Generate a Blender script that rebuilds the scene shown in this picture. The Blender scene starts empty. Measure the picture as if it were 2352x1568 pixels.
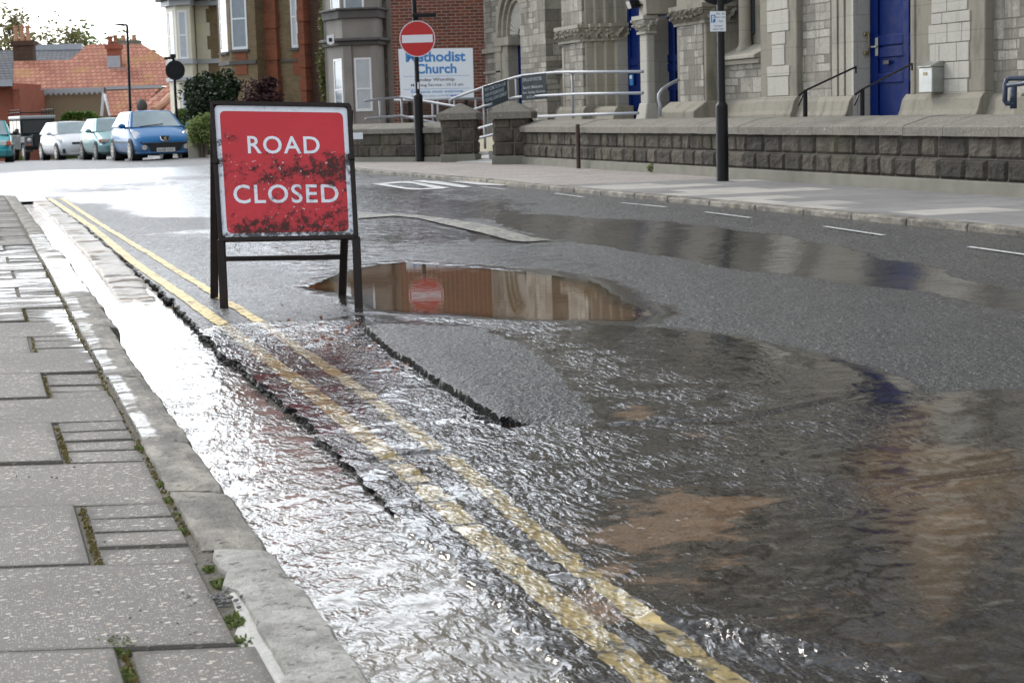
import bpy, bmesh, math, random
import numpy as np
from mathutils import Vector, Matrix
random.seed(7); np.random.seed(7)
R = math.radians
scene = bpy.context.scene
COL = scene.collection

# ------------------------------------------------------------------ camera
PW, PH = 2352.0, 1568.0          # size at which the photograph was measured
FPX = 4100.0
CAM_H = 1.0
YAW, PITCH, ROLL = R(16.5854), R(7.3371), 0.029
def _basis():
    f = np.array([math.sin(YAW)*math.cos(PITCH), math.cos(YAW)*math.cos(PITCH), -math.sin(PITCH)])
    r = np.array([math.cos(YAW), -math.sin(YAW), 0.0])
    u = np.cross(r, f)
    return f, r*math.cos(ROLL)-u*math.sin(ROLL), r*math.sin(ROLL)+u*math.cos(ROLL)
CF, CR, CU = _basis()
CP = np.array([0.0, 0.0, CAM_H])
def ray(px, py): return CF + CR*((px-PW/2)/FPX) - CU*((py-PH/2)/FPX)
def G(px, py, z=0.0):            # survey: point of the photo on the level z
    d = ray(px, py); return CP + d*((z-CAM_H)/d[2])
def D(px, py, depth): return CP + ray(px, py)*depth

cam_d = bpy.data.cameras.new('camera'); cam = bpy.data.objects.new('camera', cam_d); COL.objects.link(cam)
cam.matrix_world = Matrix([[CR[0], CU[0], -CF[0], 0], [CR[1], CU[1], -CF[1], 0], [CR[2], CU[2], -CF[2], CAM_H], [0, 0, 0, 1]])
cam_d.sensor_width = 36.0; cam_d.lens = 36.0*FPX/PW; cam_d.clip_start = 0.05; cam_d.clip_end = 2000
cam_d.dof.use_dof = True; cam_d.dof.focus_distance = 6.8; cam_d.dof.aperture_fstop = 15
scene.camera = cam

# ------------------------------------------------------------------ numpy noise
def _hash(ix, iy, seed):
    n = (ix.astype(np.int64)*374761393 + iy.astype(np.int64)*668265263 + seed*982451653) & 0x7fffffff
    n = ((n ^ (n >> 13))*1274126177) & 0x7fffffff
    n = ((n ^ (n >> 16))*1103515245) & 0x7fffffff
    return (n & 0xffff)/65535.0
def vnoise(x, y, seed=0):
    x = np.asarray(x, float); y = np.asarray(y, float)
    ix = np.floor(x); iy = np.floor(y); fx = x-ix; fy = y-iy
    fx = fx*fx*fx*(fx*(fx*6-15)+10); fy = fy*fy*fy*(fy*(fy*6-15)+10)
    a = _hash(ix, iy, seed); b = _hash(ix+1, iy, seed); c = _hash(ix, iy+1, seed); d = _hash(ix+1, iy+1, seed)
    return (a*(1-fx)+b*fx)*(1-fy)+(c*(1-fx)+d*fx)*fy
def fbm(x, y, seed=0, octs=4, gain=0.5):
    s = 0.0; a = 1.0; t = 0.0
    for o in range(octs):
        s = s + a*(vnoise(np.asarray(x)*2**o+17.3*o, np.asarray(y)*2**o-9.1*o, seed+o)-0.5); t += a; a *= gain
    return s/t                     # about -0.5 .. 0.5
def sdist(P, X, Y):                # signed distance to polygon P (inside +)
    P = np.asarray(P, float); X = np.asarray(X, float); Y = np.asarray(Y, float)
    d2 = np.full(X.shape, 1e9); ins = np.zeros(X.shape, bool); n = len(P)
    for i in range(n):
        ax, ay = P[i]; bx, by = P[(i+1) % n]
        ex, ey = bx-ax, by-ay; L = ex*ex+ey*ey+1e-12
        t = np.clip(((X-ax)*ex+(Y-ay)*ey)/L, 0, 1)
        d2 = np.minimum(d2, (X-ax-t*ex)**2+(Y-ay-t*ey)**2)
        c = ((ay > Y) != (by > Y)) & (X < (bx-ax)*(Y-ay)/(by-ay+1e-12)+ax)
        ins ^= c
    d = np.sqrt(d2); return np.where(ins, d, -d)
def pdist(P, X, Y):                # distance to open polyline
    P = np.asarray(P, float); d2 = np.full(np.shape(X), 1e9)
    for i in range(len(P)-1):
        ax, ay = P[i]; bx, by = P[i+1]; ex, ey = bx-ax, by-ay; L = ex*ex+ey*ey+1e-12
        t = np.clip(((X-ax)*ex+(Y-ay)*ey)/L, 0, 1)
        d2 = np.minimum(d2, (X-ax-t*ex)**2+(Y-ay-t*ey)**2)
    return np.sqrt(d2)
def sstep(a, b, x):
    t = np.clip((x-a)/(b-a), 0, 1); return t*t*(3-2*t)
def gpoly(pts, z=0.0): return [tuple(G(x, y, z)[:2]) for x, y in pts]

# ------------------------------------------------------------------ objects
def tag(o, label=None, cat=None, group=None, kind=None):
    if label: o['label'] = label
    if cat: o['category'] = cat
    if group: o['group'] = group
    if kind: o['kind'] = kind
    return o
def empty(name, loc=(0, 0, 0), rz=0.0, label=None, cat=None, group=None):
    o = bpy.data.objects.new(name, None); COL.objects.link(o)
    o.location = loc; o.rotation_euler = (0, 0, rz); o.empty_display_size = 0.2
    return tag(o, label, cat, group)
class MB:
    def __init__(s): s.v = []; s.f = []
    def add(s, vs, fs):
        n = len(s.v); s.v += [tuple(map(float, p)) for p in vs]; s.f += [tuple(n+i for i in f) for f in fs]; return s
    def box(s, x0, x1, y0, y1, z0, z1):
        if x0 > x1: x0, x1 = x1, x0
        if y0 > y1: y0, y1 = y1, y0
        return s.add([(x0,y0,z0),(x1,y0,z0),(x1,y1,z0),(x0,y1,z0),(x0,y0,z1),(x1,y0,z1),(x1,y1,z1),(x0,y1,z1)],
                     [(0,3,2,1),(4,5,6,7),(0,1,5,4),(1,2,6,5),(2,3,7,6),(3,0,4,7)])
    def hexa(s, p):               # eight corners: bottom four, top four
        return s.add(p, [(0,3,2,1),(4,5,6,7),(0,1,5,4),(1,2,6,5),(2,3,7,6),(3,0,4,7)])
    def prism(s, poly, y0, y1):   # polygon in (x, z) extruded along y
        n = len(poly)
        return s.add([(x, y0, z) for x, z in poly]+[(x, y1, z) for x, z in poly],
                     [tuple(range(n)), tuple(range(2*n-1, n-1, -1))]+[(i, n+i, n+(i+1) % n, (i+1) % n) for i in range(n)])
    def prismx(s, poly, x0, x1):  # polygon in (y, z) extruded along x
        n = len(poly)
        return s.add([(x0, y, z) for y, z in poly]+[(x1, y, z) for y, z in poly],
                     [tuple(range(n)), tuple(range(2*n-1, n-1, -1))]+[(i, n+i, n+(i+1) % n, (i+1) % n) for i in range(n)])
    def prismz(s, poly, z0, z1):
        n = len(poly)
        return s.add([(x, y, z0) for x, y in poly]+[(x, y, z1) for x, y in poly],
                     [tuple(range(n-1, -1, -1)), tuple(range(n, 2*n))]+[(i, (i+1) % n, n+(i+1) % n, n+i) for i in range(n)])
    def tube(s, pts, r, n=8, closed=False):
        pts = [Vector(p) for p in pts]; rs = r if isinstance(r, (list, tuple)) else [r]*len(pts)
        prev = None; rings = []
        for i, p in enumerate(pts):
            a = pts[max(i-1, 0)]; b = pts[min(i+1, len(pts)-1)]
            t = (b-a).normalized()
            if prev is None: prev = t.orthogonal().normalized()
            prev = (prev - t*prev.dot(t)); prev = prev.normalized() if prev.length > 1e-6 else t.orthogonal().normalized()
            bi = t.cross(prev)
            rings.append([p+(prev*math.cos(2*math.pi*k/n)+bi*math.sin(2*math.pi*k/n))*rs[i] for k in range(n)])
        vs = [q for ring in rings for q in ring]; m = len(pts)
        fs = [(i*n+k, i*n+(k+1) % n, (i+1)*n+(k+1) % n, (i+1)*n+k) for i in range(m-1) for k in range(n)]
        fs += [tuple(range(n-1, -1, -1)), tuple((m-1)*n+k for k in range(n))]
        return s.add(vs, fs)
    def lathe(s, prof, c=(0, 0, 0), n=20):   # (r, z) profile about z
        vs = [(c[0]+r*math.cos(2*math.pi*k/n), c[1]+r*math.sin(2*math.pi*k/n), c[2]+z) for r, z in prof for k in range(n)]
        m = len(prof)
        fs = [(i*n+k, i*n+(k+1) % n, (i+1)*n+(k+1) % n, (i+1)*n+k) for i in range(m-1) for k in range(n)]
        fs += [tuple(range(n-1, -1, -1)), tuple((m-1)*n+k for k in range(n))]
        return s.add(vs, fs)
    def disc_y(s, cx, cz, r, y0, y1, n=40):  # a disc standing up, faces along y
        return s.prism([(cx+r*math.cos(2*math.pi*k/n), cz+r*math.sin(2*math.pi*k/n)) for k in range(n)], y0, y1)
    def arch(s, uc, zs, r0, r1, y0, y1, n=14):   # half ring
        for k in range(n):
            a, b = math.pi*k/n, math.pi*(k+1)/n
            q = [(uc+r*math.cos(t), zs+r*math.sin(t)) for r, t in ((r0, a), (r1, a), (r1, b), (r0, b))]
            s.prism(q, y0, y1)
        return s
    def xf(s, M):
        s.v = [tuple(M @ Vector(p)) for p in s.v]; return s
    def build(s, name, mats, parent=None, smooth=False, bevel=0.0, seg=2, loc=None):
        me = bpy.data.meshes.new(name); me.from_pydata(s.v, [], s.f)
        for m in (mats if isinstance(mats, (list, tuple)) else [mats]): me.materials.append(m)
        bm = bmesh.new(); bm.from_mesh(me); bmesh.ops.recalc_face_normals(bm, faces=bm.faces); bm.to_mesh(me); bm.free()
        if smooth: me.polygons.foreach_set('use_smooth', [True]*len(me.polygons))
        o = bpy.data.objects.new(name, me); COL.objects.link(o)
        if parent: o.parent = parent
        if loc: o.location = loc
        if bevel:
            b = o.modifiers.new('edge', 'BEVEL'); b.width = bevel; b.segments = seg; b.limit_method = 'ANGLE'; b.angle_limit = R(40)
        return o
def raw_mesh(name, verts, quads, mats, attrs=None, smooth=True, parent=None):
    me = bpy.data.meshes.new(name); nv, nf = len(verts), len(quads)
    me.vertices.add(nv); me.vertices.foreach_set('co', np.asarray(verts, np.float32).ravel())
    me.loops.add(nf*4); me.loops.foreach_set('vertex_index', np.asarray(quads, np.int32).ravel())
    me.polygons.add(nf); me.polygons.foreach_set('loop_start', np.arange(0, nf*4, 4, dtype=np.int32))
    me.polygons.foreach_set('loop_total', np.full(nf, 4, np.int32))
    if smooth: me.polygons.foreach_set('use_smooth', np.ones(nf, bool))
    me.update(calc_edges=True)
    for k, a in (attrs or {}).items():
        at = me.attributes.new(k, 'FLOAT', 'POINT'); at.data.foreach_set('value', np.asarray(a, np.float32).ravel())
    me.materials.append(mats)
    o = bpy.data.objects.new(name, me); COL.objects.link(o)
    if parent: o.parent = parent
    return o
def grid_quads(nr, nc, keep=None):
    i = np.arange(nr-1)[:, None]*nc + np.arange(nc-1)[None, :]
    q = np.stack([i, i+1, i+nc+1, i+nc], -1)
    return q[keep] if keep is not None else q.reshape(-1, 4)
def compact(V, Q, attrs=None):
    used = np.unique(Q); mp = -np.ones(len(V), np.int64); mp[used] = np.arange(len(used))
    return V[used], mp[Q], {k: np.asarray(a).ravel()[used] for k, a in (attrs or {}).items()}

_txt = {}
def text2d(s, size=1.0, bold=0.0, spacing=1.0, width=1.0):
    """flat outline mesh of a line of text, centred, returned as (verts2d, faces)"""
    cu = bpy.data.curves.new('t', 'FONT'); cu.body = s; cu.size = 1.0; cu.offset = bold; cu.space_character = spacing
    cu.align_x = 'CENTER'; cu.resolution_u = 4
    ob = bpy.data.objects.new('t', cu); COL.objects.link(ob)
    me = bpy.data.meshes.new_from_object(ob)
    vs = [(v.co.x*size*width, v.co.y*size) for v in me.vertices]; fs = [tuple(p.vertices) for p in me.polygons]
    bpy.data.objects.remove(ob); bpy.data.curves.remove(cu); bpy.data.meshes.remove(me)
    return vs, fs
def put_text(mb, s, size, fn, cx=0, cz=0, **k):   # fn maps flat (x, z) to a 3-D point
    vs, fs = text2d(s, size, **k)
    mb.add([fn(cx+x, cz+z) for x, z in vs], fs)

# ------------------------------------------------------------------ building frames
class Frame:
    """local x along the facade, y into the building, z up"""
    def __init__(s, origin, rz):
        s.o = np.array([origin[0], origin[1], 0.0]); s.rz = rz
        s.ex = np.array([math.cos(rz), math.sin(rz), 0]); s.ey = np.array([-math.sin(rz), math.cos(rz), 0])
    def hit(s, px, py, y=0.0):
        d = ray(px, py); p0 = s.o + s.ey*y
        t = ((p0-CP) @ s.ey)/(d @ s.ey); p = CP+d*t - s.o
        return p @ s.ex, p[2]
    def U(s, px, y=0.0, py=130): return s.hit(px, py, y)[0]
    def Z(s, px, py, y=0.0): return s.hit(px, py, y)[1]
    def box(s, mb, px0, px1, z0, z1, y0, y1, py=130):
        return mb.box(s.U(px0, y0, py), s.U(px1, y0, py), y0, y1, z0, z1)
    def pbox(s, mb, px0, px1, py0, py1, y0, y1):   # both spans read off the photo
        pm = (py0+py1)/2; xm = (px0+px1)/2
        return mb.box(s.U(px0, y0, pm), s.U(px1, y0, pm), y0, y1, s.Z(xm, py1, y0), s.Z(xm, py0, y0))
    def root(s, name, label, cat, group=None): return empty(name, tuple(s.o), s.rz, label, cat, group)
# ------------------------------------------------------------------ materials
class M:
    def __init__(s, name):
        s.m = bpy.data.materials.new(name); s.m.use_nodes = True; s.nt = s.m.node_tree
        s.b = s.nt.nodes['Principled BSDF']; s.out = s.nt.nodes['Material Output']; s._tc = None
    def n(s, typ, **kw):
        nd = s.nt.nodes.new(typ)
        for k, v in kw.items():
            if k.startswith('_'): setattr(nd, k[1:], v)
            else: s.set(nd, k, v)
        return nd
    def set(s, nd, k, v):
        sk = nd.inputs[int(k[1:])] if (k[0] == 'i' and k[1:].isdigit()) else nd.inputs[k.replace('_', ' ')]
        if isinstance(v, bpy.types.NodeSocket): s.nt.links.new(v, sk)
        elif isinstance(v, bpy.types.Node): s.nt.links.new(v.outputs[0], sk)
        else:
            if sk.type == 'RGBA' and len(v) == 3: v = (*v, 1)
            sk.default_value = v
        return s
    def tc(s, which='Object'):
        if s._tc is None: s._tc = s.n('ShaderNodeTexCoord')
        return s._tc.outputs[which]
    def math(s, op, a, b=0.0, c=None, clamp=False):
        nd = s.n('ShaderNodeMath', _operation=op, _use_clamp=clamp, i0=a, i1=b)
        if c is not None: s.set(nd, 'i2', c)
        return nd.outputs[0]
    def noise(s, scale, detail=3, rough=0.55, vec=None, dist=0.0):
        return s.n('ShaderNodeTexNoise', Scale=scale, Detail=detail, Roughness=rough, Distortion=dist, Vector=vec or s.tc()).outputs[0]
    def voro(s, scale, out=0, vec=None, feature='F1'):
        return s.n('ShaderNodeTexVoronoi', _feature=feature, Scale=scale, Vector=vec or s.tc()).outputs[out]
    def ramp(s, f, *stops):
        nd = s.n('ShaderNodeValToRGB', i0=f); e = nd.color_ramp.elements
        while len(e) < len(stops): e.new(0.5)
        for el, (p, c) in zip(e, stops):
            el.position = p; el.color = (c, c, c, 1) if isinstance(c, (int, float)) else (*c, 1)
        return nd.outputs[0]
    def rng(s, f, a, b, c=0.0, d=1.0):
        nd = s.n('ShaderNodeMapRange', _interpolation_type='SMOOTHSTEP', i0=f, i1=a, i2=b, i3=c, i4=d); return nd.outputs[0]
    def mix(s, f, a, b, blend='MIX'):
        nd = s.n('ShaderNodeMix', _data_type='RGBA', _blend_type=blend)
        for i, v in ((0, f), (6, a), (7, b)):
            sk = nd.inputs[i]
            if isinstance(v, bpy.types.NodeSocket): s.nt.links.new(v, sk)
            else: sk.default_value = v if i == 0 else (*v, 1)
        return nd.outputs[2]
    def attr(s, name): return s.n('ShaderNodeAttribute', _attribute_name=name).outputs['Fac']
    def map(s, scale=(1, 1, 1), loc=(0, 0, 0), rot=(0, 0, 0), vec=None):
        return s.n('ShaderNodeMapping', Scale=scale, Location=loc, Rotation=rot, Vector=vec or s.tc()).outputs[0]
    def bump(s, h, dist=0.01, strength=1.0, normal=None):
        nd = s.n('ShaderNodeBump', Height=h, Distance=dist, Strength=strength)
        if normal is not None: s.set(nd, 'Normal', normal)
        return nd.outputs[0]
    def wallvec(s):                # (x+y, z) so that returns carry the bond too
        sp = s.n('ShaderNodeSeparateXYZ', i0=s.tc())
        return s.n('ShaderNodeCombineXYZ', i0=s.math('ADD', sp.outputs[0], sp.outputs[1]), i1=sp.outputs[2], i2=0.0).outputs[0]
    def fin(s, col=None, rough=None, normal=None, metal=None, spec=None, coat=None):
        for k, v in (('Base Color', col), ('Roughness', rough), ('Normal', normal), ('Metallic', metal), ('Specular IOR Level', spec), ('Coat Weight', coat)):
            if v is not None: s.set(s.b, k, v)
        return s.m
def plain(name, col, rough=0.5, metal=0.0, var=0.12, scale=9.0, spec=0.5, coat=0.0, bump=0.0):
    m = M(name); n = m.noise(scale, 5)
    c = m.mix(n, tuple(x*(1-var) for x in col), tuple(min(1, x*(1+var)) for x in col))
    nb = m.bump(m.noise(scale*6, 4), 0.01, bump) if bump else None
    r = m.rng(m.noise(scale*2, 3), 0.3, 0.7, max(0.02, rough*0.85), min(1, rough*1.15))
    return m.fin(c, r, nb, metal, spec, coat)
def brickmat(name, c1, c2, mortar, bw=0.225, bh=0.075, ms=0.006, rough=0.85, offset=0.5, squash=1.0, stain=0.5, bias=0.0, mortar_smooth=0.1, stains=(0.05, 0.045, 0.04), bumpd=0.006):
    m = M(name); v = m.wallvec()
    br = m.n('ShaderNodeTexBrick', _offset=offset, _squash=squash, _squash_frequency=2, Vector=v, Color1=c1, Color2=c2, Mortar=mortar, Scale=1.0,
             Mortar_Size=ms, Mortar_Smooth=mortar_smooth, Bias=bias, Brick_Width=bw, Row_Height=bh)
    n = m.noise(1.1, 5); col = m.mix(m.rng(n, 0.5, 0.72, 0, stain), br.outputs[0], stains)
    fine = m.noise(30, 4); col = m.mix(m.rng(fine, 0.3, 0.7, 0, 0.35), col, tuple(x*0.55 for x in c1))
    h = m.math('SUBTRACT', m.math('MULTIPLY', fine, 0.5), br.outputs[1])
    return m.fin(col, rough, m.bump(h, bumpd, 0.8), spec=0.3)

def asphalt_mat():
    """wet tarmac: stones, water film where 'wet' is high, silt where 'silt' is high, drowned where 'under' is high"""
    m = M('wet_asphalt'); P = m.tc()
    wet = m.attr('wet'); silt = m.attr('silt'); under = m.attr('under')
    vo = m.n('ShaderNodeTexVoronoi', _feature='F1', Scale=105.0, Vector=P)
    vo2 = m.n('ShaderNodeTexVoronoi', _feature='F1', Scale=58.0, Vector=P)
    big = m.noise(1.7, 5); mid = m.noise(14, 4); grit = m.noise(170, 2)
    sp = m.n('ShaderNodeSeparateColor', i0=vo.outputs[1])
    stone = m.mix(m.rng(sp.outputs[0], 0.2, 0.95), (0.022, 0.022, 0.023), (0.085, 0.083, 0.08))
    stone = m.mix(m.rng(vo.outputs[0], 0.35, 0.75), stone, (0.016, 0.016, 0.016))
    stone = m.mix(m.rng(big, 0.35, 0.7, 0, 0.35), stone, (0.06, 0.058, 0.055))
    siltn = m.math('ADD', silt, m.math('MULTIPLY', m.math('SUBTRACT', m.noise(7, 7, 0.7, m.map((1, 1.6, 1), rot=(0, 0, 0.5))), 0.5), 2.0))
    sf = m.math('MULTIPLY', m.rng(siltn, 0.32, 0.75), m.rng(silt, 0.02, 0.2))
    grain = m.rng(m.math('ADD', vo.outputs[0], m.math('MULTIPLY', sf, 0.55)), 0.50, 0.85)
    siltc = m.mix(m.math('MULTIPLY_ADD', grit, 0.5, m.math('MULTIPLY', mid, 0.5)), (0.34, 0.205, 0.125), (0.47, 0.30, 0.19))
    col = m.mix(m.math('MULTIPLY', grain, sf), stone, siltc)
    wn = m.math('ADD', wet, m.math('MULTIPLY', m.math('SUBTRACT', m.noise(6.5, 6, 0.62), 0.5), 0.75))
    wf = m.rng(wn, 0.42, 0.78)
    # facets: rounded stones + per-stone tilt
    h1 = m.math('SUBTRACT', 1.0, vo.outputs[0]); h2 = m.math('SUBTRACT', 1.0, vo2.outputs[0])
    vo3 = m.n('ShaderNodeTexVoronoi', _feature='F1', Scale=27.0, Vector=P)
    h = m.math('ADD', m.math('ADD', h1, m.math('MULTIPLY', h2, 1.1)), m.math('ADD', m.math('MULTIPLY', grit, 0.6), m.math('MULTIPLY', vo3.outputs[0], 1.2)))
    n1 = m.bump(h, m.math('MULTIPLY_ADD', wf, -0.0052, 0.0055), 1.0)
    far = m.attr('far'); n2 = m.bump(m.noise(7, 3), m.math('ADD', m.math('MULTIPLY_ADD', wf, -0.0105, 0.012), m.math('MULTIPLY', far, 0.022)), 1.0, n1)
    cell = m.n('ShaderNodeSeparateColor', i0=vo2.outputs[1]).outputs[1]
    rough = m.math('ADD', m.math('MULTIPLY_ADD', wf, -0.19, 0.22), m.math('MULTIPLY', m.math('MULTIPLY', cell, m.math('SUBTRACT', 1.0, wf)), 0.22))
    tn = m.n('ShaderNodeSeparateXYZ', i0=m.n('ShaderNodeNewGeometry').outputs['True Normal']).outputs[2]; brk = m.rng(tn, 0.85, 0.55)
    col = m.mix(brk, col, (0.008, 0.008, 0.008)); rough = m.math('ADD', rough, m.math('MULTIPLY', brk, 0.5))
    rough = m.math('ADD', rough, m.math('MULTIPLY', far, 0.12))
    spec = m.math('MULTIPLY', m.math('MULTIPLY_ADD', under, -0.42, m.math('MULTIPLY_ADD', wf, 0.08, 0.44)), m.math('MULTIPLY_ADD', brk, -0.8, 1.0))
    return m.fin(col, rough, n2, spec=spec)
def water_mat(name, tint, body, kind):
    """thin clear water: reflects by Fresnel, lets the bed show through, a little silt in suspension ('silt')"""
    m = M(name); nt = m.nt; P = m.tc(); rip = m.attr('rip'); silt = m.attr('silt')
    if kind == 'flow':
        w = m.n('ShaderNodeVectorMath', _operation='ADD', i0=P, i1=m.n('ShaderNodeVectorMath', _operation='SCALE', i0=m.n('ShaderNodeTexNoise', Scale=7.0, Detail=2.0, Vector=P).outputs[1], Scale=0.06).outputs[0]).outputs[0]
        a = m.noise(30, 1.7, 0.5, m.map((1.25, 0.38, 1), rot=(0, 0, R(-38)), vec=w))
        b = m.noise(70, 1.7, 0.5, m.map((1.2, 0.42, 1), rot=(0, 0, R(-24)), vec=w))
        gate = m.rng(m.noise(5.5, 3), 0.35, 0.65, 0.18, 1.25)
        crest = m.math('MULTIPLY', m.rng(m.noise(13, 2, 0.5, m.map((1.0, 2.2, 1), rot=(0, 0, R(12)))), 0.60, 0.70), 0.42)
        rr = m.math('ADD', m.math('MULTIPLY', rip, gate), m.math('MULTIPLY', crest, m.math('SUBTRACT', 1.0, rip)))
        n1 = m.bump(a, m.math('MULTIPLY', rr, 0.0185), 1.0)
        n2 = m.bump(b, m.math('MULTIPLY', rr, 0.0072), 1.0, n1)
    else:
        a = m.noise(11, 2, 0.5, m.map((0.35, 1.5, 1), rot=(0, 0, R(-16))))
        b = m.noise(30, 2, 0.5, m.map((0.5, 1.2, 1), rot=(0, 0, R(-16))))
        n1 = m.bump(a, m.math('MULTIPLY', rip, 0.006), 1.0)
        n2 = m.bump(b, m.math('MULTIPLY', rip, 0.0012), 1.0, n1)
    fr = m.n('ShaderNodeFresnel', IOR=1.33, Normal=n2).outputs[0]
    gl = m.n('ShaderNodeBsdfGlossy', Color=(1, 1, 1), Roughness=0.10 if kind == 'flow' else 0.012, Normal=n2)
    tr = m.n('ShaderNodeBsdfTransparent', Color=tint)
    df = m.n('ShaderNodeBsdfDiffuse', Color=m.mix(m.attr('gut'), body, (0.40, 0.365, 0.31)))
    bodymix = m.n('ShaderNodeMixShader', i0=silt, i1=tr.outputs[0], i2=df.outputs[0])
    mx = m.n('ShaderNodeMixShader', i0=fr, i1=bodymix.outputs[0], i2=gl.outputs[0])
    nt.links.new(mx.outputs[0], m.out.inputs[0])
    return m.m
def slab_mat():
    m = M('exposed_aggregate_slab'); P = m.tc()
    v = m.n('ShaderNodeTexVoronoi', Scale=88.0, Vector=m.map((0.62, 1, 1), rot=(0, 0, 0.3)), Randomness=1.0); v2 = m.n('ShaderNodeTexVoronoi', Scale=190.0, Vector=P)
    c1 = m.n('ShaderNodeSeparateColor', i0=v.outputs[1]); c2 = m.n('ShaderNodeSeparateColor', i0=v2.outputs[1])
    big = m.noise(2.2, 5); fine = m.noise(120, 3)
    base = m.mix(big, (0.13, 0.116, 0.097), (0.215, 0.193, 0.162))
    isl = m.n('ShaderNodeNewGeometry').outputs['Random Per Island']
    base = m.mix(m.math('MULTIPLY', isl, 0.8), base, (0.125, 0.115, 0.10)); gum = m.voro(5.5); base = m.mix(m.rng(gum, 0.085, 0.06, 0, 0.75), base, (0.05, 0.047, 0.042))
    base = m.mix(m.rng(fine, 0.3, 0.75, 0, 0.55), base, (0.11, 0.105, 0.10))
    f1 = m.math('MULTIPLY', m.rng(c1.outputs[0], 0.74, 0.78), m.rng(v.outputs[0], 0.40, 0.30))
    f2 = m.math('MULTIPLY', m.rng(c2.outputs[0], 0.64, 0.68), m.rng(v2.outputs[0], 0.42, 0.3))
    fc = m.ramp(c1.outputs[1], (0.0, (0.62, 0.58, 0.5)), (0.5, (0.5, 0.42, 0.33)), (0.75, (0.66, 0.62, 0.56)), (1.0, (0.36, 0.25, 0.17)))
    col = m.mix(f1, base, fc); col = m.mix(m.math('MULTIPLY', f2, 0.8), col, (0.50, 0.47, 0.42))
    stain = m.noise(1.1, 6, 0.6); col = m.mix(m.rng(stain, 0.44, 0.68, 0, 0.62), col, (0.082, 0.074, 0.06)); pal = m.noise(2.7, 5, 0.6); col = m.mix(m.rng(pal, 0.58, 0.72, 0, 0.4), col, (0.33, 0.31, 0.27))
    ed = m.attr('edge'); col = m.mix(m.math('MULTIPLY', m.rng(m.math('ADD', ed, m.math('MULTIPLY', m.math('SUBTRACT', m.noise(16, 5, 0.65), 0.5), 1.2)), 0.45, 0.95), 0.7), col, (0.065, 0.058, 0.045))
    wet = m.attr('wet'); wn = m.math('ADD', wet, m.math('MULTIPLY', m.math('SUBTRACT', m.noise(5, 5, 0.6, m.map((0.5, 2.2, 1))), 0.5), 1.0))
    wf = m.math('MULTIPLY', m.rng(wn, 0.45, 0.62), m.rng(wet, 0.02, 0.12))
    col = m.mix(m.math('MULTIPLY', wf, 0.6), col, (0.075, 0.07, 0.065))
    h = m.math('ADD', m.math('MULTIPLY', f1, 0.7), m.math('MULTIPLY', fine, 0.8))
    nb = m.bump(h, m.math('MULTIPLY_ADD', wf, -0.0022, 0.0024), 1.0)
    return m.fin(col, m.math('MULTIPLY_ADD', wf, -0.62, 0.72), nb, spec=0.4)
def kerb_mat():
    m = M('worn_kerb_stone'); P = m.tc()
    isl = m.n('ShaderNodeNewGeometry').outputs['Random Per Island']
    n = m.noise(9, 7, 0.65, m.map((1, 0.5, 1))); f = m.noise(75, 5, 0.7)
    col = m.ramp(n, (0.36, (0.075, 0.067, 0.052)), (0.5, (0.17, 0.153, 0.122)), (0.64, (0.31, 0.283, 0.228)))
    col = m.mix(m.attr('pale'), col, m.ramp(m.noise(14, 6, 0.7), (0.3, (0.15, 0.143, 0.125)), (0.5, (0.29, 0.277, 0.245)), (0.7, (0.43, 0.415, 0.375))))
    col = m.mix(m.rng(f, 0.45, 0.75, 0, 0.5), col, (0.09, 0.085, 0.075))
    li = m.noise(4.2, 4, 0.6); col = m.mix(m.math('MULTIPLY', m.rng(li, 0.56, 0.68, 0, 0.5), m.math('SUBTRACT', 1.0, m.attr('pale'))), col, (0.36, 0.33, 0.22))
    wet = m.attr('wet'); wn = m.math('ADD', wet, m.math('MULTIPLY', m.math('SUBTRACT', m.noise(7, 5, 0.6, m.map((0.7, 1.6, 1))), 0.5), 1.0))
    wf = m.math('MULTIPLY', m.rng(wn, 0.45, 0.6), m.rng(wet, 0.02, 0.1))
    col = m.mix(m.math('MULTIPLY', wf, 0.55), col, (0.08, 0.075, 0.065))
    pk = m.noise(38, 4, 0.6); col = m.mix(m.rng(pk, 0.60, 0.68, 0, 0.55), col, (0.06, 0.055, 0.048))
    h = m.math('ADD', n, m.math('SUBTRACT', m.math('MULTIPLY', f, 0.35), m.math('MULTIPLY', m.rng(pk, 0.58, 0.7), 0.4)))
    nb = m.bump(h, m.math('MULTIPLY_ADD', wf, -0.012, 0.016), 1.0)
    return m.fin(col, m.math('MULTIPLY_ADD', wf, -0.55, 0.65), nb, spec=0.4)
def sett_mat():
    m = M('silty_granite_sett'); P = m.tc()
    n = m.noise(10, 5, 0.6); f = m.noise(60, 4); isl = m.noise(3, 2)
    col = m.ramp(n, (0.25, (0.16, 0.13, 0.095)), (0.55, (0.29, 0.25, 0.20)), (0.8, (0.40, 0.36, 0.30)))
    col = m.mix(m.rng(isl, 0.55, 0.7, 0, 0.7), col, (0.36, 0.23, 0.11))
    yl = m.noise(8, 3); col = m.mix(m.rng(yl, 0.66, 0.74, 0, 0.6), col, (0.5, 0.36, 0.08))
    low = m.attr('low'); col = m.mix(m.math('MULTIPLY', low, 0.85), col, (0.06, 0.05, 0.04))
    return m.fin(col, m.math('MULTIPLY_ADD', n, 0.4, 0.2), m.bump(m.math('ADD', n, m.math('MULTIPLY', f, 0.4)), 0.014, 0.7), spec=0.3)
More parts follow.
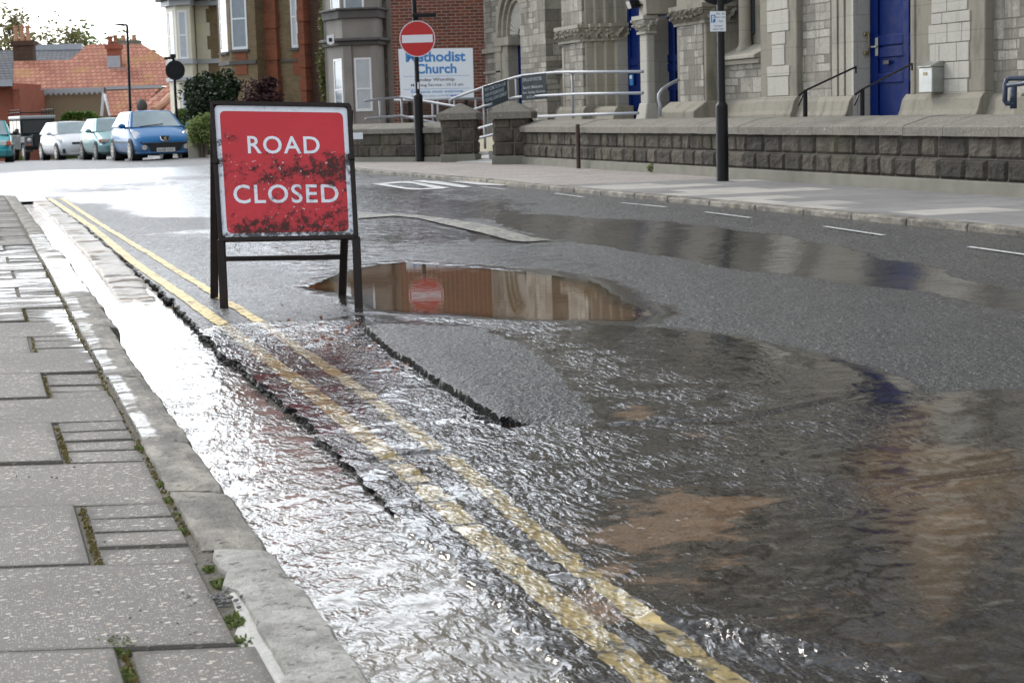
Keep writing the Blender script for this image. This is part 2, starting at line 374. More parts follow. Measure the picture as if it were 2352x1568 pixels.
def paint_mat(name, c, worn, wear=0.5, rough=0.5):
    m = M(name); n = m.noise(24, 6, 0.68); b = m.noise(3.5, 4); f = m.noise(140, 2)
    v = m.n('ShaderNodeTexVoronoi', Scale=95.0, Vector=m.tc()).outputs[0]
    col = m.mix(m.rng(b, 0.4, 0.7, 0, 0.45), c, tuple(x*0.72 for x in c))
    w = m.math('ADD', m.math('MULTIPLY', n, 0.75), m.math('MULTIPLY', b, 0.25))
    col = m.mix(m.rng(w, 1-wear, 1-wear+0.09), col, worn)
    return m.fin(col, rough, m.bump(m.math('ADD', n, m.math('MULTIPLY', v, 0.5)), 0.0035, 0.8), spec=0.22)
def stone_blocks(name, c1, c2, mortar, bw, bh, ms=0.01, patch=True):
    """coursed random ashlar in two block sizes, weather-stained"""
    m = M(name); v = m.wallvec()
    k = dict(Mortar_Size=ms, Mortar_Smooth=0.15, Bias=0.0, Scale=1.0, Color1=c1, Color2=c2, Mortar=mortar)
    wv = m.n('ShaderNodeVectorMath', _operation='ADD', i0=v, i1=m.n('ShaderNodeVectorMath', _operation='SCALE', i0=m.n('ShaderNodeTexNoise', Scale=2.4, Detail=1.0, Vector=v).outputs[1], Scale=0.035).outputs[0]).outputs[0]
    a = m.n('ShaderNodeTexBrick', _offset=0.37, _squash=0.55, _squash_frequency=3, Vector=wv, Brick_Width=bw, Row_Height=bh, **k)
    b = m.n('ShaderNodeTexBrick', _offset=0.6, _squash=1.5, _squash_frequency=2, Vector=wv, Brick_Width=bw*0.62, Row_Height=bh*0.5, **k)
    sel = m.n('ShaderNodeTexBrick', _offset=0.5, _squash=1.0, Vector=wv, Brick_Width=bw*1.4, Row_Height=bh, Scale=1.0, Mortar_Size=0.0, Color1=(0, 0, 0), Color2=(1, 1, 1), Mortar=(0, 0, 0)).outputs[0]
    sf = m.rng(sel, 0.52, 0.56)
    col = m.mix(sf, a.outputs[0], b.outputs[0]); fac = m.math('ADD', m.math('MULTIPLY', a.outputs[1], m.math('SUBTRACT', 1.0, sf)), m.math('MULTIPLY', b.outputs[1], sf))
    n = m.noise(1.3, 6, 0.6); f = m.noise(26, 5, 0.65); stk = m.noise(2.0, 6, 0.65, m.map((2.6, 2.6, 0.35)))
    col = m.mix(m.rng(stk, 0.50, 0.72, 0, 0.6), col, tuple(x*0.4 for x in c1))
    col = m.mix(m.rng(n, 0.48, 0.72, 0, 0.5), col, tuple(x*0.5 for x in c1))
    col = m.mix(m.rng(f, 0.42, 0.7, 0, 0.45), col, tuple(x*0.5 for x in c1))
    h = m.math('SUBTRACT', m.math('MULTIPLY', f, 0.7), fac)
    return m.fin(col, 0.85, m.bump(h, 0.012, 0.8), spec=0.3)
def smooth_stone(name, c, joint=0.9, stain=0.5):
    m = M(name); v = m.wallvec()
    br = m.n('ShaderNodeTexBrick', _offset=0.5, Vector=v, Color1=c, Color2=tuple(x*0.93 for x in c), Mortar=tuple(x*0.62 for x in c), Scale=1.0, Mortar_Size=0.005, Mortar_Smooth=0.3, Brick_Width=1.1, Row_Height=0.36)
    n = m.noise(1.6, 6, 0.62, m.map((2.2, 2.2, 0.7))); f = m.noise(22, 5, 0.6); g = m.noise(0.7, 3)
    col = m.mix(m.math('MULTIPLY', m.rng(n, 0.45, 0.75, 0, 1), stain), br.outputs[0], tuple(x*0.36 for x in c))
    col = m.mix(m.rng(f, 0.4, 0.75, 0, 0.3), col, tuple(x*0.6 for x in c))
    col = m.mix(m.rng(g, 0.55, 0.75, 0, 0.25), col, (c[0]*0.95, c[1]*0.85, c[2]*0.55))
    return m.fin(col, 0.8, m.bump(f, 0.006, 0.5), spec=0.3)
def rubble_mat(name, c):
    m = M(name); P = m.tc(); isl = m.n('ShaderNodeNewGeometry').outputs['Random Per Island']
    n = m.noise(5, 6, 0.65); f = m.noise(28, 6, 0.7)
    col = m.mix(isl, tuple(x*0.6 for x in c), tuple(x*1.75 for x in c))
    col = m.mix(m.rng(n, 0.42, 0.68, 0, 0.8), col, tuple(x*0.42 for x in c))
    col = m.mix(m.rng(f, 0.62, 0.74, 0, 0.75), col, (0.36, 0.35, 0.33))
    gr = m.noise(1.3, 3); col = m.mix(m.rng(gr, 0.55, 0.7, 0, 0.45), col, (0.085, 0.085, 0.045))
    return m.fin(col, 0.85, m.bump(m.math('ADD', n, m.math('MULTIPLY', f, 0.5)), 0.03, 0.9), spec=0.3)
def coping_mat():
    m = M('weathered_coping'); n = m.noise(3.2, 6, 0.65); f = m.noise(40, 5, 0.7); st = m.noise(6, 4, 0.6, m.map((1, 0.25, 1), rot=(0, 0, 0.5)))
    col = m.ramp(f, (0.25, (0.115, 0.105, 0.088)), (0.55, (0.225, 0.208, 0.175)), (0.8, (0.34, 0.32, 0.28)))
    col = m.mix(m.rng(n, 0.45, 0.7, 0, 0.55), col, (0.12, 0.115, 0.095)); col = m.mix(m.rng(st, 0.5, 0.7, 0, 0.4), col, (0.13, 0.125, 0.11))
    li = m.noise(13, 3); col = m.mix(m.rng(li, 0.68, 0.74, 0, 0.7), col, (0.5, 0.48, 0.42))
    return m.fin(col, 0.85, m.bump(f, 0.012, 0.7), spec=0.3)
def sign_dirt(name, c, mud=0.5, rough=0.3):
    """painted or reflective sheet with mud smears and chips, heavier across the middle and the foot"""
    m = M(name); P = m.tc('Object'); g = m.attr('mud')
    n = m.noise(17, 8, 0.78, m.map((1, 1, 1.2))); f = m.noise(48, 5, 0.75); ch = m.noise(46, 3, 0.6, m.map((1, 1, 1), (5, 3, 1)))
    k = m.math('ADD', m.math('ADD', m.math('MULTIPLY', n, 0.85), m.math('MULTIPLY', f, 0.40)), m.math('MULTIPLY', g, 0.24))
    dm = m.rng(k, 0.785, 0.90)
    faded = m.noise(3, 4); col = m.mix(m.rng(faded, 0.4, 0.7, 0, 0.4), c, tuple(min(1, x*1.12+0.006) for x in c))
    sm = m.math('MULTIPLY', m.rng(k, 0.66, 0.88), 0.45); col = m.mix(sm, col, tuple(x*0.5 for x in c))
    col = m.mix(m.math('MULTIPLY', dm, 0.9), col, (0.022, 0.018, 0.014))
    chip = m.math('MULTIPLY', m.rng(ch, 0.665, 0.69), m.rng(g, 0.3, 0.6)); col = m.mix(chip, col, (0.55, 0.55, 0.55))
    return m.fin(col, m.math('MULTIPLY_ADD', dm, 0.5, rough), m.bump(dm, 0.002, 0.6), spec=0.45)
def car_paint(name, c, metal=0.35):
    m = M(name); n = m.noise(3, 4); col = m.mix(n, tuple(x*0.9 for x in c), tuple(min(1, x*1.08) for x in c))
    z = m.n('ShaderNodeSeparateXYZ', i0=m.tc()).outputs[2]
    col = m.mix(m.math('MULTIPLY', m.rng(z, 0.55, 0.25), m.math('MULTIPLY', m.noise(6, 4), 0.7)), col, (0.16, 0.14, 0.11))
    m.fin(col, 0.4, None, metal, 0.25, 0.3); m.set(m.b, 'Coat Roughness', 0.05); return m.m
def leaf_mat(name, c1, c2):
    m = M(name); isl = m.n('ShaderNodeNewGeometry').outputs['Random Per Island']; n = m.noise(1.5, 3)
    col = m.mix(m.math('MULTIPLY_ADD', isl, 0.7, m.math('MULTIPLY', n, 0.3)), c1, c2)
    m.fin(col, 0.55, spec=0.35)
    try: m.b.inputs['Transmission Weight'].default_value = 0.0
    except Exception: pass
    df = m.n('ShaderNodeBsdfTranslucent', Color=col); mx = m.n('ShaderNodeMixShader', i0=0.3, i1=m.b.outputs[0], i2=df.outputs[0])
    m.nt.links.new(mx.outputs[0], m.out.inputs[0]); return m.m
def window_glass(name='window_glass', c=(0.03, 0.035, 0.04)):
    m = M(name); n = m.noise(2.3, 2); return m.fin(m.mix(n, c, tuple(x*1.8 for x in c)), 0.06, m.bump(m.noise(1.6, 2), 0.01, 0.25), spec=0.8)
def slab_paving(name, c1, c2, c3, bw, bh, rot):
    m = M(name); v = m.map(rot=(0, 0, rot))
    br = m.n('ShaderNodeTexBrick', _offset=0.5, Vector=v, Color1=c1, Color2=c2, Mortar=(0.07, 0.065, 0.055), Scale=1.0, Mortar_Size=0.006, Brick_Width=bw, Row_Height=bh)
    se = m.n('ShaderNodeTexBrick', _offset=0.5, Vector=v, Color1=(0, 0, 0), Color2=(1, 1, 1), Mortar=(0, 0, 0), Scale=1.0, Mortar_Size=0.0, Brick_Width=bw, Row_Height=bh, Bias=0.0).outputs[0]
    n = m.noise(3, 5); f = m.noise(60, 4)
    col = m.mix(m.rng(se, 0.76, 0.78), br.outputs[0], c3)
    col = m.mix(m.rng(n, 0.45, 0.7, 0, 0.35), col, tuple(x*0.6 for x in c1)); col = m.mix(m.rng(f, 0.4, 0.7, 0, 0.3), col, tuple(x*0.6 for x in c1))
    return m.fin(col, 0.7, m.bump(m.math('SUBTRACT', f, br.outputs[1]), 0.004, 0.6), spec=0.35)
def tile_mat(name, c1, c2, w, h, moss):
    m = M(name); sp = m.n('ShaderNodeSeparateXYZ', i0=m.tc())
    v = m.n('ShaderNodeCombineXYZ', i0=sp.outputs[0], i1=sp.outputs[2], i2=0.0).outputs[0]
    br = m.n('ShaderNodeTexBrick', _offset=0.5, Vector=v, Color1=c1, Color2=c2, Mortar=tuple(x*0.3 for x in c1), Scale=1.0, Mortar_Size=0.022, Mortar_Smooth=0.6, Brick_Width=w, Row_Height=h)
    n = m.noise(0.55, 5); col = m.mix(m.rng(n, 0.5, 0.7, 0, 0.7), br.outputs[0], moss); g = m.noise(3, 4)
    col = m.mix(m.rng(g, 0.5, 0.75, 0, 0.4), col, tuple(x*0.45 for x in c1))
    return m.fin(col, 0.8, m.bump(br.outputs[1], -0.05, 0.8), spec=0.3)

K = {}
K['asphalt'] = asphalt_mat()
K['water'] = water_mat('running_water', (0.95, 0.94, 0.90), (0.17, 0.10, 0.045), 'flow')
K['puddle'] = water_mat('still_brown_water', (0.82, 0.72, 0.58), (0.17, 0.105, 0.055), 'still')
K['slab'] = slab_mat(); K['kerb'] = kerb_mat(); K['sett'] = sett_mat()
K['soil'] = plain('joint_soil', (0.105, 0.092, 0.068), 0.9, var=0.5, scale=30, bump=0.4)
K['yellow'] = paint_mat('yellow_line_paint', (0.78, 0.60, 0.27), (0.10, 0.088, 0.068), 0.485)
K['whiteline'] = paint_mat('white_line_paint', (0.60, 0.60, 0.585), (0.09, 0.09, 0.088), 0.45)
K['wornline'] = paint_mat('worn_cream_line_paint', (0.35, 0.325, 0.27), (0.10, 0.097, 0.087), 0.56, 0.45)
K['slab_grey'] = slab_paving('grey_and_pale_slabs', (0.20, 0.195, 0.19), (0.30, 0.29, 0.285), (0.44, 0.418, 0.375), 0.9, 0.62, 0.02)
K['slab_pink'] = slab_paving('pinkish_block_paving', (0.33, 0.295, 0.27), (0.39, 0.35, 0.32), (0.37, 0.335, 0.305), 0.42, 0.21, 0.1)
K['ash'] = stone_blocks('church_ashlar', (0.205, 0.19, 0.158), (0.47, 0.447, 0.385), (0.19, 0.172, 0.138), 0.46, 0.24)
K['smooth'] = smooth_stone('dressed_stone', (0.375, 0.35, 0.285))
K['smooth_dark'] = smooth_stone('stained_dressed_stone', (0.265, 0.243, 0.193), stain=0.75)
K['pale'] = smooth_stone('pale_dressed_stone', (0.46, 0.44, 0.385), stain=0.2)
K['rubble'] = rubble_mat('rock_faced_stone', (0.066, 0.057, 0.045))
K['mortar'] = plain('wall_mortar', (0.15, 0.14, 0.12), 0.9, var=0.4, scale=12, bump=0.4)
K['coping'] = coping_mat()
K['plinth'] = plain('wall_plinth_concrete', (0.17, 0.163, 0.13), 0.85, var=0.4, scale=5, bump=0.4)
K['door'] = plain('dark_blue_gloss', (0.001, 0.013, 0.10), 0.5, var=0.3, scale=3, spec=0.08)
K['glass'] = window_glass(); K['net'] = plain('net_curtain_glass', (0.42, 0.46, 0.47), 0.12, var=0.25, scale=5, spec=0.7)
K['blind'] = plain('grey_curtain_glass', (0.19, 0.23, 0.26), 0.1, var=0.3, scale=6, spec=0.7)
K['white'] = plain('white_gloss_frame', (0.80, 0.81, 0.82), 0.35, var=0.06)
K['galv'] = plain('galvanised_steel', (0.36, 0.375, 0.40), 0.45, 0.25, var=0.15, scale=20)
K['black'] = plain('black_gloss_metal', (0.008, 0.008, 0.009), 0.4, var=0.3, scale=10, spec=0.25)
K['dullblack'] = plain('dull_black_metal', (0.012, 0.013, 0.014), 0.6, var=0.3, scale=10, spec=0.2)
K['rust'] = plain('rusty_brown_metal', (0.055, 0.028, 0.022), 0.65, var=0.5, scale=22, bump=0.3)
K['framemetal'] = plain('dark_rusty_frame', (0.022, 0.015, 0.013), 0.6, var=0.6, scale=35, bump=0.3, spec=0.2)
K['navyrail'] = plain('navy_painted_rail', (0.03, 0.045, 0.075), 0.35, var=0.15)
K['signred'] = sign_dirt('dirty_red_sheet', (0.50, 0.010, 0.020)); K['signwhite'] = sign_dirt('dirty_white_sheet', (0.70, 0.73, 0.78))
K['discred'] = plain('red_sign_sheet', (0.50, 0.006, 0.006), 0.35, var=0.08, scale=2); K['discwhite'] = plain('white_sign_sheet', (0.76, 0.76, 0.80), 0.35, var=0.05)
K['board'] = plain('white_board', (0.78, 0.82, 0.86), 0.4, var=0.04, scale=3); K['tblue'] = plain('mid_blue_letters', (0.045, 0.23, 0.55), 0.4, var=0.03)
K['tpurple'] = plain('plum_letters', (0.085, 0.03, 0.065), 0.4, var=0.03); K['tlink'] = plain('violet_blue_letters', (0.06, 0.08, 0.55), 0.4, var=0.03)
K['slate_panel'] = plain('dark_slate_banner', (0.028, 0.036, 0.040), 0.8, var=0.2, scale=4, spec=0.1); K['chalk'] = plain('chalk_grey_letters', (0.24, 0.27, 0.30), 0.7, var=0.2, scale=20)
K['ink'] = plain('black_letters', (0.02, 0.02, 0.02), 0.5, var=0.05); K['pblue'] = plain('parking_blue', (0.03, 0.16, 0.45), 0.4, var=0.05)
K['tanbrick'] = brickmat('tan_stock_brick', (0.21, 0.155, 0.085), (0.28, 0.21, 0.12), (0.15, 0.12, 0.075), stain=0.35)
K['orangebrick'] = brickmat('orange_red_brick', (0.27, 0.09, 0.048), (0.33, 0.115, 0.06), (0.18, 0.10, 0.06), stain=0.45)
K['redbrick'] = brickmat('red_brick', (0.25, 0.072, 0.042), (0.13, 0.045, 0.03), (0.34, 0.29, 0.24), ms=0.009, stain=0.2)
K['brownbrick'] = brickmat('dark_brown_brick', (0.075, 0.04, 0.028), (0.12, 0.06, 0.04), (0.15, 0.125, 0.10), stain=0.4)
K['farred'] = brickmat('far_red_brick', (0.42, 0.12, 0.065), (0.32, 0.085, 0.05), (0.30, 0.2, 0.15), ms=0.006, stain=0.25)
K['cream'] = plain('cream_painted_render', (0.68, 0.64, 0.49), 0.55, var=0.12, scale=2.5); K['greytrim'] = plain('pale_grey_trim', (0.42, 0.43, 0.44), 0.5, var=0.12)
K['render'] = plain('grey_stucco', (0.27, 0.25, 0.22), 0.85, var=0.35, scale=2.2, bump=0.2); K['renderdark'] = plain('dark_stucco_mould', (0.105, 0.10, 0.092), 0.85, var=0.35, scale=4)
K['pebble'] = plain('tan_pebbledash', (0.34, 0.265, 0.165), 0.9, var=0.2, scale=20, bump=0.3)
K['tile'] = tile_mat('orange_clay_tiles', (0.50, 0.205, 0.13), (0.36, 0.13, 0.085), 0.30, 0.22, (0.40, 0.22, 0.07)); K['slate'] = tile_mat('grey_slates', (0.11, 0.115, 0.13), (0.14, 0.145, 0.16), 0.3, 0.15, (0.12, 0.13, 0.12))
K['lead'] = plain('lead_flashing', (0.40, 0.42, 0.45), 0.5, var=0.25, scale=4); K['pot'] = plain('clay_chimney_pot', (0.52, 0.28, 0.17), 0.8, var=0.25); K['darkvoid'] = plain('dark_recess', (0.03, 0.028, 0.024), 0.9, var=0.4)
K['carblue'] = car_paint('blue_car_paint', (0.004, 0.14, 0.36), 0.0); K['carwhite'] = car_paint('white_car_paint', (0.72, 0.73, 0.75), 0.0); K['carteal'] = car_paint('grey_green_car_paint', (0.20, 0.36, 0.38), 0.4)
K['carturq'] = car_paint('turquoise_car_paint', (0.03, 0.33, 0.36), 0.3); K['cargreen'] = plain('dark_green_car_paint', (0.022, 0.036, 0.038), 0.6, var=0.2, scale=4, spec=0.15); K['carroof'] = car_paint('pale_grey_car_paint', (0.36, 0.39, 0.40), 0.1)
K['tyre'] = plain('tyre_rubber', (0.02, 0.02, 0.02), 0.8, var=0.3); K['rim'] = plain('alloy_rim', (0.52, 0.50, 0.48), 0.35, 0.5, var=0.15); K['chrome'] = plain('chrome', (0.8, 0.8, 0.82), 0.12, 1.0, var=0.04)
K['carglass'] = window_glass('car_glass', (0.20, 0.25, 0.26)); K['lamp'] = plain('headlamp_lens', (0.62, 0.62, 0.60), 0.12, 0.3, var=0.25, scale=14, spec=0.8); K['amber'] = plain('amber_lens', (0.75, 0.12, 0.03), 0.2, var=0.1)  # car glass base lightened to stand for sky reflected in the windscreens
K['plate'] = plain('white_number_plate', (0.75, 0.76, 0.74), 0.4, var=0.05); K['trim'] = plain('black_plastic_trim', (0.022, 0.022, 0.024), 0.55, var=0.2); K['aluminium'] = plain('dull_aluminium_panel', (0.14, 0.14, 0.13), 0.6, 0.0, var=0.2)
K['conifer'] = leaf_mat('dark_conifer_leaf', (0.008, 0.018, 0.006), (0.025, 0.045, 0.015)); K['purple'] = leaf_mat('purple_leaf', (0.035, 0.014, 0.017), (0.085, 0.04, 0.04)); K['lime'] = leaf_mat('variegated_leaf', (0.10, 0.17, 0.035), (0.36, 0.42, 0.16))
K['hedge'] = leaf_mat('hedge_leaf', (0.04, 0.095, 0.01), (0.13, 0.21, 0.025)); K['ivy'] = leaf_mat('creeper_leaf', (0.06, 0.085, 0.02), (0.16, 0.16, 0.05)); K['spring'] = leaf_mat('pale_spring_leaf', (0.16, 0.15, 0.05), (0.27, 0.25, 0.10)); K['grassleaf'] = leaf_mat('weed_leaf', (0.05, 0.085, 0.018), (0.17, 0.20, 0.06))
K['fresh'] = leaf_mat('fresh_green_leaf', (0.08, 0.14, 0.03), (0.2, 0.27, 0.08)); K['moss'] = leaf_mat('olive_moss', (0.07, 0.065, 0.015), (0.17, 0.125, 0.025))
K['bark'] = plain('grey_bark', (0.085, 0.07, 0.05), 0.9, var=0.4, scale=6, bump=0.4); K['cement'] = plain('rough_cement', (0.48, 0.465, 0.43), 0.85, var=0.3, scale=14, bump=0.5); K['path'] = plain('pale_concrete', (0.56, 0.55, 0.52), 0.8, var=0.1, scale=4)
K['rampwall'] = plain('cream_ramp_render', (0.58, 0.52, 0.38), 0.75, var=0.15, scale=3); K['steel'] = plain('brushed_steel', (0.34, 0.35, 0.33), 0.35, 0.7, var=0.2); K['brass'] = plain('dull_brass', (0.22, 0.17, 0.09), 0.4, 0.7, var=0.2)
K['stonepeb'] = plain('loose_stone', (0.12, 0.115, 0.11), 0.7, var=0.6, scale=30); K['brickchip'] = plain('broken_brick', (0.24, 0.10, 0.065), 0.7, var=0.4, scale=20); K['stick'] = plain('white_sticker', (0.72, 0.75, 0.8), 0.5, var=0.05)
K['tarcrumb'] = plain('broken_tarmac', (0.02, 0.02, 0.02), 0.5, var=0.5, scale=60)
# ------------------------------------------------------------------ ground, road, kerbs
def zt(Y):
    a = np.clip(np.asarray(Y, float)-43, 0, 90); return -(0.010*a+0.0001*a*a)
def edge_x(Y):                    # ragged broken edge of the tarmac beside the gutter
    Y = np.asarray(Y, float)
    b = np.interp(Y, [2, 3.4, 4.2, 5, 8.4, 10.4, 13, 17, 20, 24, 27], [0.95, 0.955, 0.965, 0.98, 0.98, 1.02, 1.03, 1.02, 0.99, 0.95, 0.93])
    return b + 0.05*fbm(Y*2.1, Y*0, 3, 3) + 0.045*fbm(Y*9, Y*0+3, 5, 4) + 0.012*(vnoise(Y*34, Y*0, 9)-0.5)
PATCH = gpoly([(838,765),(868,792),(900,822),(950,848),(975,870),(1010,895),(1060,925),(1110,955),(1150,977),(1220,984),(1300,981),(1400,977),(1385,925),(1330,870),(1270,815),(1225,786),(1150,766),(1080,756),(960,758),(880,758)])
PCLIFF = gpoly([(838,765),(868,792),(900,822),(950,848),(975,870),(1010,895),(1060,925),(1110,955),(1150,977)])
PTAPER = gpoly([(1225,984),(1300,981),(1400,977),(1385,925),(1330,870),(1270,815),(1225,786),(1150,766)])
PUD1 = gpoly([(693,657),(740,640),(800,618),(870,604),(930,600),(1050,608),(1220,622),(1290,632),(1390,650),(1418,668),(1432,690),(1480,705),(1515,720),(1460,738),(1380,737),(1200,733),(1040,722),(920,717),(845,711),(800,682),(740,668)])
PUD2 = gpoly([(1095,492),(1250,495),(1420,508),(1560,520),(1800,552),(2100,612),(2352,680),(2480,720),(2420,735),(2352,717),(2100,668),(1900,642),(1650,612),(1450,575),(1250,541),(1130,512)])
PUD3 = gpoly([(770,462),(830,458),(900,463),(985,470),(980,480),(900,483),(820,480),(770,474)])
FLOOD = gpoly([(300,1000),(440,775),(500,741),(560,740),(640,737),(720,737),(800,724),(900,723),(1040,729),(1250,737),(1400,742),(1550,752),(1700,770),(1900,818),(2060,862),(2130,898),(2352,893),(2700,900),(2900,1800),(0,1800)])
SILT = [(gpoly(p), a, w) for p, a, w in [
    ([(1390,945),(1440,922),(1525,935),(1505,965),(1430,968)], 0.8, 0.06), ([(1500,982),(1620,988),(1720,1010),(1600,1014)], 0.6, 0.05),
    ([(1330,1240),(1480,1180),(1560,1130),(1810,1138),(1780,1180),(1700,1210),(1600,1240),(1450,1262)], 1.0, 0.05),
    ([(1330,1300),(1580,1275),(1500,1312),(1400,1345),(1330,1335)], 1.0, 0.04), ([(1150,1180),(1500,1110),(1870,1120),(1840,1250),(1650,1380),(1350,1370)], 0.46, 0.14),
    ([(1230,1330),(1400,1330),(1520,1400),(1450,1450),(1300,1430)], 0.75, 0.06), ([(540,735),(800,735),(900,800),(800,840),(640,800)], 0.5, 0.15),
    ([(1500,1500),(1800,1568),(2352,1568),(2352,1400),(2000,1300),(1700,1350)], 0.3, 0.2), ([(1960,1000),(2352,1030),(2352,1300),(2150,1330),(1960,1120)], 0.42, 0.2)]]
def zone(P, X, Y, w): return sstep(-w, w, sdist(P, X, Y))
WETZ = [(gpoly(p), a, w) for p, a, w in [
    ([(-900,392),(200,394),(500,404),(830,412),(1000,432),(1130,455),(1200,490),(1250,530),(1180,570),(1000,592),(900,600),(760,625),(640,600),(560,560),(440,534),(250,520),(180,470),(120,453),(-900,452)], 0.80, 0.9),
    ([(830,560),(1100,560),(1300,590),(1450,640),(1250,628),(900,600)], 0.62, 0.4), ([(480,660),(700,640),(850,715),(700,740),(520,730)], 0.55, 0.3)]]
DRYZ = [(gpoly(p), a, w) for p, a, w in [
    ([(120,455),(250,500),(480,500),(480,525),(300,535),(160,500)], 0.8, 0.35), ([(820,396),(1100,416),(1380,442),(1790,484),(2352,540),(2352,600),(1800,520),(1400,470),(1100,440),(840,415)], 0.5, 0.4)]]
def road_bed(X, Y, patch=True):
    z = 0.010*fbm(X*1.3, Y*1.3, 21, 3) + 0.0035*fbm(X*9, Y*9, 31, 3)
    s = sdist(PUD1, X, Y)+0.10*fbm(X*4, Y*4, 41, 4); z = np.where(s > -0.25, z*sstep(0.05, -0.25, s), z) - 0.022*sstep(-0.07, 0.25, s)
    s = sdist(PATCH, X, Y)+0.012*fbm(X*14, Y*14, 51, 3)
    tt = pdist(PTAPER, X, Y)/(pdist(PCLIFF, X, Y)+pdist(PTAPER, X, Y)+1e-6)
    if patch: z = z + sstep(-0.006, 0.006, s)*(0.006+0.027*np.clip(tt*1.25, 0, 1))*sstep(0, 0.06, tt)
    for c, d, w in ((gpoly([(860,1062),(905,1050),(960,1042),(1010,1040)]), 0.014, 0.012), (gpoly([(905,1105),(950,1092),(1000,1086)]), 0.012, 0.01),
                    (gpoly([(1400,980),(1700,965),(1950,918)]), 0.01, 0.012), (gpoly([(2000,1120),(2352,1080)]), 0.01, 0.012)):
        z = z - d*np.exp(-(pdist(c, X, Y)+0.01*fbm(X*20, Y*20, 61, 2))**2/(2*w*w))
    fade = sstep(21, 27, Y); return z*(1-fade) + 0.062*sstep(4.7, 6.6, X)
def road_attr(X, Y):
    wet = np.full(X.shape, 0.30) + 0.25*fbm(X*0.9, Y*0.5, 71, 4)
    for P, a, w in WETZ:
        k = sstep(-w, w, sdist(P, X, Y)+2.2*w*fbm(X*0.9, Y*0.45, 73, 5)); wet = wet*(1-k)+a*k
    for P, a, w in DRYZ: wet = wet*(1-a*zone(P, X, Y, w))
    s2 = sdist(PUD2, X, Y)+0.18*fbm(X*2.2, Y*2.2, 81, 4); wet = np.maximum(wet, 1.2*sstep(-0.12, 0.10, s2))
    s3 = sdist(PUD3, X, Y)+0.3*fbm(X*1.5, Y*1.5, 82, 4); wet = np.maximum(wet, 1.1*sstep(-0.3, 0.2, s3))
    wet = wet*(1-0.85*zone(PATCH, X, Y, 0.1))
    s1 = sdist(PUD1, X, Y); wet = np.maximum(wet, 0.9*sstep(-0.3, 0.0, s1+0.1*fbm(X*4, Y*4, 41, 4)))
    silt = np.zeros(X.shape)
    for P, a, w in SILT:
        k = sstep(-w, w, sdist(P, X, Y)-0.02+0.22*fbm(X*5, Y*7, 75, 5))*a; silt = np.maximum(silt, k)
    silt = np.maximum(silt, 0.9*sstep(0.0, 0.15, s1)); silt = np.maximum(silt, 0.2*np.exp(-((s1+0.06)/0.09)**2))
    under = zone(FLOOD, X, Y, 0.05)*(1-zone(PATCH, X, Y, 0.03)); under = np.maximum(under, sstep(0, 0.05, s1))
    return wet, silt, under
KERB_R = [(6.80, 2), (6.74, 10.5), (6.69, 13), (6.66, 15), (6.55, 18), (6.52, 20), (6.48, 23.2), (6.22, 29.6), (6.16, 34), (6.22, 40), (6.3, 60), (6.3, 110)]
def kerb_rx(Y): return np.interp(Y, [p[1] for p in KERB_R], [p[0] for p in KERB_R])

ys = [2.0]
while ys[-1] < 27: ys.append(ys[-1]+max(0.0085, 0.0029*ys[-1]))
ys[-1] = 27.0; ys = np.array(ys)
us = np.concatenate([np.arange(0.012, 2.3, 0.0125), np.arange(2.3, 6.25, 0.032)]); us = us/us[-1]
ex = edge_x(ys); kr = kerb_rx(ys)+0.05
Xg = ex[:, None] + us[None, :]*(kr-ex)[:, None]; Yg = np.repeat(ys[:, None], len(us), 1)
Zg = road_bed(Xg, Yg); wet, silt, under = road_attr(Xg, Yg)
jag = 0.012*(vnoise(ys*60, ys*0, 13)-0.5)
lip = lambda x, z: np.stack([x, ys, z], -1)[:, None, :]
V = np.concatenate([lip(ex+0.02+jag, np.full(len(ys), -0.09)), lip(ex-0.004+jag, np.full(len(ys), -0.045)), lip(ex+jag*0.6, Zg[:, 0]-0.012), np.stack([Xg, Yg, Zg], -1)], 1)
pad = lambda a, v: np.concatenate([np.full((len(ys), 3), v), a], 1)
A = dict(wet=pad(wet, 0.1), silt=pad(silt, 0.0), under=pad(under, 0.6), far=pad(sstep(8.0, 19, Yg)*sstep(6.4, 3.6, Xg-0.05*(Yg-9)), 0.0))
nr, nc = V.shape[:2]; V = V.reshape(-1, 3); Q = grid_quads(nr, nc)
# far carriageway and the junction
fy = np.concatenate([np.array([24.55, 25.5, 27.0]), np.geomspace(27.6, 140, 70)]); 
def far_part(x0, x1, n, y0):
    yy = fy[fy >= y0]; X = np.linspace(0, 1, n)[None, :]*(x1(yy)-x0(yy))[:, None]+x0(yy)[:, None]; Y = np.repeat(yy[:, None], n, 1)
    Z = zt(Y)+0.062*sstep(4.7, 6.6, X); w = 0.72+0.8*fbm(X*0.5, Y*0.22, 91, 5); w = w*sstep(44, 39.5, Y+0.25*X)
    return np.stack([X, Y, Z], -1).reshape(-1, 3), grid_quads(len(yy), n), dict(wet=w, silt=w*0, under=w*0, far=w*0+1.0)
for x0, x1, n, y0 in ((lambda y: edge_x(27.0)+y*0, lambda y: kerb_rx(y)+0.05, 60, 27.0), (lambda y: y*0-60, lambda y: edge_x(np.minimum(y, 27.0)), 120, 24.55)):
    v, q, a = far_part(x0, x1, n, y0); Q = np.concatenate([Q, q+len(V)]); V = np.concatenate([V, v])
    A = {k: np.concatenate([A[k].ravel(), a[k].ravel()]) for k in A}
tag(raw_mesh('road', V, Q, K['asphalt'], A), kind='structure')

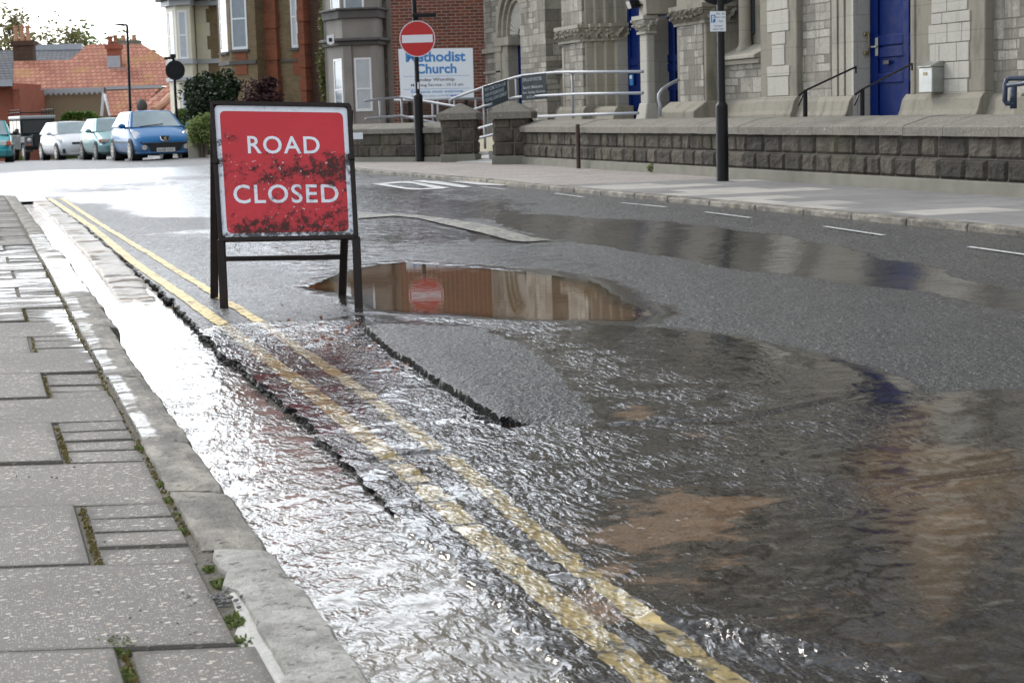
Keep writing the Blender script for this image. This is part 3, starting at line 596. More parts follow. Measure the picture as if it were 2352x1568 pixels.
# wider ground beneath everything, out to the horizon
gy = np.concatenate([[-60], np.linspace(0, 120, 61), [200, 400, 900]]); gxx = np.array([-700, -200, -70, -30, 0, 30, 70, 200, 700.0])
GX, GY = np.meshgrid(gxx, gy); gz_ = zt(GY)-0.16
tag(raw_mesh('ground', np.stack([GX, GY, gz_], -1).reshape(-1, 3), grid_quads(len(gy), len(gxx)), K['soil']), kind='structure')

# gutter: channel and granite setts
gys = [2.0]
while gys[-1] < 25.0: gys.append(gys[-1]+max(0.009, 0.0032*gys[-1]))
gys = np.array(gys); gxs = np.linspace(0.53, 1.10, 46)
X, Y = np.meshgrid(gxs, gys)
sj = np.cumsum(np.random.uniform(0.13, 0.30, 220))+2.0; idx = np.searchsorted(sj, Y+0.03*fbm(X*6, Y*2, 7, 2)); 
dj = np.min(np.abs((Y+0.05*fbm(X*5, Y*3, 7, 2))[..., None]-sj[None, None, :]), -1) if False else np.minimum(np.abs(Y+0.03*fbm(X*6, Y*2, 7, 2)-sj[np.clip(idx-1, 0, 219)]), np.abs(Y+0.03*fbm(X*6, Y*2, 7, 2)-sj[np.clip(idx, 0, 219)]))
sett_l = np.interp(Y, [2, 8, 10.5, 14, 20, 25], [0.80, 0.78, 0.755, 0.80, 0.80, 0.73])+0.02*fbm(Y*5, Y*0, 8, 3)
on = sstep(-0.012, 0.014, X-sett_l)
Yn = Y+1.6*fbm(X*9, Y*1.7, 37, 3)
top = np.interp(Yn, [2, 8.5, 10.3, 12, 25], [-0.036, -0.038, -0.030, -0.006, -0.003])+0.016*(_hash(idx, idx*0, 5)-0.5)+0.014*fbm(X*11, Y*11, 6, 3)-0.018*np.exp(-(dj/0.010)**2) - 0.02*sstep(0.09, 0.14, np.abs(X-sett_l-0.11))
chan = -0.050+0.012*fbm(X*6, Y*6, 12, 3)
Z = chan*(1-on)+top*on; Z = Z-0.02*sstep(8.0, 5.0, Yn)
low = np.clip(np.exp(-(dj/0.012)**2)*on*0.9 + 0.0*X, 0, 1)
tag(raw_mesh('gutter', np.stack([X, Y, Z], -1).reshape(-1, 3), grid_quads(len(gys), len(gxs)), K['sett'], dict(low=low)), kind='structure')

# running water over gutter and road, one sheet following the bed
wys = [2.0]
while wys[-1] < 9.6: wys.append(wys[-1]+max(0.010, 0.0036*wys[-1]))
wys = np.array(wys); we = edge_x(wys)
wu1 = np.linspace(0, 1, 30); wu2 = np.concatenate([np.arange(0, 1.6, 0.0135), np.arange(1.6, 3.3, 0.03)])
Xa = 0.535+(we[:, None]-0.002-0.535)*wu1[None, :]; Xb = we[:, None]+wu2[None, :]
X = np.concatenate([Xa, Xb], 1); Y = np.repeat(wys[:, None], X.shape[1], 1)
glev = np.interp(Y, [2, 3.4, 4.3, 5.4, 7, 10], [0.004, 0.003, -0.008, -0.020, -0.026, -0.030])
glev = glev+np.clip(X-0.76, -0.2, 0.10)*0.085*sstep(8.6, 7.2, Y)*sstep(3.3, 4.6, Y)
fs = sdist(FLOOD, X, Y)+0.05*fbm(X*7, Y*7, 15, 4); film = np.clip(fs*0.12, -0.03, 0.010)+0.004*fbm(X*8, Y*8, 17, 3)*(fs > 0)
zb = road_bed(X, Y); ps = sdist(PATCH, X, Y); zb0 = road_bed(X, Y, False)
wz_r = np.where(fs > -0.12, zb0+film, -0.05)
isg = np.zeros(X.shape, bool); isg[:, :len(wu1)] = True
wz = np.where(isg, glev, np.maximum(wz_r, np.where(Y < 4.2, glev-0.004, -1)))
ridge = pdist(gpoly([(1500,1430),(1640,1452),(1800,1492),(1950,1530),(2100,1580)]), X, Y)
wz = wz + (~isg)*0.020*np.exp(-(ridge/0.026)**2)*(0.75+0.9*fbm(X*26, Y*9, 19, 2))
ridge2 = pdist(gpoly([(1300,1330),(1420,1370),(1520,1420)]), X, Y); wz = wz + (~isg)*0.010*np.exp(-(ridge2/0.02)**2)
wz = wz + 0.004*fbm(X*18, Y*18, 23, 2)*np.where(Y < 6, 1, 0.3)
RIP = [(gpoly(p), a, w) for p, a, w in [
    ([(430,780),(520,740),(800,738),(838,765),(1010,900),(1150,980),(1400,985),(1560,1040),(1560,1110),(1350,1160),(1300,1230),(1420,1330),(1650,1500),(1800,1600),(300,1600),(300,1000)], 1.0, 0.10),
    ([(850,727),(1250,738),(1350,755),(1290,775),(1240,785),(1090,752)], 1.0, 0.06), ([(1230,785),(1400,800),(1800,900),(2030,960),(2030,1015),(1900,1030),(1700,1010),(1500,965),(1390,925)], 0.75, 0.12),
    ([(1350,760),(1700,800),(1950,905),(1700,900),(1450,830)], 0.32, 0.12), ([(1450,960),(1700,985),(1750,1080),(1950,1090),(2050,1160),(1900,1190),(1600,1110),(1430,1060)], 0.62, 0.10),
    ([(1480,1420),(1680,1435),(1850,1480),(2100,1560),(2100,1620),(1600,1620)], 0.9, 0.06)]]
rip = np.full(X.shape, 0.07)
for P, a, w in RIP:
    k = zone(P, X, Y, w); rip = rip*(1-k)+a*k
rip = np.where(isg, np.interp(Y, [2, 4.5, 6, 7.3, 10], [0.42, 0.62, 0.75, 0.38, 0.18]), rip)
turb = np.full(X.shape, 0.03); turb = np.where(isg, 0.26+0.45*fbm(X*6, Y*3.2, 27, 4), turb)
for P, a, w in [(gpoly(p), a, w) for p, a, w in [([(1955,1060),(2030,1000),(2100,935),(2200,915),(2130,985),(2110,1020),(2352,1050),(2352,1170),(2230,1270),(2150,1420),(2060,1250),(1975,1130)], 0.30, 0.10), ([(1970,1070),(2040,1000),(2140,920),(2110,1000),(2060,1090),(2110,1230),(2090,1260),(2000,1150)], 0.34, 0.06)]]:
    turb = np.maximum(turb, 1.15*a*zone(P, X, Y, w)*(1+0.9*fbm(X*6, Y*6, 28, 4)))
Vw = np.stack([X, Y, wz], -1); nr, nc = X.shape
dz = np.abs(np.diff(wz, axis=1))[:-1, :]; hid = (wz < zb-0.004) & (~isg)
allhid = hid[:-1, :-1] & hid[1:, :-1] & hid[:-1, 1:] & hid[1:, 1:]
seam = np.zeros((nr-1, nc-1), bool); seam[:, len(wu1)-1] = (wys[:-1] > 4.25)
keep = ~allhid & ~seam & ~(isg[:-1, :-1] & (Y[:-1, :-1] > 9.6))
Vc, Qc, Ac = compact(Vw.reshape(-1, 3), grid_quads(nr, nc, keep.reshape(nr-1, nc-1)), dict(rip=rip, silt=np.clip(turb, 0, 1), gut=isg*1.0))
tag(raw_mesh('water', Vc, Qc, K['water'], Ac), kind='structure')
# the thread of water along the kerb further up
cy = np.arange(9.6, 24.6, 0.06); cx = np.linspace(0.535, 1.0, 18); X, Y = np.meshgrid(cx, cy)
Z = np.full(X.shape, -0.030); zc = np.interp(Y, [9, 25], [-0.030, -0.030])+0.002*fbm(X*9, Y*4, 33, 2)
tag(raw_mesh('water', np.stack([X, Y, zc], -1).reshape(-1, 3), grid_quads(len(cy), len(cx)), K['water'], dict(rip=np.full(X.shape, 0.16), silt=np.full(X.shape, 0.08))), kind='structure')
# standing puddle
px = np.arange(1.55, 4.6, 0.03); py = np.arange(7.3, 12.6, 0.04); X, Y = np.meshgrid(px, py); s = sdist(PUD1, X, Y)
s = s+0.10*fbm(X*4, Y*4, 41, 4); keep = (s > -0.12); kq = keep[:-1, :-1] & keep[1:, 1:]
Vp, Qp, Ap = compact(np.stack([X, Y, np.full(X.shape, -0.0045)], -1).reshape(-1, 3), grid_quads(len(py), len(px), kq),
                     dict(rip=0.035+0.5*sstep(0.15, -0.02, s)*(Y < 9.0)+0.03*fbm(X*2, Y*2, 43, 2), silt=np.clip(0.52*sstep(-0.05, 0.2, s)*sstep(4.5, 3.2, X), 0, 1)))
tag(raw_mesh('puddle', Vp, Qp, K['puddle'], Ap), kind='structure')

# ------------------------------------------------------------------ painted lines
def strip(name, xs, ys, w, mat, gaps=(), ragged=0.006, step=0.02, z=0.004):
    yy = np.concatenate([np.arange(ys[0], 9, step), np.arange(9, ys[-1], step*4)]) if ys[0] < 9 else np.arange(ys[0], ys[-1], step*4)
    c = np.interp(yy, ys, xs); k = 6; t = np.linspace(-0.5, 0.5, k)
    X = c[:, None]+t[None, :]*w; Y = np.repeat(yy[:, None], k, 1)
    X[:, 0] += ragged*2*fbm(yy*30, yy*0, 2, 3); X[:, -1] += ragged*2*fbm(yy*30, yy*0+5, 4, 3)
    Z = road_bed(X, Y)+z
    keep = np.ones((len(yy)-1, k-1), bool)
    for a, b in gaps: keep[(yy[:-1] > a) & (yy[:-1] < b)] = False
    V, Q, _ = compact(np.stack([X, Y, Z], -1).reshape(-1, 3), grid_quads(len(yy), k, keep))
    return tag(raw_mesh(name, V, Q, mat), kind='structure')
LY = [2.2, 2.84, 3.67, 4.86, 6.54, 8.79, 13.2, 17.97, 25.2]
strip('yellow_line', [1.075, 1.080, 1.085, 1.119, 1.136, 1.129, 1.07, 1.075, 0.985], LY, 0.070, K['yellow'], [(4.94, 4.99), (4.62, 4.65), (4.40, 4.42), (4.12, 4.14)], 0.008)
strip('yellow_line', [1.205, 1.21, 1.216, 1.277, 1.313, 1.312, 1.262, 1.19, 1.136], LY, 0.056, K['yellow'], [(5.02, 5.12), (6.1, 6.13)], 0.012)
def flat_mark(name, polys, mat, z=0.004, ref=0.0):
    mb = MB()
    for p in polys:
        q = [G(x, y, ref) for x, y in p]; n0 = len(q)
        mb.add([(a[0], a[1], float(np.asarray(road_bed(np.array([a[0]]), np.array([a[1]])))[0])+z) for a in q], [tuple(range(n0))])
    return tag(mb.build(name, mat), kind='structure')
C7 = lambda pts: [((880+x/3.794)*0.91875, (400+y/3.794)*0.91875) for x, y in pts]
flat_mark('road_marking', [C7(p) for p in [
    [(190,247),(450,235),(560,238),(570,255),(470,248),(320,252)], [(560,238),(925,298),(860,303),(770,296),(570,255)], [(860,303),(640,305),(520,298),(540,288),(650,296),(770,296)], [(520,298),(190,247),(320,252),(400,265),(540,288)],
    [(570,235),(680,232),(900,265),(1140,297),(1050,302),(870,275)], [(720,240),(830,246),(1050,280),(1140,297),(940,272)], [(875,228),(985,225),(1230,255),(1470,290),(1400,294),(1180,268)], [(910,248),(1010,250),(1300,278),(1390,292),(1200,281)]]], K['whiteline'], 0.008)
flat_mark('road_marking', [C7([(50,500),(300,515),(600,525),(900,565),(1250,620),(1500,680),(1700,740),(1890,768),(1750,780),(1640,787),(1500,775),(1200,690),(900,625),(620,555),(400,535),(60,560)])], K['wornline'], 0.010)
for a, b in (((1275,448),(1340,457)), ((1427,469),(1530,480)), ((1620,491),(1725,505)), ((1893,525),(2030,544)), ((2225,571),(2380,591)), ((1105,431),(1162,438)), ((1028,412),(1066,417))):
    p, q = G(*a, .045)[:2], G(*b, .045)[:2]; d = (q-p)/np.linalg.norm(q-p); n = np.array([-d[1], d[0]])*0.018
    mb = MB(); mb.add([*[(*k, float(road_bed(np.array([k[0]]), np.array([k[1]]))[0])+0.006) for k in (p+n, p-n, q-n, q+n)]], [(0, 1, 2, 3)])
    tag(mb.build('road_marking', K['whiteline']), kind='structure')

# ------------------------------------------------------------------ near pavement and kerb
SK = -0.28                        # the joints run skew to the kerb
def slab(mb, att, x0, x1, y0, y1, z, tilt=0.0):
    """a bevelled flag with slightly uneven top; corner rows follow the skew"""
    n0 = len(mb.v); k = 6; g = 0.0035
    us = [x0+g, x0+g+0.004]+list(np.linspace(x0+0.05, x1-0.05, k))+[x1-g-0.004, x1-g]; m = len(us)
    vs = [y0+g, y0+g+0.004]+list(np.linspace(y0+0.05, y1-0.05, k))+[y1-g-0.004, y1-g]
    for j, v in enumerate(vs):
        for i, u in enumerate(us):
            edge = i in (0, m-1) or j in (0, m-1)
            zz = z - (0.006 if edge else 0) + tilt*(u-x0) + 0.002*float(fbm(u*5, v*5, 3, 2))
            mb.v.append((u, v+SK*u, zz)); att.append(1.0 if (i in (0, 1, m-2, m-1) or j in (0, 1, m-2, m-1)) else 0.0)
    mb.f += [(n0+j*m+i, n0+j*m+i+1, n0+(j+1)*m+i+1, n0+(j+1)*m+i) for j in range(m-1) for i in range(m-1)]
    ring = [n0+i for i in range(m)]+[n0+j*m+m-1 for j in range(1, m)]+[n0+(m-1)*m+i for i in range(m-2, -1, -1)]+[n0+j*m for j in range(m-2, 0, -1)]
    b0 = len(mb.v); mb.v += [(mb.v[i][0], mb.v[i][1], z-0.05) for i in ring]; L = len(ring); att += [1.0]*L
    mb.f += [(ring[i], b0+i, b0+(i+1) % L, ring[(i+1) % L]) for i in range(L)]
mb = MB(); KX = 0.405; EDG = []
rows = [2.30, 2.56, 3.117, 3.736, 4.36, 4.93, 5.60, 6.12, 6.74, 7.36, 7.98, 8.6, 9.2]
while rows[-1] < 24.6: rows.append(rows[-1]+0.62)
rnd = random.Random(3)
for j in range(len(rows)-1):
    y0, y1 = rows[j], rows[j+1]; kx = KX + (0.02 if y0 < 3.7 else 0)+0.0*y0
    kx = KX-0.02 if y1 > 20 else kx
    strips = (j % 2 == 1) if j >= 2 else True
    jx = 0.19 + rnd.uniform(-0.006, 0.006)
    if strips or j < 2:
        slab(mb, EDG, -0.41, jx, y0, y1, 0.1+rnd.uniform(-0.003, 0.005), rnd.uniform(-0.008, 0.008)); slab(mb, EDG, -1.02, -0.42, y0, y1, 0.1)
        n = 4 if j >= 2 else 2; cuts = [y0+(y1-y0)*t for t in ([0, .27, .5, .74, 1] if n == 4 else [0, .5, 1])]
        for a, b in zip(cuts[:-1], cuts[1:]): slab(mb, EDG, jx+(0.016 if y0 < 4 else 0.009), kx-rnd.uniform(0.004, 0.010), a+0.002, b-0.002, 0.098+rnd.uniform(-0.004, 0.002), rnd.uniform(-0.02, 0.01))
    else:
        slab(mb, EDG, -0.20, kx-(0.035 if 3.0 < y0 < 3.2 else 0.006), y0, y1, 0.1+rnd.uniform(-0.003, 0.003), rnd.uniform(-0.006, 0.006)); slab(mb, EDG, -0.82, -0.21, y0, y1, 0.1)
    slab(mb, EDG, -1.7, -1.03 if strips else -0.83, y0, y1, 0.1)
o = mb.build('pavement', K['slab'], smooth=False); me = o.data
co = np.array([v.co for v in me.vertices]); wv = 0.52*sstep(6.5, 9.5, co[:, 1])*sstep(17.5, 13, co[:, 1])*sstep(-0.9, 0.1, co[:, 0]) + 0.42*sstep(5, 6.5, co[:, 1])*sstep(0.25, 0.4, co[:, 0])*(co[:, 1] < 9)
at = me.attributes.new('wet', 'FLOAT', 'POINT'); at.data.foreach_set('value', wv.astype(np.float32)); at = me.attributes.new('edge', 'FLOAT', 'POINT'); at.data.foreach_set('value', np.array(EDG, np.float32)); tag(o, kind='structure')
mb = MB(); mb.box(-6, 0.45, 1.5, 24.5, -0.2, 0.0925); tag(mb.build('pavement_bed', K['soil']), kind='structure')
mb = MB(); mb.box(-60, -1.71, 1.5, 24.45, -0.15, 0.096); tag(mb.build('pavement', K['slab_grey']), kind='structure')
# kerb stones
mb = MB(); pale = []; wetk = []
kj = [1.9, 3.735, 4.37, 5.10, 6.48, 7.3, 8.15, 9.05, 9.9, 10.8, 11.6, 12.5, 13.4, 14.3, 15.3, 16.2, 17.2, 18.1, 19.2, 20.2, 21.2, 22.2, 23.2, 24.0]
for a, b in zip(kj[:-1], kj[1:]):
    x0, x1 = (0.437, 0.563) if a < 3 else (0.412+rnd.uniform(-.004, .004), 0.548+rnd.uniform(-.006, .006))
    if 7.3 < a < 13: x1 += 0.03
    if a > 18: x0 -= 0.03*(a-18)/5; x1 -= 0.03*(a-18)/5
    sk = -0.06; n0 = len(mb.v); ny = max(6, int((b-a)/0.045)); prof = [(0, -0.12), (0, -0.004), (0.02, 0.004), (0.3, 0.006), (0.7, 0.005), (0.9, 0.0), (0.975, -0.012), (1.0, -0.03), (1.0, -0.2)]
    zt_ = 0.1+rnd.uniform(-0.002, 0.004)
    for j in range(ny+1):
        t = j/ny; y = a+0.004+(b-a-0.008)*t
        e = 0.006 if j in (0, ny) else 0.0
        for i, (u, dz) in enumerate(prof):
            x = x0+(x1-x0)*u; wob = 0.010*float(fbm(y*9, u*4+a, 5, 3)); outer = 0.022*float(fbm(y*6, a*3.3, 15, 4))*(u > 0.85)
            inner = -0.03*max(0.0, float(fbm(y*7, a*2.0, 25, 4)))*(u < 0.1)*(3 if a < 3 else 0.3)
            mb.v.append((x+outer+inner, y+sk*u, zt_+dz+wob*(0.6 if dz > -0.1 else 0)-(e if dz > -0.1 else 0)))
            pale.append(1.0 if a < 3 else 0.0); wetk.append(0.95 if 9.9 <= a < 12.4 else (0.5 if 12.4 <= a < 14.5 else (0.42*(u < 0.4)+0.1 if 4.8 < a < 9.9 else 0.0)))
    m = len(prof); mb.f += [(n0+j*m+i, n0+j*m+i+1, n0+(j+1)*m+i+1, n0+(j+1)*m+i) for j in range(ny) for i in range(m-1)]
    mb.f += [tuple(n0+i for i in range(m-1, -1, -1)), tuple(n0+ny*m+i for i in range(m))]
o = mb.build('kerb', K['kerb'], smooth=False)
for k, a in (('pale', pale), ('wet', wetk)): at = o.data.attributes.new(k, 'FLOAT', 'POINT'); at.data.foreach_set('value', np.array(a, np.float32))
tag(o, kind='structure')
# rounded end of the kerb where the side road joins
mb = MB(); pts = [(0.45, 24.0), (0.36, 24.28), (0.1, 24.5), (-0.4, 24.58), (-60, 24.6)]
for (a, b), (c, d) in zip(pts[:-1], pts[1:]):
    q = np.array([c-a, d-b]); n = np.array([-q[1], q[0]])/np.linalg.norm(q)*0.07
    mb.hexa([(a-n[0], b-n[1], -0.2), (c-n[0], d-n[1], -0.2), (c+n[0], d+n[1], -0.2), (a+n[0], b+n[1], -0.2), (a-n[0], b-n[1], 0.1), (c-n[0], d-n[1], 0.1), (c+n[0], d+n[1], 0.1), (a+n[0], b+n[1], 0.1)])
tag(mb.build('kerb', K['kerb'], bevel=0.01), kind='structure')
# crumbling cement along the back of the near kerb stone
mb = MB(); n0 = 0; yy = np.arange(2.0, 3.4, 0.03)
for y in yy:
    w = 0.02+0.055*max(0, 0.5+float(fbm(y*4, 1.0, 77, 4)))*sstep(3.4, 3.1, y)
    for u, dz in ((0, -0.02), (0.15, -0.004), (0.6, 0.0), (1.0, -0.002)): mb.v.append((0.44-w*(1-u), y, 0.097+dz+0.006*float(fbm(y*12, u*3, 4, 3))))
m = 4; mb.f += [(j*m+i, j*m+i+1, (j+1)*m+i+1, (j+1)*m+i) for j in range(len(yy)-1) for i in range(m-1)]
tag(mb.build('kerb_cement', K['cement']), kind='structure')

# ------------------------------------------------------------------ far pavement, kerb, yard
WALLX = 8.86
def strip_surface(name, ys, xl, xr, z, mat, n=6):
    ys = np.array(ys, float); X = xl(ys)[:, None]+(xr(ys)-xl(ys))[:, None]*np.linspace(0, 1, n)[None, :]; Y = np.repeat(ys[:, None], n, 1)
    return tag(raw_mesh(name, np.stack([X, Y, z+zt(Y)+0*X], -1).reshape(-1, 3), grid_quads(len(ys), n), mat), kind='structure')
strip_surface('pavement', np.linspace(2, 20.2, 40), lambda y: kerb_rx(y)+0.12, lambda y: y*0+WALLX+0.2, 0.115, K['slab_grey'])
strip_surface('pavement', np.concatenate([np.linspace(20.2, 34, 30), np.linspace(35, 110, 40)]), lambda y: kerb_rx(y)+0.12, lambda y: np.interp(y, [20, 30, 34, 36, 110], [WALLX+0.2, WALLX+0.4, 9.2, 9.5, 9.5]), 0.115, K['slab_pink'])
mb = MB(); yk = [2.0]
while yk[-1] < 60: yk.append(yk[-1]+rnd.uniform(0.8, 1.0))
for a, b in zip(yk[:-1], yk[1:]):
    za, zb_ = float(zt(a)), float(zt(b)); xa, xb = float(kerb_rx(a)), float(kerb_rx(b)); dz = rnd.uniform(-0.006, 0.006)
    mb.hexa([(xa, a+.006, -0.2+za), (xa+.13, a+.006, -0.2+za), (xb+.13, b-.006, -0.2+zb_), (xb, b-.006, -0.2+zb_), (xa+.012, a+.006, .113+dz+za), (xa+.13, a+.006, .118+dz+za), (xb+.13, b-.006, .118+dz+zb_), (xb+.012, b-.006, .113+dz+zb_)])
tag(mb.build('kerb', K['kerb'], bevel=0.012), kind='structure')
mb = MB(); mb.box(WALLX+0.1, 40, 6, 31.2, -0.1, 0.30); mb.box(9.6, 40, 31.2, 46, -0.1, 0.22); tag(mb.build('church_yard', K['slab_grey']), kind='structure')
mb = MB(); mb.hexa([(8.75, 30.2, 0.0), (13, 29.5, 0.0), (13, 34.5, 0), (8.3, 31.9, 0), (8.75, 30.2, 0.125), (11.9, 29.5, 0.36), (11.9, 34.5, 0.36), (8.3, 31.9, 0.125)]); tag(mb.build('path', K['path']), kind='structure')
# ------------------------------------------------------------------ helpers for things measured in world space
def part(mb, name, mat, root, **k):
    b = Vector(root.location); Mi = (Matrix.Translation(b) @ Matrix.Rotation(root.rotation_euler.z, 4, 'Z')).inverted()
    mb.xf(Mi); return mb.build(name, mat, root, **k)
def beam(mb, p, q, w, t, nrm):
    p, q, nrm = Vector(p), Vector(q), Vector(nrm); d = (q-p).normalized(); s = d.cross(nrm).normalized(); n = s.cross(d).normalized()
    a, b = s*(w/2), n*(t/2)
    return mb.hexa([p-a-b, p+a-b, p+a+b, p-a+b, q-a-b, q+a-b, q+a+b, q-a+b])
def fit_text(mb, s, u0, u1, v0, v1, fn, bold=0.0, spacing=1.0, keep=False):
    vs, fs = text2d(s, 1.0, bold=bold, spacing=spacing)
    xs = [v[0] for v in vs]; zs = [v[1] for v in vs]; xa, xb, za, zb = min(xs), max(xs), min(zs), max(zs)
    mb.add([fn(u0+(x-xa)/(xb-xa)*(u1-u0), v0+(z-za)/(zb-za)*(v1-v0)) for x, z in vs], fs)

# ------------------------------------------------------------------ road closed sign
TL, TR = D(488, 238, 9.74), D(802, 243, 9.62); BL, BR = D(508, 551, 9.585), D(818, 545, 9.455)
FL_, FR_ = G(515, 708), G(824, 706); RL, RR = G(492, 684), G(786, 676)
base = (FL_+FR_+RL+RR)/4; base[2] = 0
root = empty('road_closed_sign', tuple(base), 0, 'muddy red ROAD CLOSED sign on a dark folding A-frame standing in the wet road', 'road sign')
nrm = np.cross(TR-TL, TL-BL); nrm = nrm/np.linalg.norm(nrm); nrm = nrm if nrm @ (CP-TL) > 0 else -nrm
def face(u, v, off=0.0):          # u to the right, v down, 0..1
    return (TL*(1-u)+TR*u)*(1-v)+(BL*(1-u)+BR*u)*v + nrm*off
def sheet(u0, u1, v0, v1, off, r, mat, name, mudfn, par, n=44):
    us = np.linspace(0, 1, n); V = []; mud = []
    for v in us:
        for u in us:
            a, b = u, v
            cx_, cy_ = min(max(a, r), 1-r), min(max(b, r), 1-r); dx, dy = a-cx_, b-cy_; m_ = max(abs(dx), abs(dy))
            if dx and dy: l = math.hypot(dx, dy); a, b = cx_+dx/l*m_, cy_+dy/l*m_
            U_, V_ = u0+a*(u1-u0), v0+b*(v1-v0)
            p = face(U_, V_, off + 0.003*float(fbm(U_*2.2, V_*2.2, 4, 2))*0.0); V.append(p-base); mud.append(mudfn(U_, V_))
    return raw_mesh(name, np.array(V), grid_quads(n, n), mat, dict(mud=mud), smooth=True, parent=par)
def mud(u, v):
    m = 0.16*(v > .35)+0.62*math.exp(-((v-0.48)/0.12)**2)*(0.35+0.75*min(1, max(0, (u-0.15)/0.3))) + 0.85*math.exp(-((v-0.93)/0.10)**2)*(1 if u > .08 else .4) + 0.35*math.exp(-((v-0.78)/0.08)**2)*(u > .35)
    m += 0.7*math.exp(-((v-0.26)/0.07)**2)*math.exp(-((u-0.12)/0.10)**2) + 0.5*math.exp(-((v-0.46)/0.08)**2)*math.exp(-((u-0.05)/0.07)**2)
    m += 0.6*math.exp(-((v-0.47)/0.12)**2)*math.exp(-((u-0.93)/0.10)**2) + 0.25*math.exp(-((v-0.60)/0.10)**2)
    return min(1.2, m)
mb = MB(); mb.add([face(a, b, o)-0 for o in (-0.010, -0.014) for a, b in ((0, 0), (1, 0), (1, 1), (0, 1))], [(0, 1, 2, 3), (7, 6, 5, 4), (0, 4, 5, 1), (1, 5, 6, 2), (2, 6, 7, 3), (3, 7, 4, 0)])
part(mb, 'back_plate', K['dullblack'], root)
wh = sheet(0.012, 0.988, 0.014, 0.985, 0.002, 0.035, K['signwhite'], 'white_border', lambda u, v: 0.55*mud(u, v)+0.35*(v > .96)+0.55*math.exp(-((v-0.3)/0.03)**2)*(u < .06)+0.7*math.exp(-((v-0.43)/0.02)**2)*(u < .06)+0.6*math.exp(-((v-0.42)/0.05)**2)*(u > .95)+0.2, root)
rd = sheet(0.050, 0.951, 0.056, 0.955, 0.0035, 0.04, K['signred'], 'red_panel', mud, root)
def letters(word, u0, u1, v0, v1):
    mb = MB(); vs, fs = text2d(word, 1.0, bold=0.012, spacing=1.12)
    me = bpy.data.meshes.new('lettering'); xs = [v[0] for v in vs]; zs = [v[1] for v in vs]; xa, xb, za, zb = min(xs), max(xs), min(zs), max(zs)
    uv = [(u0+(x-xa)/(xb-xa)*(u1-u0), v1-(z-za)/(zb-za)*(v1-v0)) for x, z in vs]
    mb.add([face(u, v, 0.005)-base for u, v in uv], fs); o = mb.build('lettering', K['signwhite'], rd)
    at = o.data.attributes.new('mud', 'FLOAT', 'POINT'); at.data.foreach_set('value', np.array([0.75*mud(u, v)+0.15 for u, v in uv], np.float32))
letters('ROAD', 0.243, 0.772, 0.240, 0.372); letters('CLOSED', 0.115, 0.890, 0.602, 0.740)
mb = MB()
for a, b in ((face(-.004, 0), face(1.004, 0)), (face(0, 1.0), face(1, 1.0))): beam(mb, a, b, 0.020, 0.035, nrm)
part(mb, 'cross_rail', K['framemetal'], root)
for s, (t, bpt, f) in (('l', (TL, BL, FL_)), ('r', (TR, BR, FR_))):
    mb = MB(); f2 = np.array(f)-np.array([0, 0, 0.012]); beam(mb, t, bpt, 0.020, 0.036, nrm); beam(mb, bpt, f2, 0.040, 0.030, nrm); part(mb, 'front_leg', K['framemetal'], root, bevel=0.003)
back = -nrm*0.05
for t, f in ((face(0.0, 0.02), RL), (face(0.99, 0.02), RR)):
    mb = MB(); beam(mb, t+back*0.6, np.array(f)-np.array([0, 0, 0.012]), 0.040, 0.028, nrm); part(mb, 'rear_leg', K['framemetal'], root, bevel=0.003)
mb = MB(); kk = 0.79
beam(mb, (face(0.0, 0.02)+back*.6)*(1-kk)+RL*kk, (face(0.99, 0.02)+back*.6)*(1-kk)+RR*kk, 0.024, 0.02, nrm); part(mb, 'rear_stretcher', K['framemetal'], root)
mb = MB()
for u, v in ((0.0, 0.43), (1.0, 0.40)): mb.add([p for p in [face(u+a, v+b, o) for o in (0.0, 0.03) for a, b in ((-.02, -.02), (.02, -.02), (.02, .02), (-.02, .02))]], [(3, 2, 1, 0), (4, 5, 6, 7), (0, 1, 5, 4), (1, 2, 6, 5), (2, 3, 7, 6), (3, 0, 4, 7)])
part(mb, 'clamp', K['framemetal'], root)
mb = MB(); rr_ = random.Random(5)
for u in (0.10, 0.13, 0.155, 0.22):
    p = face(u, 1.0, 0.02); pts = [p]
    for i in range(6): p = p+np.array([rr_.uniform(-.012, .012), 0, -0.009-rr_.uniform(0, .004)]); pts.append(p)
    mb.tube(pts, 0.0012, 4)
part(mb, 'straw', K['rust'], root)

# ------------------------------------------------------------------ poles with signs
VX = np.array([CR[0], CR[1], 0]); VX = VX/np.linalg.norm(VX); VY = np.array([CF[0], CF[1], 0]); VY = VY/np.linalg.norm(VY)
VROT = math.atan2(VX[1], VX[0])
def local_px(root, px, py):       # photo point on the upright plane through the thing facing the lens
    d = ray(px, py); o = np.array(root.location); ey = np.array([-math.sin(root.rotation_euler.z), math.cos(root.rotation_euler.z), 0]); ex = np.array([math.cos(root.rotation_euler.z), math.sin(root.rotation_euler.z), 0])
    p = CP+d*(((o-CP) @ ey)/(d @ ey)); return (p-o) @ ex, p[2]-o[2]
def pole(root, r, rs, hs, top, lean=0.0):
    mb = MB(); mb.lathe([(rs, 0), (rs, hs*0.9), (rs, hs), (rs*0.97, hs+0.02), (r*1.05, hs+0.06), (r*1.05, hs+0.05)], n=20)
    mb.build('sleeve', K['black'], root, smooth=False, bevel=0.004)
    mb = MB(); mb.tube([(0, 0, hs), (lean*(top-hs), 0, top)], r, 16); return mb.build('pole', K['black'], root)
g = G(965, 371, 0.12); e = empty('no_entry_sign', tuple(g), VROT, 'red round no entry sign with a white bar on a black pole', 'road sign')
hs = local_px(e, 962, 222)[1]; pole(e, 0.042, 0.088, hs, 3.9, -0.006)
cx, cz = local_px(e, 959, 90); r = (local_px(e, 1000, 90)[0]-local_px(e, 918, 90)[0])/2
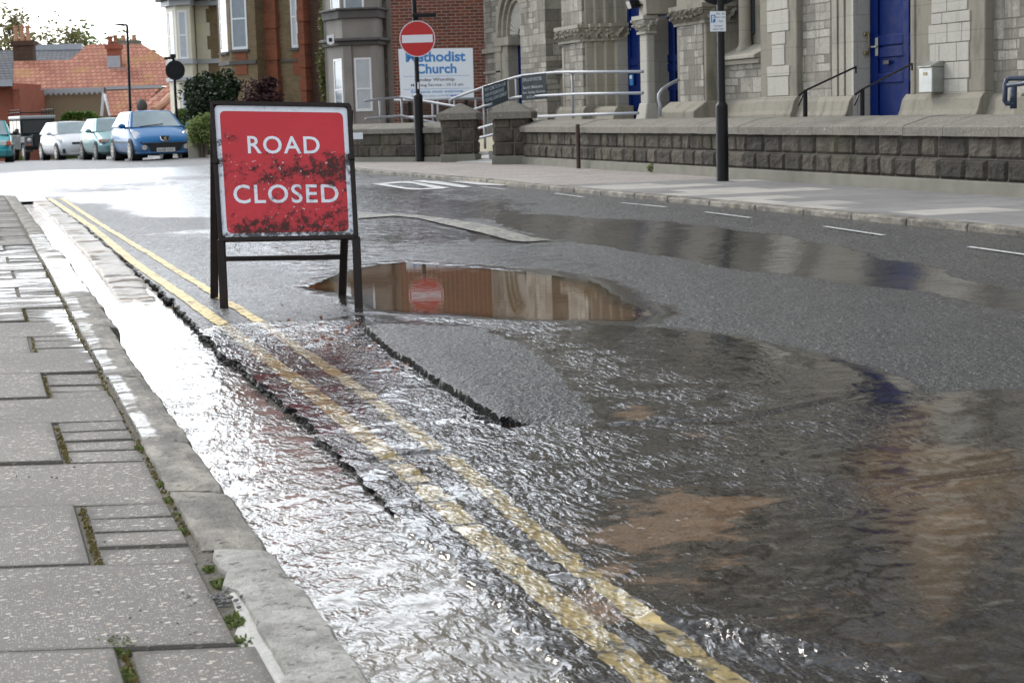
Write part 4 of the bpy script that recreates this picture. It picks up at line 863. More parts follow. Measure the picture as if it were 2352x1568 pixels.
mb = MB(); mb.disc_y(cx, cz, r, -0.075, -0.066, 56); dk = mb.build('sign_disc', K['discwhite'], e)
mb = MB(); mb.disc_y(cx, cz, r*0.955, -0.079, -0.0745, 56); mb.build('red_face', K['discred'], dk)
mb = MB(); mb.box(cx-r*0.86, cx+r*0.86, -0.083, -0.0785, cz-r*0.215, cz+r*0.215); mb.build('white_bar', K['discwhite'], dk)
lx, lz = local_px(e, 975, 36); mb = MB(); mb.box(lx-0.22, lx+0.22, -0.14, 0.02, lz-0.035, lz+0.035); mb.box(-0.03, 0.06, -0.06, 0.06, lz-0.1, lz+0.05); mb.build('sign_lamp', K['dullblack'], e, bevel=0.015)
mb = MB(); mb.box(-0.05, -0.035, -0.05, 0.05, hs+0.15, hs+0.27); mb.box(0.0, 0.03, -0.0465, -0.043, hs+0.14, hs+0.26); mb.build('sticker', K['stick'], e)
g = G(1660, 416, 0.115); e = empty('parking_sign', tuple(g), VROT, 'tall black pole with a white one hour parking plate by the stone wall', 'road sign')
hs = local_px(e, 1658, 246)[1]; pole(e, 0.044, 0.072, hs, 3.2)
a = local_px(e, 1628, 28); b = local_px(e, 1667, 73); cx, cz = (a[0]+b[0])/2, (a[1]+b[1])/2; w, h = (b[0]-a[0])/2, (a[1]-b[1])/2
mb = MB(); mb.box(-w, w, -0.002, 0.002, -h, h); tw = R(14); Tm = Matrix.Translation((cx, -0.07, cz)) @ Matrix.Rotation(tw, 4, 'Z'); mb.xf(Tm); pl = mb.build('parking_plate', K['board'], e, bevel=0.002)
F = lambda u, v, o=-0.004: tuple(Tm @ Vector((-w+2*w*u, o, h-2*h*v)))
mb = MB()
for s, u0, u1, v0, v1 in (('Mon - Sat', .40, .93, .165, .05), ('8 am - 6 pm', .36, .96, .35, .235), ('1 hour', .48, .83, .535, .43), ('No return', .26, .78, .755, .665), ('within 1 hour', .17, .86, .92, .825)): mb = MB(); fit_text(mb, s, u0, u1, v0, v1, F); mb.build('lettering', K['ink'], pl)
mb = MB(); mb.add([F(.06, .17), F(.33, .17), F(.33, .55), F(.06, .55)], [(0, 1, 2, 3)]); mb.build('blue_square', K['pblue'], pl)
mb = MB(); fit_text(mb, 'P', .12, .28, .52, .21, lambda u, v: F(u, v, -0.006), bold=0.03); mb.build('letter', K['board'], pl)
dx, dz = local_px(e, 1654, 12); mb = MB(); mb.disc_y(dx, dz+0.30, 0.30, 0.045, 0.055, 48); mb.box(dx-.2, dx+.2, 0.035, 0.0452, dz+.12, dz+.16); mb.build('sign_back', K['dullblack'], e)
g = D(412, 380, 57); g[2] = float(zt(g[1])); e = empty('round_sign', tuple(g), VROT, 'black back of a round sign on a pole behind the blue hatchback', 'road sign')
cx, cz = local_px(e, 403, 162); mb = MB(); mb.disc_y(cx, cz, 0.31, -0.05, -0.04, 48); mb.box(cx-.28, cx+.28, -0.058, -0.0502, cz+.12, cz+.15); mb.box(cx-.28, cx+.28, -0.058, -0.0502, cz-.17, cz-.14); mb.build('sign_disc', K['dullblack'], e)
mb = MB(); tp = local_px(e, 398, 132); mb.tube([(0, 0, 0), (tp[0]*0.95, 0, tp[1])], 0.045, 12); mb.build('pole', K['black'], e)
mb = MB(); mb.box(tp[0]-0.28, tp[0]+0.03, -0.09, 0.05, tp[1]-0.06, tp[1]+0.02); mb.box(tp[0]-0.09, tp[0]+0.08, -0.06, 0.06, tp[1]-0.02, tp[1]+0.10); mb.build('sign_lamp', K['dullblack'], e, bevel=0.02)
g = D(301, 300, 78); g[2] = float(zt(g[1])); e = empty('street_lamp', tuple(g), VROT, 'slim black street lamp rising behind the parked cars', 'street lamp')
tp = local_px(e, 292, 58); mb = MB(); mb.tube([(0, 0, 0), (0.0, 0, 1.2), (tp[0], 0, tp[1])], [0.09, 0.07, 0.055], 12); mb.build('column', K['black'], e)
mb = MB(); mb.tube([(tp[0], 0, tp[1]), (tp[0]-0.25, 0, tp[1]+0.02)], 0.045, 8); mb.build('arm', K['black'], e)
mb = MB(); mb.hexa([(tp[0]-0.62, -.12, tp[1]+.04), (tp[0]-.15, -.12, tp[1]-.05), (tp[0]-.15, .12, tp[1]-.05), (tp[0]-.62, .12, tp[1]+.04), (tp[0]-.62, -.1, tp[1]+.07), (tp[0]-.15, -.1, tp[1]+.07), (tp[0]-.15, .1, tp[1]+.07), (tp[0]-.62, .1, tp[1]+.07)]); mb.build('lantern', K['dullblack'], e, bevel=0.02)
g = G(1329, 387, 0.115); e = empty('rusty_post', tuple(g), VROT, 'short rusty brown metal post standing against the stone wall', 'post')
h = local_px(e, 1328, 287)[1]; mb = MB(); mb.tube([(0, 0, -.05), (0, 0, h*.97), (0, 0, h)], [0.033, 0.033, 0.029], 14); mb.build('shaft', K['rust'], e); mb = MB(); mb.lathe([(0.031, 0), (0.031, 0.006), (0.012, 0.012)], (0, 0, h), 14); mb.build('cap', K['rust'], e)

# ------------------------------------------------------------------ boundary walls
def rock_face(mb, p0, p1, z0, z1, out, rnd, n=(11, 8)):
    """one rock-faced block between two ground points, bulging along out"""
    p0, p1, out = Vector(p0), Vector(p1), Vector(out); n0 = len(mb.v); nx, nz = n; s = rnd.random()*90
    for j in range(nz):
        for i in range(nx):
            u, v = i/(nx-1), j/(nz-1); ed = min(u, 1-u, 0.5)*(p1-p0).length; ez = min(v, 1-v)*(z1-z0); e = min(ed, ez)
            b = 0.0 if e <= 1e-6 else min(1, e/0.022)*(0.012+0.034*(0.5+float(fbm(u*3.2+s, v*2.6, 3, 4))))
            p = p0.lerp(p1, u)+out*b; mb.v.append((p.x, p.y, z0+(z1-z0)*v))
    mb.f += [(n0+j*nx+i, n0+j*nx+i+1, n0+(j+1)*nx+i+1, n0+(j+1)*nx+i) for j in range(nz-1) for i in range(nx-1)]
    m = len(mb.v)
    bk = -out*0.02; ring = [n0+i for i in range(nx)]+[n0+j*nx+nx-1 for j in range(1, nz)]+[n0+(nz-1)*nx+i for i in range(nx-2, -1, -1)]+[n0+j*nx for j in range(nz-2, 0, -1)]
    mb.v += [tuple(Vector(mb.v[i])+bk) for i in ring]; L = len(ring); mb.f += [(ring[i], m+i, m+(i+1) % L, ring[(i+1) % L]) for i in range(L)]
def stone_wall(root, a, b, zb, courses, plinth_h, cop, rnd, coping=True):
    """a (far) to b (near), face on the road side; courses are the levels between beds"""
    a, b = Vector((*a, 0)), Vector((*b, 0)); d = (b-a).normalized(); out = Vector((d.y, -d.x, 0)); out = out if out.x < 0 else -out; L = (b-a).length
    o = Vector(root.location)
    mb = MB(); c = [a, b, b-out*0.34, a-out*0.34]; mb.prismz([(p.x, p.y) for p in c], zb-.1, courses[-1]); part(mb, 'core', K['mortar'], root)
    mb = MB(); c = [a+out*0.075, b+out*0.075, b-out*0.33, a-out*0.33]; c2 = [a+out*0.045, b+out*0.045, b-out*0.33, a-out*0.33]
    mb.hexa([(p.x, p.y, zb-.1) for p in c]+[(p.x, p.y, zb+plinth_h) for p in c2]); part(mb, 'plinth', K['plinth'], root, bevel=0.01)
    mb = MB()
    for k in range(len(courses)-1):
        t = -rnd.uniform(0, 0.3)
        while t < L:
            l = rnd.uniform(0.26, 0.56); t0, t1 = max(t, 0)+0.004, min(t+l, L)-0.004
            if t1-t0 > 0.05: rock_face(mb, a+d*t0, a+d*t1, courses[k]+0.004, courses[k+1]-0.004, out, rnd)
            t += l
    part(mb, 'stonework', K['rubble'], root)
    if coping:
        mb = MB(); t = 0.0; f0, f1, zc = cop
        while t < L:
            l = min(rnd.uniform(0.75, 1.25), L-t); 
            if L-t-l < 0.3: l = L-t
            q0, q1 = a+d*(t+0.004), a+d*(t+l-0.004); dz = rnd.uniform(-0.004, 0.004); W = -out
            pr = [(f0, zc), (f0, zc+0.085), (f0+0.02, zc+0.10), (f1*0.5, zc+0.175), (f1, zc+0.19), (f1, zc)]
            n0 = len(mb.v); kx = max(2, int(l/0.08))
            for i in range(kx+1):
                q = q0.lerp(q1, i/kx)
                for j, (u, z) in enumerate(pr):
                    wob = 0.006*float(fbm((t+l*i/kx)*7, j*2.3, 6, 3)); mb.v.append((q.x+W.x*u, q.y+W.y*u, z+dz+wob))
            m = len(pr); mb.f += [(n0+i*m+j, n0+i*m+(j+1) % m, n0+(i+1)*m+(j+1) % m, n0+(i+1)*m+j) for i in range(kx) for j in range(m)]
            mb.f += [tuple(n0+j for j in range(m)), tuple(n0+kx*m+j for j in range(m-1, -1, -1))]; t += l
        part(mb, 'coping', K['coping'], root)
WX = lambda y: np.interp(y, [8, 14, 20, 26, 30.3], [8.98, 8.98, 8.80, 8.86, 8.93])
rw = random.Random(11)
w = empty('stone_wall', (8.9, 20, 0.115), 0, 'long low rock-faced stone wall with sloped coping in front of the church', 'wall')
ya = [30.0, 25, 20, 14, 8]
stone_wall(w, (8.92, 30.0), (8.94, 8.0), 0.115, [0.235, 0.435, 0.645], 0.12, (-0.075, 0.42, 0.65), rw)
def gate_pier(g, label, s=0.29, h=0.76):
    e = empty('gate_pier', (g[0], g[1], 0.115), VROT-R(12), label, 'gate pier', 'stone gate piers at the ramp')
    mb = MB(); mb.box(-s-.04, s+.04, -s*.7-.04, s*.7+.04, -.1, 0.14); mb.build('plinth', K['plinth'], e, bevel=0.012)
    mb = MB(); mb.box(-s, s, -s*.7, s*.7, 0.10, h); mb.build('core', K['mortar'], e)
    mb = MB(); r_ = random.Random(int(g[1]*100))
    for z0, z1 in ((0.14, 0.36), (0.36, 0.60), (0.60, h)):
        for (p, q, o) in (((-s, -s*.7, 0), (s, -s*.7, 0), (0, -1, 0)), ((s, -s*.7, 0), (s, s*.7, 0), (1, 0, 0)), ((-s, -s*.7, 0), (-s, s*.7, 0), (-1, 0, 0))):
            c = r_.uniform(.35, .65); P, Q_ = Vector(p), Vector(q)
            rock_face(mb, P.lerp(Q_, .01), P.lerp(Q_, c-.01), z0+.005, z1-.005, o, r_); rock_face(mb, P.lerp(Q_, c+.01), P.lerp(Q_, .99), z0+.005, z1-.005, o, r_)
    mb.build('stonework', K['rubble'], e)
    mb = MB(); c = s+0.085; cy_ = s*.7+.08; mb.box(-c, c, -cy_, cy_, h, h+.11); mb.hexa([(-c, -cy_, h+.112), (c, -cy_, h+.112), (c, cy_, h+.112), (-c, cy_, h+.112), (-.03, -.03, h+.27), (.03, -.03, h+.30), (.03, .03, h+.30), (-.03, .03, h+.30)]); mb.build('cap', K['coping'], e, bevel=0.012)
p1 = G(1180, 377, 0.115); p2 = G(1058, 372, 0.115)
gate_pier((p1[0]+.05, p1[1]+.15), 'pyramid capped stone gate pier joined to the long church wall'); gate_pier((p2[0]+.05, p2[1]+.15), 'pyramid capped stone gate pier nearest the no entry pole')
w = empty('stone_wall', (7.6, 32.9, 0.115), 0, 'short low stone wall behind the no entry pole, with a small white name plate', 'wall')
a = G(780, 372, 0.115); b = G(1035, 371, 0.115)
stone_wall(w, (a[0], a[1]), (b[0], b[1]), 0.115, [0.20, 0.41, 0.64], 0.09, (-0.07, 0.40, 0.645), rw)
mb = MB(); q0, q1 = D(800, 313, 33.0), D(834, 312, 33.0); dz = np.array([0, 0, 0.12]); o2 = -VY*0.06
mb.hexa([q0+o2-dz/2, q1+o2-dz/2, q1-VY*.05-dz/2, q0-VY*.05-dz/2, q0+o2+dz/2, q1+o2+dz/2, q1-VY*.05+dz/2, q0-VY*.05+dz/2]); part(mb, 'name_plate', K['stick'], w, bevel=0.003)

# ------------------------------------------------------------------ ramp rails, notice board, banners
def rail(name, label, lines, posts, r=0.026, mat='galv', cat='handrail', group=None, postr=None, foot=0.2):
    pts = [D(*p) for l in lines for p in l]; b = np.mean(pts, 0); e = empty(name, (b[0], b[1], foot), 0, label, cat, group)
    for l in lines:
        mb = MB(); q = [D(*p) for p in l]; mb.tube(q, r, 10); part(mb, 'rail', K[mat], e, smooth=True)
    for (px, py, d, py2) in posts:
        t = D(px, py, d); mb = MB(); z2 = D(px, py2, d)[2]; mb.tube([t, (t[0], t[1], z2)], postr or r*0.95, 10); part(mb, 'post', K[mat], e, smooth=True)
    return e
rail('handrail', 'grey tubular handrail bending round behind the no entry pole', [[(838, 232, 35), (880, 227, 35.5), (918, 223, 36), (1060, 247, 34.6), (1070, 250, 34.5), (1070, 262, 34.5)], [(840, 273, 35), (920, 266, 36), (1042, 291, 34.6)]],
     [(872, 228, 35.4, 300), (922, 224, 36, 300)])
rail('handrail', 'straight grey handrail passing behind the church notice board foot', [[(905, 231, 39), (1112, 226, 39)], [(930, 270, 39), (1115, 264, 39)]], [(993, 229, 39, 300), (1005, 229, 39, 300), (1043, 227, 39, 300), (1092, 226, 39, 300)])
rail('handrail', 'grey three bar handrail climbing the ramp to the blue church door', [[(1034, 240, 37), (1033, 231, 37), (1040, 227, 37), (1112, 200, 36.6), (1183, 178, 36), (1200, 174, 35.5), (1278, 166, 33.6), (1476, 165, 29.2)], [(1075, 257, 36.8), (1112, 244, 36.6), (1183, 224, 36), (1200, 222, 35.5), (1330, 216, 32.4), (1476, 214, 29.2)], [(1233, 268, 34.6), (1330, 264, 32.4), (1465, 260, 29.4)]],
     [(1110, 201, 36.6, 330), (1120, 200, 36.7, 310), (1185, 178, 36, 262), (1314, 166, 32.8, 272)])
rail('handrail', 'low grey pair of rails between the two gate piers', [[(1096, 296, 34.5), (1160, 279, 33.4)], [(1096, 318, 34.5), (1160, 303, 33.4)]], [(1113, 292, 34.2, 342)])
rail('handrail', 'curved grey handrail beside the second blue church door', [[(1516, 268, 28.2), (1516, 240, 28.2), (1513, 230, 28.2), (1513, 218, 28.2), (1522, 205, 28.4), (1540, 193, 28.7), (1558, 184, 29)]], [], r=0.027)
mb = MB(); 
e = empty('ramp_wall', tuple(D(1125, 350, 36)), 0, 'cream rendered side wall of the ramp seen between the gate piers', 'wall'); e.location.z = 0.1
a, b, c = D(1090, 345, 36.3), D(1160, 365, 35), None; mb.hexa([(a[0], a[1], .1), (b[0], b[1], .1), (b[0]+.15, b[1]+.15, .1), (a[0]+.15, a[1]+.15, .1), (a[0], a[1], D(1090, 318, 36.3)[2]), (b[0], b[1], D(1160, 302, 35)[2]), (b[0]+.15, b[1]+.15, D(1160, 302, 35)[2]), (a[0]+.15, a[1]+.15, D(1090, 318, 36.3)[2])]); part(mb, 'wall_face', K['rampwall'], e)
g = D(1003, 228, 40); e = empty('notice_board', (g[0], g[1], 0.2), VROT-R(6), 'white church notice board with blue lettering on the brick wall', 'notice board')
L_ = lambda px, py: local_px(e, px, py)
c = [L_(921, 229), L_(1089, 225), L_(1086, 111), L_(915, 113)]
mb = MB(); mb.prism([c[0], c[1], c[2], c[3]], -0.02, 0.02); bd = mb.build('board', K['board'], e, bevel=0.004)
mb = MB(); mb.box(c[0][0]+.15, c[0][0]+.22, 0.021, 0.08, 0, c[3][1]); mb.box(c[1][0]-.22, c[1][0]-.15, 0.021, 0.08, 0, c[2][1]); mb.build('post', K['dullblack'], e)
def BF(off): return lambda u, v: tuple(np.array([c[3][0]*(1-u)+c[2][0]*u, off, c[3][1]*(1-u)+c[2][1]*u])*(1-v)+np.array([c[0][0]*(1-u)+c[1][0]*u, off, c[0][1]*(1-u)+c[1][1]*u])*v)
f = BF(-0.024)
for s, u0, u1, v0, v1, b_ in (('Methodist', .095, .90, .265, .055, .03), ('Church', .225, .775, .50, .30, .03), ('Everyone most welcome', .15, .855, .90, .825, .012), ('For enquiries please call 01983', .155, .665, .965, .925, 0.0)): mb = MB(); fit_text(mb, s, u0, u1, v0, v1, f, bold=b_); mb.build('lettering', K['tblue'], bd)
for v in (.545, .80): mb = MB(); mb.add([f(.05, v), f(.95, v), f(.95, v+.006), f(.05, v+.006)], [(0, 1, 2, 3)]); mb.build('rule', K['tblue'], bd)
mb = MB(); fit_text(mb, 'Sunday Worship', .20, .745, .665, .585, f, bold=0.015); mb.build('lettering', K['tpurple'], bd); mb = MB(); fit_text(mb, 'Morning Service - 10.15 am', .15, .86, .765, .695, f, bold=0.012); mb.build('lettering', K['tpurple'], bd)
mb = MB(); fit_text(mb, '864664', .68, .80, .965, .922, f, bold=0.03); mb.build('lettering', K['tlink'], bd)
def banner(cs, dep, label, lines):
    P4 = [D(x, y, d) for (x, y), d in zip(cs, dep)]; b = np.mean(P4, 0); e = empty('banner', tuple(b), 0, label, 'banner', 'dark banners tied to the ramp rail')
    n = np.cross(P4[1]-P4[0], P4[3]-P4[0]); n = n/np.linalg.norm(n); n = n if n @ (CP-b) > 0 else -n; P4 = [p+n*0.04 for p in P4]
    fn = lambda off: (lambda u, v: tuple((P4[0]*(1-u)+P4[1]*u)*(1-v)+(P4[3]*(1-u)+P4[2]*u)*v+n*off))
    mb = MB(); f, k = fn(0), fn(-0.006); mb.hexa([k(0, 0), k(1, 0), k(1, 1), k(0, 1), f(0, 0), f(1, 0), f(1, 1), f(0, 1)]); sh = part(mb, 'cloth', K['slate_panel'], e)
    mb = MB()
    for s, u0, u1, v0, v1 in lines: mb = MB(); fit_text(mb, s, u0, u1, v0, v1, fn(0.004), bold=0.01); part(mb, 'lettering', K['chalk'], e)
banner([(1113, 199), (1168, 182), (1170, 232), (1117, 252)], [36.6, 36.1, 36.1, 36.6], 'dark banner with four lines of capitals on the sloping part of the rail', [('WHY COME TO ON 10.30', .05, .93, .27, .10), ('WHEN WE RESUME SERVICES', .05, .86, .50, .34), ('YOU WILL ALWAYS BE MOST', .05, .97, .72, .56), ('WELCOME', .10, .34, .93, .80)])
banner([(1201, 174), (1258, 168), (1261, 227), (1203, 232)], [35.4, 34.1, 34.1, 35.4], 'dark square banner with chalky script on the level part of the rail', [('JOIN US ON YOUTUBE', .06, .83, .30, .12), ('Search: Methodist', .07, .87, .55, .43), ('Rev. Sunday Services', .06, .95, .77, .64), ('10.15 am', .20, .54, .92, .82)])
# ------------------------------------------------------------------ the church
CH = Frame((12.0, 44.0), -math.pi/2)
ch = CH.root('church', 'weathered pale stone church with carved piers and dark blue doors', 'church')
ch['kind'] = 'thing'
U, Z = CH.U, CH.Z
uE = U(2352)+9; HT = 11.0; YB, YC = -0.30, -0.43
def arched(mb, u0, u1, zs, zt_, y0, y1, n=14):      # wall panel above an arched opening
    uc, r = (u0+u1)/2, abs(u1-u0)/2
    for k in range(n):
        a, b = math.pi*k/n, math.pi*(k+1)/n
        q = [(uc+r*math.cos(a), zs+r*math.sin(a)), (uc+r*math.cos(a), zt_), (uc+r*math.cos(b), zt_), (uc+r*math.cos(b), zs+r*math.sin(b))]; mb.prism(q, y0, y1)
# body behind everything
mb = MB(); mb.box(U(1090), uE, 0.62, 9, -0.2, HT); mb.prism([(U(1090)+3, HT), (uE-6, HT), ((U(1090)+uE)/2, HT+4.5)], 0.62, 9); mb.build('wall', K['ash'], ch)
# walls between the openings, flush with the facade line
mb = MB()
CH.box(mb, 1091, 1153, -.2, HT, 0.0, 0.63); CH.box(mb, 1196, 1254, -.2, HT, -0.25, 0.63); CH.box(mb, 1825, 1908, -.2, HT, YC, 0.63); CH.box(mb, 2250, 2352, -.2, HT, YC, 0.63); mb.box(U(2352, YC), uE, YC, 0.63, -.2, HT)
zr = Z(1700, 122, YB); CH.box(mb, 1600, 1760, -.2, zr-0.08, YB, 0.63); CH.box(mb, 1600, 1760, 5.2, HT, YB, 0.63)
arched(mb, U(1153), U(1153)+2.0, 2.7, HT, 0.0, 0.5); CH.box(mb, 1254, 1292, 4.6, HT, 0.05, 0.63); arched(mb, U(1961, YC), U(2110, YC), 3.7, HT, YC, 0.5)
mb.build('wall', K['ash'], ch)
# small arched door at the far end
mb = MB(); CH.box(mb, 1137, 1149, -.2, 2.55, -0.05, 0.2); CH.box(mb, 1150, 1163, -.2, 2.55, -0.02, 0.2); CH.box(mb, 1163, 1166, -.2, 2.55, -0.01, 0.3); CH.box(mb, 1134, 1168, 2.50, 2.70, -0.09, 0.3); CH.box(mb, 1091, 1150, 2.38, 2.5, -0.07, 0.1); CH.box(mb, 1091, 1150, 1.9, 1.96, -0.05, 0.1)
uc = U(1153)+1.0; r = 1.0
mb.arch(uc, 2.72, r*0.98, r*1.16, -0.10, 0.2); mb.arch(uc, 2.72, r*0.86, r*0.98, -0.02, 0.3); mb.arch(uc, 2.72, r*0.76, r*0.86, 0.06, 0.3)
mb.build('arch', K['smooth'], ch, bevel=0.012)
mb = MB(); n = 18
for k in range(n):
    a0, a1 = math.pi*(k+0.1)/n, math.pi*(k+0.9)/n; q = [(uc+rr*math.cos(t), 2.74+rr*math.sin(t)) for rr, t in ((r*.12, a0), (r*.78, a0), (r*.78, a1), (r*.12, a1))]; mb.prism(q, 0.13, 0.3)
mb.prism([(uc+r*.86*math.cos(math.pi*k/12), 2.72+r*.86*math.sin(math.pi*k/12)) for k in range(13)], 0.17, 0.32); mb.build('tympanum', K['pale'], ch)
mb = MB(); mb.box(uc-r, uc+r, 0.24, 0.29, 0, 2.7); d1 = mb.build('door', K['door'], ch)
# dark lancet recess with a colonnette
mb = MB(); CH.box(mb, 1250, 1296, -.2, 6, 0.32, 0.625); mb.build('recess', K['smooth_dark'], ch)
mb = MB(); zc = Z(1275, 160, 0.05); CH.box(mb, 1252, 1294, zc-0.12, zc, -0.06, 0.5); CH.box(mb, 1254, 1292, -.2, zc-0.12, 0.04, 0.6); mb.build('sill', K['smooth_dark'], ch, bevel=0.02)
def colonnette(u, y, z0, z1, r, cap, mat='smooth', name='column'):
    mb = MB(); mb.lathe([(r*1.5, z0), (r*1.5, z0+.06), (r*1.1, z0+.12), (r, z0+.18), (r, z1-cap), (r*1.25, z1-cap+.02), (r*1.05, z1-cap+.05), (r*1.5, z1-.10), (r*1.9, z1-.08), (r*1.9, z1)], (u, y, 0), 14); return mb.build(name, K[mat], ch)
colonnette(U(1275, .12), 0.12, zc, 2.85, 0.10, 0.30, 'smooth_dark')
# carved capitals: bands of curled leaves
def leaf_band(mb, u0, u1, z0, z1, y0, proud, rnd, side=None):
    L = u1-u0; n = max(2, int(L/0.13)); 
    for k in range(n):
        for row in range(2):
            uu = u0+L*(k+0.5+0.3*(row-.5))/n; zz = z0+(z1-z0)*(0.28+0.45*row)+rnd.uniform(-.02, .02); w = L/n*0.62; h = (z1-z0)*0.30
            pts = [(0, -h), (w*.5, -h*.3), (w*.55, h*.4), (0, h*1.05), (-w*.55, h*.4), (-w*.5, -h*.3)]; yo = y0-proud*(0.35+0.65*row)-rnd.uniform(0, .03)
            n0 = len(mb.v); mb.v += [(uu+x, yo+(0.05 if abs(x) > w*.3 else 0.0), zz+z) for x, z in pts]+[(uu, yo-0.045, zz+h*.2)]
            mb.f += [(n0+i, n0+(i+1) % 6, n0+6) for i in range(6)]
            if rnd.random() < .8: mb.lathe([(0.0, -0.03), (0.03, -0.015), (0.035, 0.01), (0.0, 0.035)], (uu+rnd.uniform(-.03, .03), yo-0.045, zz+h*.7), 6)
rl = random.Random(21)
def capital(u0, u1, y0, z0, z1, name='capital', mat='smooth', both=True, dep=.5):
    mb = MB(); p = 0.10; mb.box(u0-p, u1+p, y0-p, y0+dep, z1-0.07, z1); mb.box(u0-p*.7, u1+p*.7, y0-p*.7, y0+dep, z1-0.11, z1-0.072); mb.box(u0-.035, u1+.035, y0-.035, y0+dep, z0, z0+.045)
    mb.hexa([(u0, y0, z0+.045), (u1, y0, z0+.045), (u1, y0+dep, z0+.045), (u0, y0+dep, z0+.045), (u0-p*.5, y0-p*.5, z1-.112), (u1+p*.5, y0-p*.5, z1-.112), (u1+p*.5, y0+dep, z1-.112), (u0-p*.5, y0+dep, z1-.112)])
    leaf_band(mb, u0-.04, u1+.04, z0+.05, z1-.1, y0-.01, 0.07, rl)
    if both:
        tm = MB(); leaf_band(tm, 0.0, dep, z0+.05, z1-.1, 0, 0.07, rl); tm.xf(Matrix.Translation((u1+.01, y0, 0)) @ Matrix.Rotation(math.pi/2, 4, 'Z')); mb.add(tm.v, tm.f)
    return mb.build(name, K[mat], ch)
# great splayed pier of the porch
yF = -0.75
uA, uB = U(1292, yF), U(1338, yF)
mb = MB(); mb.box(uA, uB, yF, 0.6, -.2, HT*0.72); mb.build('pier', K['ash'], ch)
mb = MB(); mb.box(uA-.015, uA+0.12, yF-.012, yF+.2, .5, 2.2)
zc0, zc1 = Z(1340, 96, yF), Z(1340, 56, yF)
steps = [(1336, 1346, -0.70), (1360, 1368, -0.55), (1383, 1391, -0.39), (1407, 1416, -0.22)]
shafts = MB()
for a, b, y in steps:
    u0, u1 = U(a, y), U(b, y); mb.box(u0-.5, u1, y, 0.6, -.2, HT*0.7)
mb.build('pier', K['smooth'], ch, bevel=0.02)
for a, b, y in []:
    u1 = U(b, y); colonnette(u1+.06, y+.09, 0.7, zc0+.02, 0.075, 0.03, 'smooth', 'shaft')
capital(uA-.05, uB, yF-.02, zc0, zc1)
for a, b, y in steps: capital(U(b, y)-.12, U(b, y), y-.03, zc0, zc1-.005)
# porch arches
mb = MB(); zsp = zc1
u1a, u1b = U(1418, -.2), U(1470, -.55)
uc1, r1 = (u1a+u1b)/2+0.02, abs(u1b-u1a)/2
for k, (y, w) in enumerate(((-0.02, 0.12), (-0.2, 0.14), (-0.36, 0.16), (-0.52, 0.16), (-0.68, 0.16))): mb.arch(uc1, zsp, r1+0.13*k, r1+0.13*k+w, y, 0.6, 18)
u2a, u2b = U(1503, -.5), U(1556, -.45); uc2, r2 = (u2a+u2b)/2, abs(u2b-u2a)/2
for k, (y, w) in enumerate(((-0.02, 0.12), (-0.3, 0.14), (-0.5, 0.14))): mb.arch(uc2, zsp, r2+0.11*k, r2+0.11*k+w, y, 0.6, 18)
mb.build('arch', K['smooth'], ch, bevel=0.012)
mb = MB(); mb.box(uA, U(1640, -.5), -0.30, 0.6, zsp+1.75, HT*.72); mb.prism([(uA, HT*.72), (U(1640, -.5), HT*.72), ((uA+U(1640, -.5))/2, HT*.72+2.5)], -0.3, 0.6); mb.build('wall', K['ash'], ch)
mb = MB(); ujr = U(1416, -.22); mb.box(ujr-.01, ujr+.004, -.2, 0.6, -.2, zsp); mb.build('jamb', K['pale'], ch)
def panelled_door(u0, u1, z0, z1, y, handle=None, lights=False):
    mb = MB(); mb.box(u0, u1, y, y+.06, z0, z1); d = mb.build('door', K['door'], ch)
    mb = MB(); w = u1-u0
    for a, b in ((0.0, 0.11), (0.89, 1.0), (0.46, 0.54)): mb.box(u0+w*a, u0+w*b, y-.03, y-.001, z0, z1)
    for z in (z0+0.02, z0+0.78, z0+1.12, z0+1.28, z0+2.05): mb.box(u0+w*.112, u0+w*.458, y-.026, y-.0012, z, z+.14); mb.box(u0+w*.542, u0+w*.888, y-.026, y-.0012, z, z+.14)
    mb.build('door_frame', K['door'], d, bevel=0.012)
    if lights:
        mb = MB()
        for za, zb in ((z0+.2, z0+.7), (z0+1.45, z0+2.0)): mb.box(u0+w*.58, u0+w*.86, y-.012, y-.003, za, zb)
        mb.build('glazing', K['darkvoid'], d)
    return d
zd = 0.5
da = panelled_door(ujr+.005, U(1496, .03), zd, 4.3, 0.03, lights=True)
mb = MB(); mb.box(U(1446, -.02), U(1446, -.02)+.16, -0.03, -.004, Z(1446, 197, 0), Z(1446, 172, 0)); mb.build('notice', K['tblue'], da); 
mb = MB(); mb.box(U(1446, -.02)+.02, U(1446, -.02)+.14, -0.036, -.031, Z(1446, 182, 0), Z(1446, 174, 0)); mb.build('notice', K['board'], da)
panelled_door(U(1524, .05), U(1580, .05), zd, 4.3, 0.05)
# free standing porch column
yc = -0.62; ua, ub = U(1468, yc), U(1487, yc); z0, z1 = Z(1484, 78, yc), Z(1484, 36, yc)
mb = MB(); uc, hw = (ua+ub)/2, (ub-ua)/2*0.9; mb.box(uc-hw, uc+hw, yc, yc+.16, .2, z0)
zb_ = Z(1484, 236, yc); mb.hexa([(uc-hw*2.2, yc-.2, .2), (uc+hw*1.9, yc-.2, .2), (uc+hw*1.9, yc+.32, .2), (uc-hw*2.2, yc+.32, .2), (uc-hw*1.05, yc-.02, zb_), (uc+hw*1.05, yc-.02, zb_), (uc+hw*1.05, yc+.18, zb_), (uc-hw*1.05, yc+.18, zb_)]); mb.build('column', K['pale'], ch, bevel=0.03)
capital(uc-hw, uc+hw, yc, z0, z1, mat='pale', dep=.18); mb = MB(); mb.box(uc-hw*.9, uc+hw*.9, yc, yc+.2, z1, HT*.6); mb.build('column', K['pale'], ch)
mb = MB(); CH.box(mb, 1472, 1500, -.2, zsp, -0.25, 0.5); mb.build('jamb', K['pale'], ch)
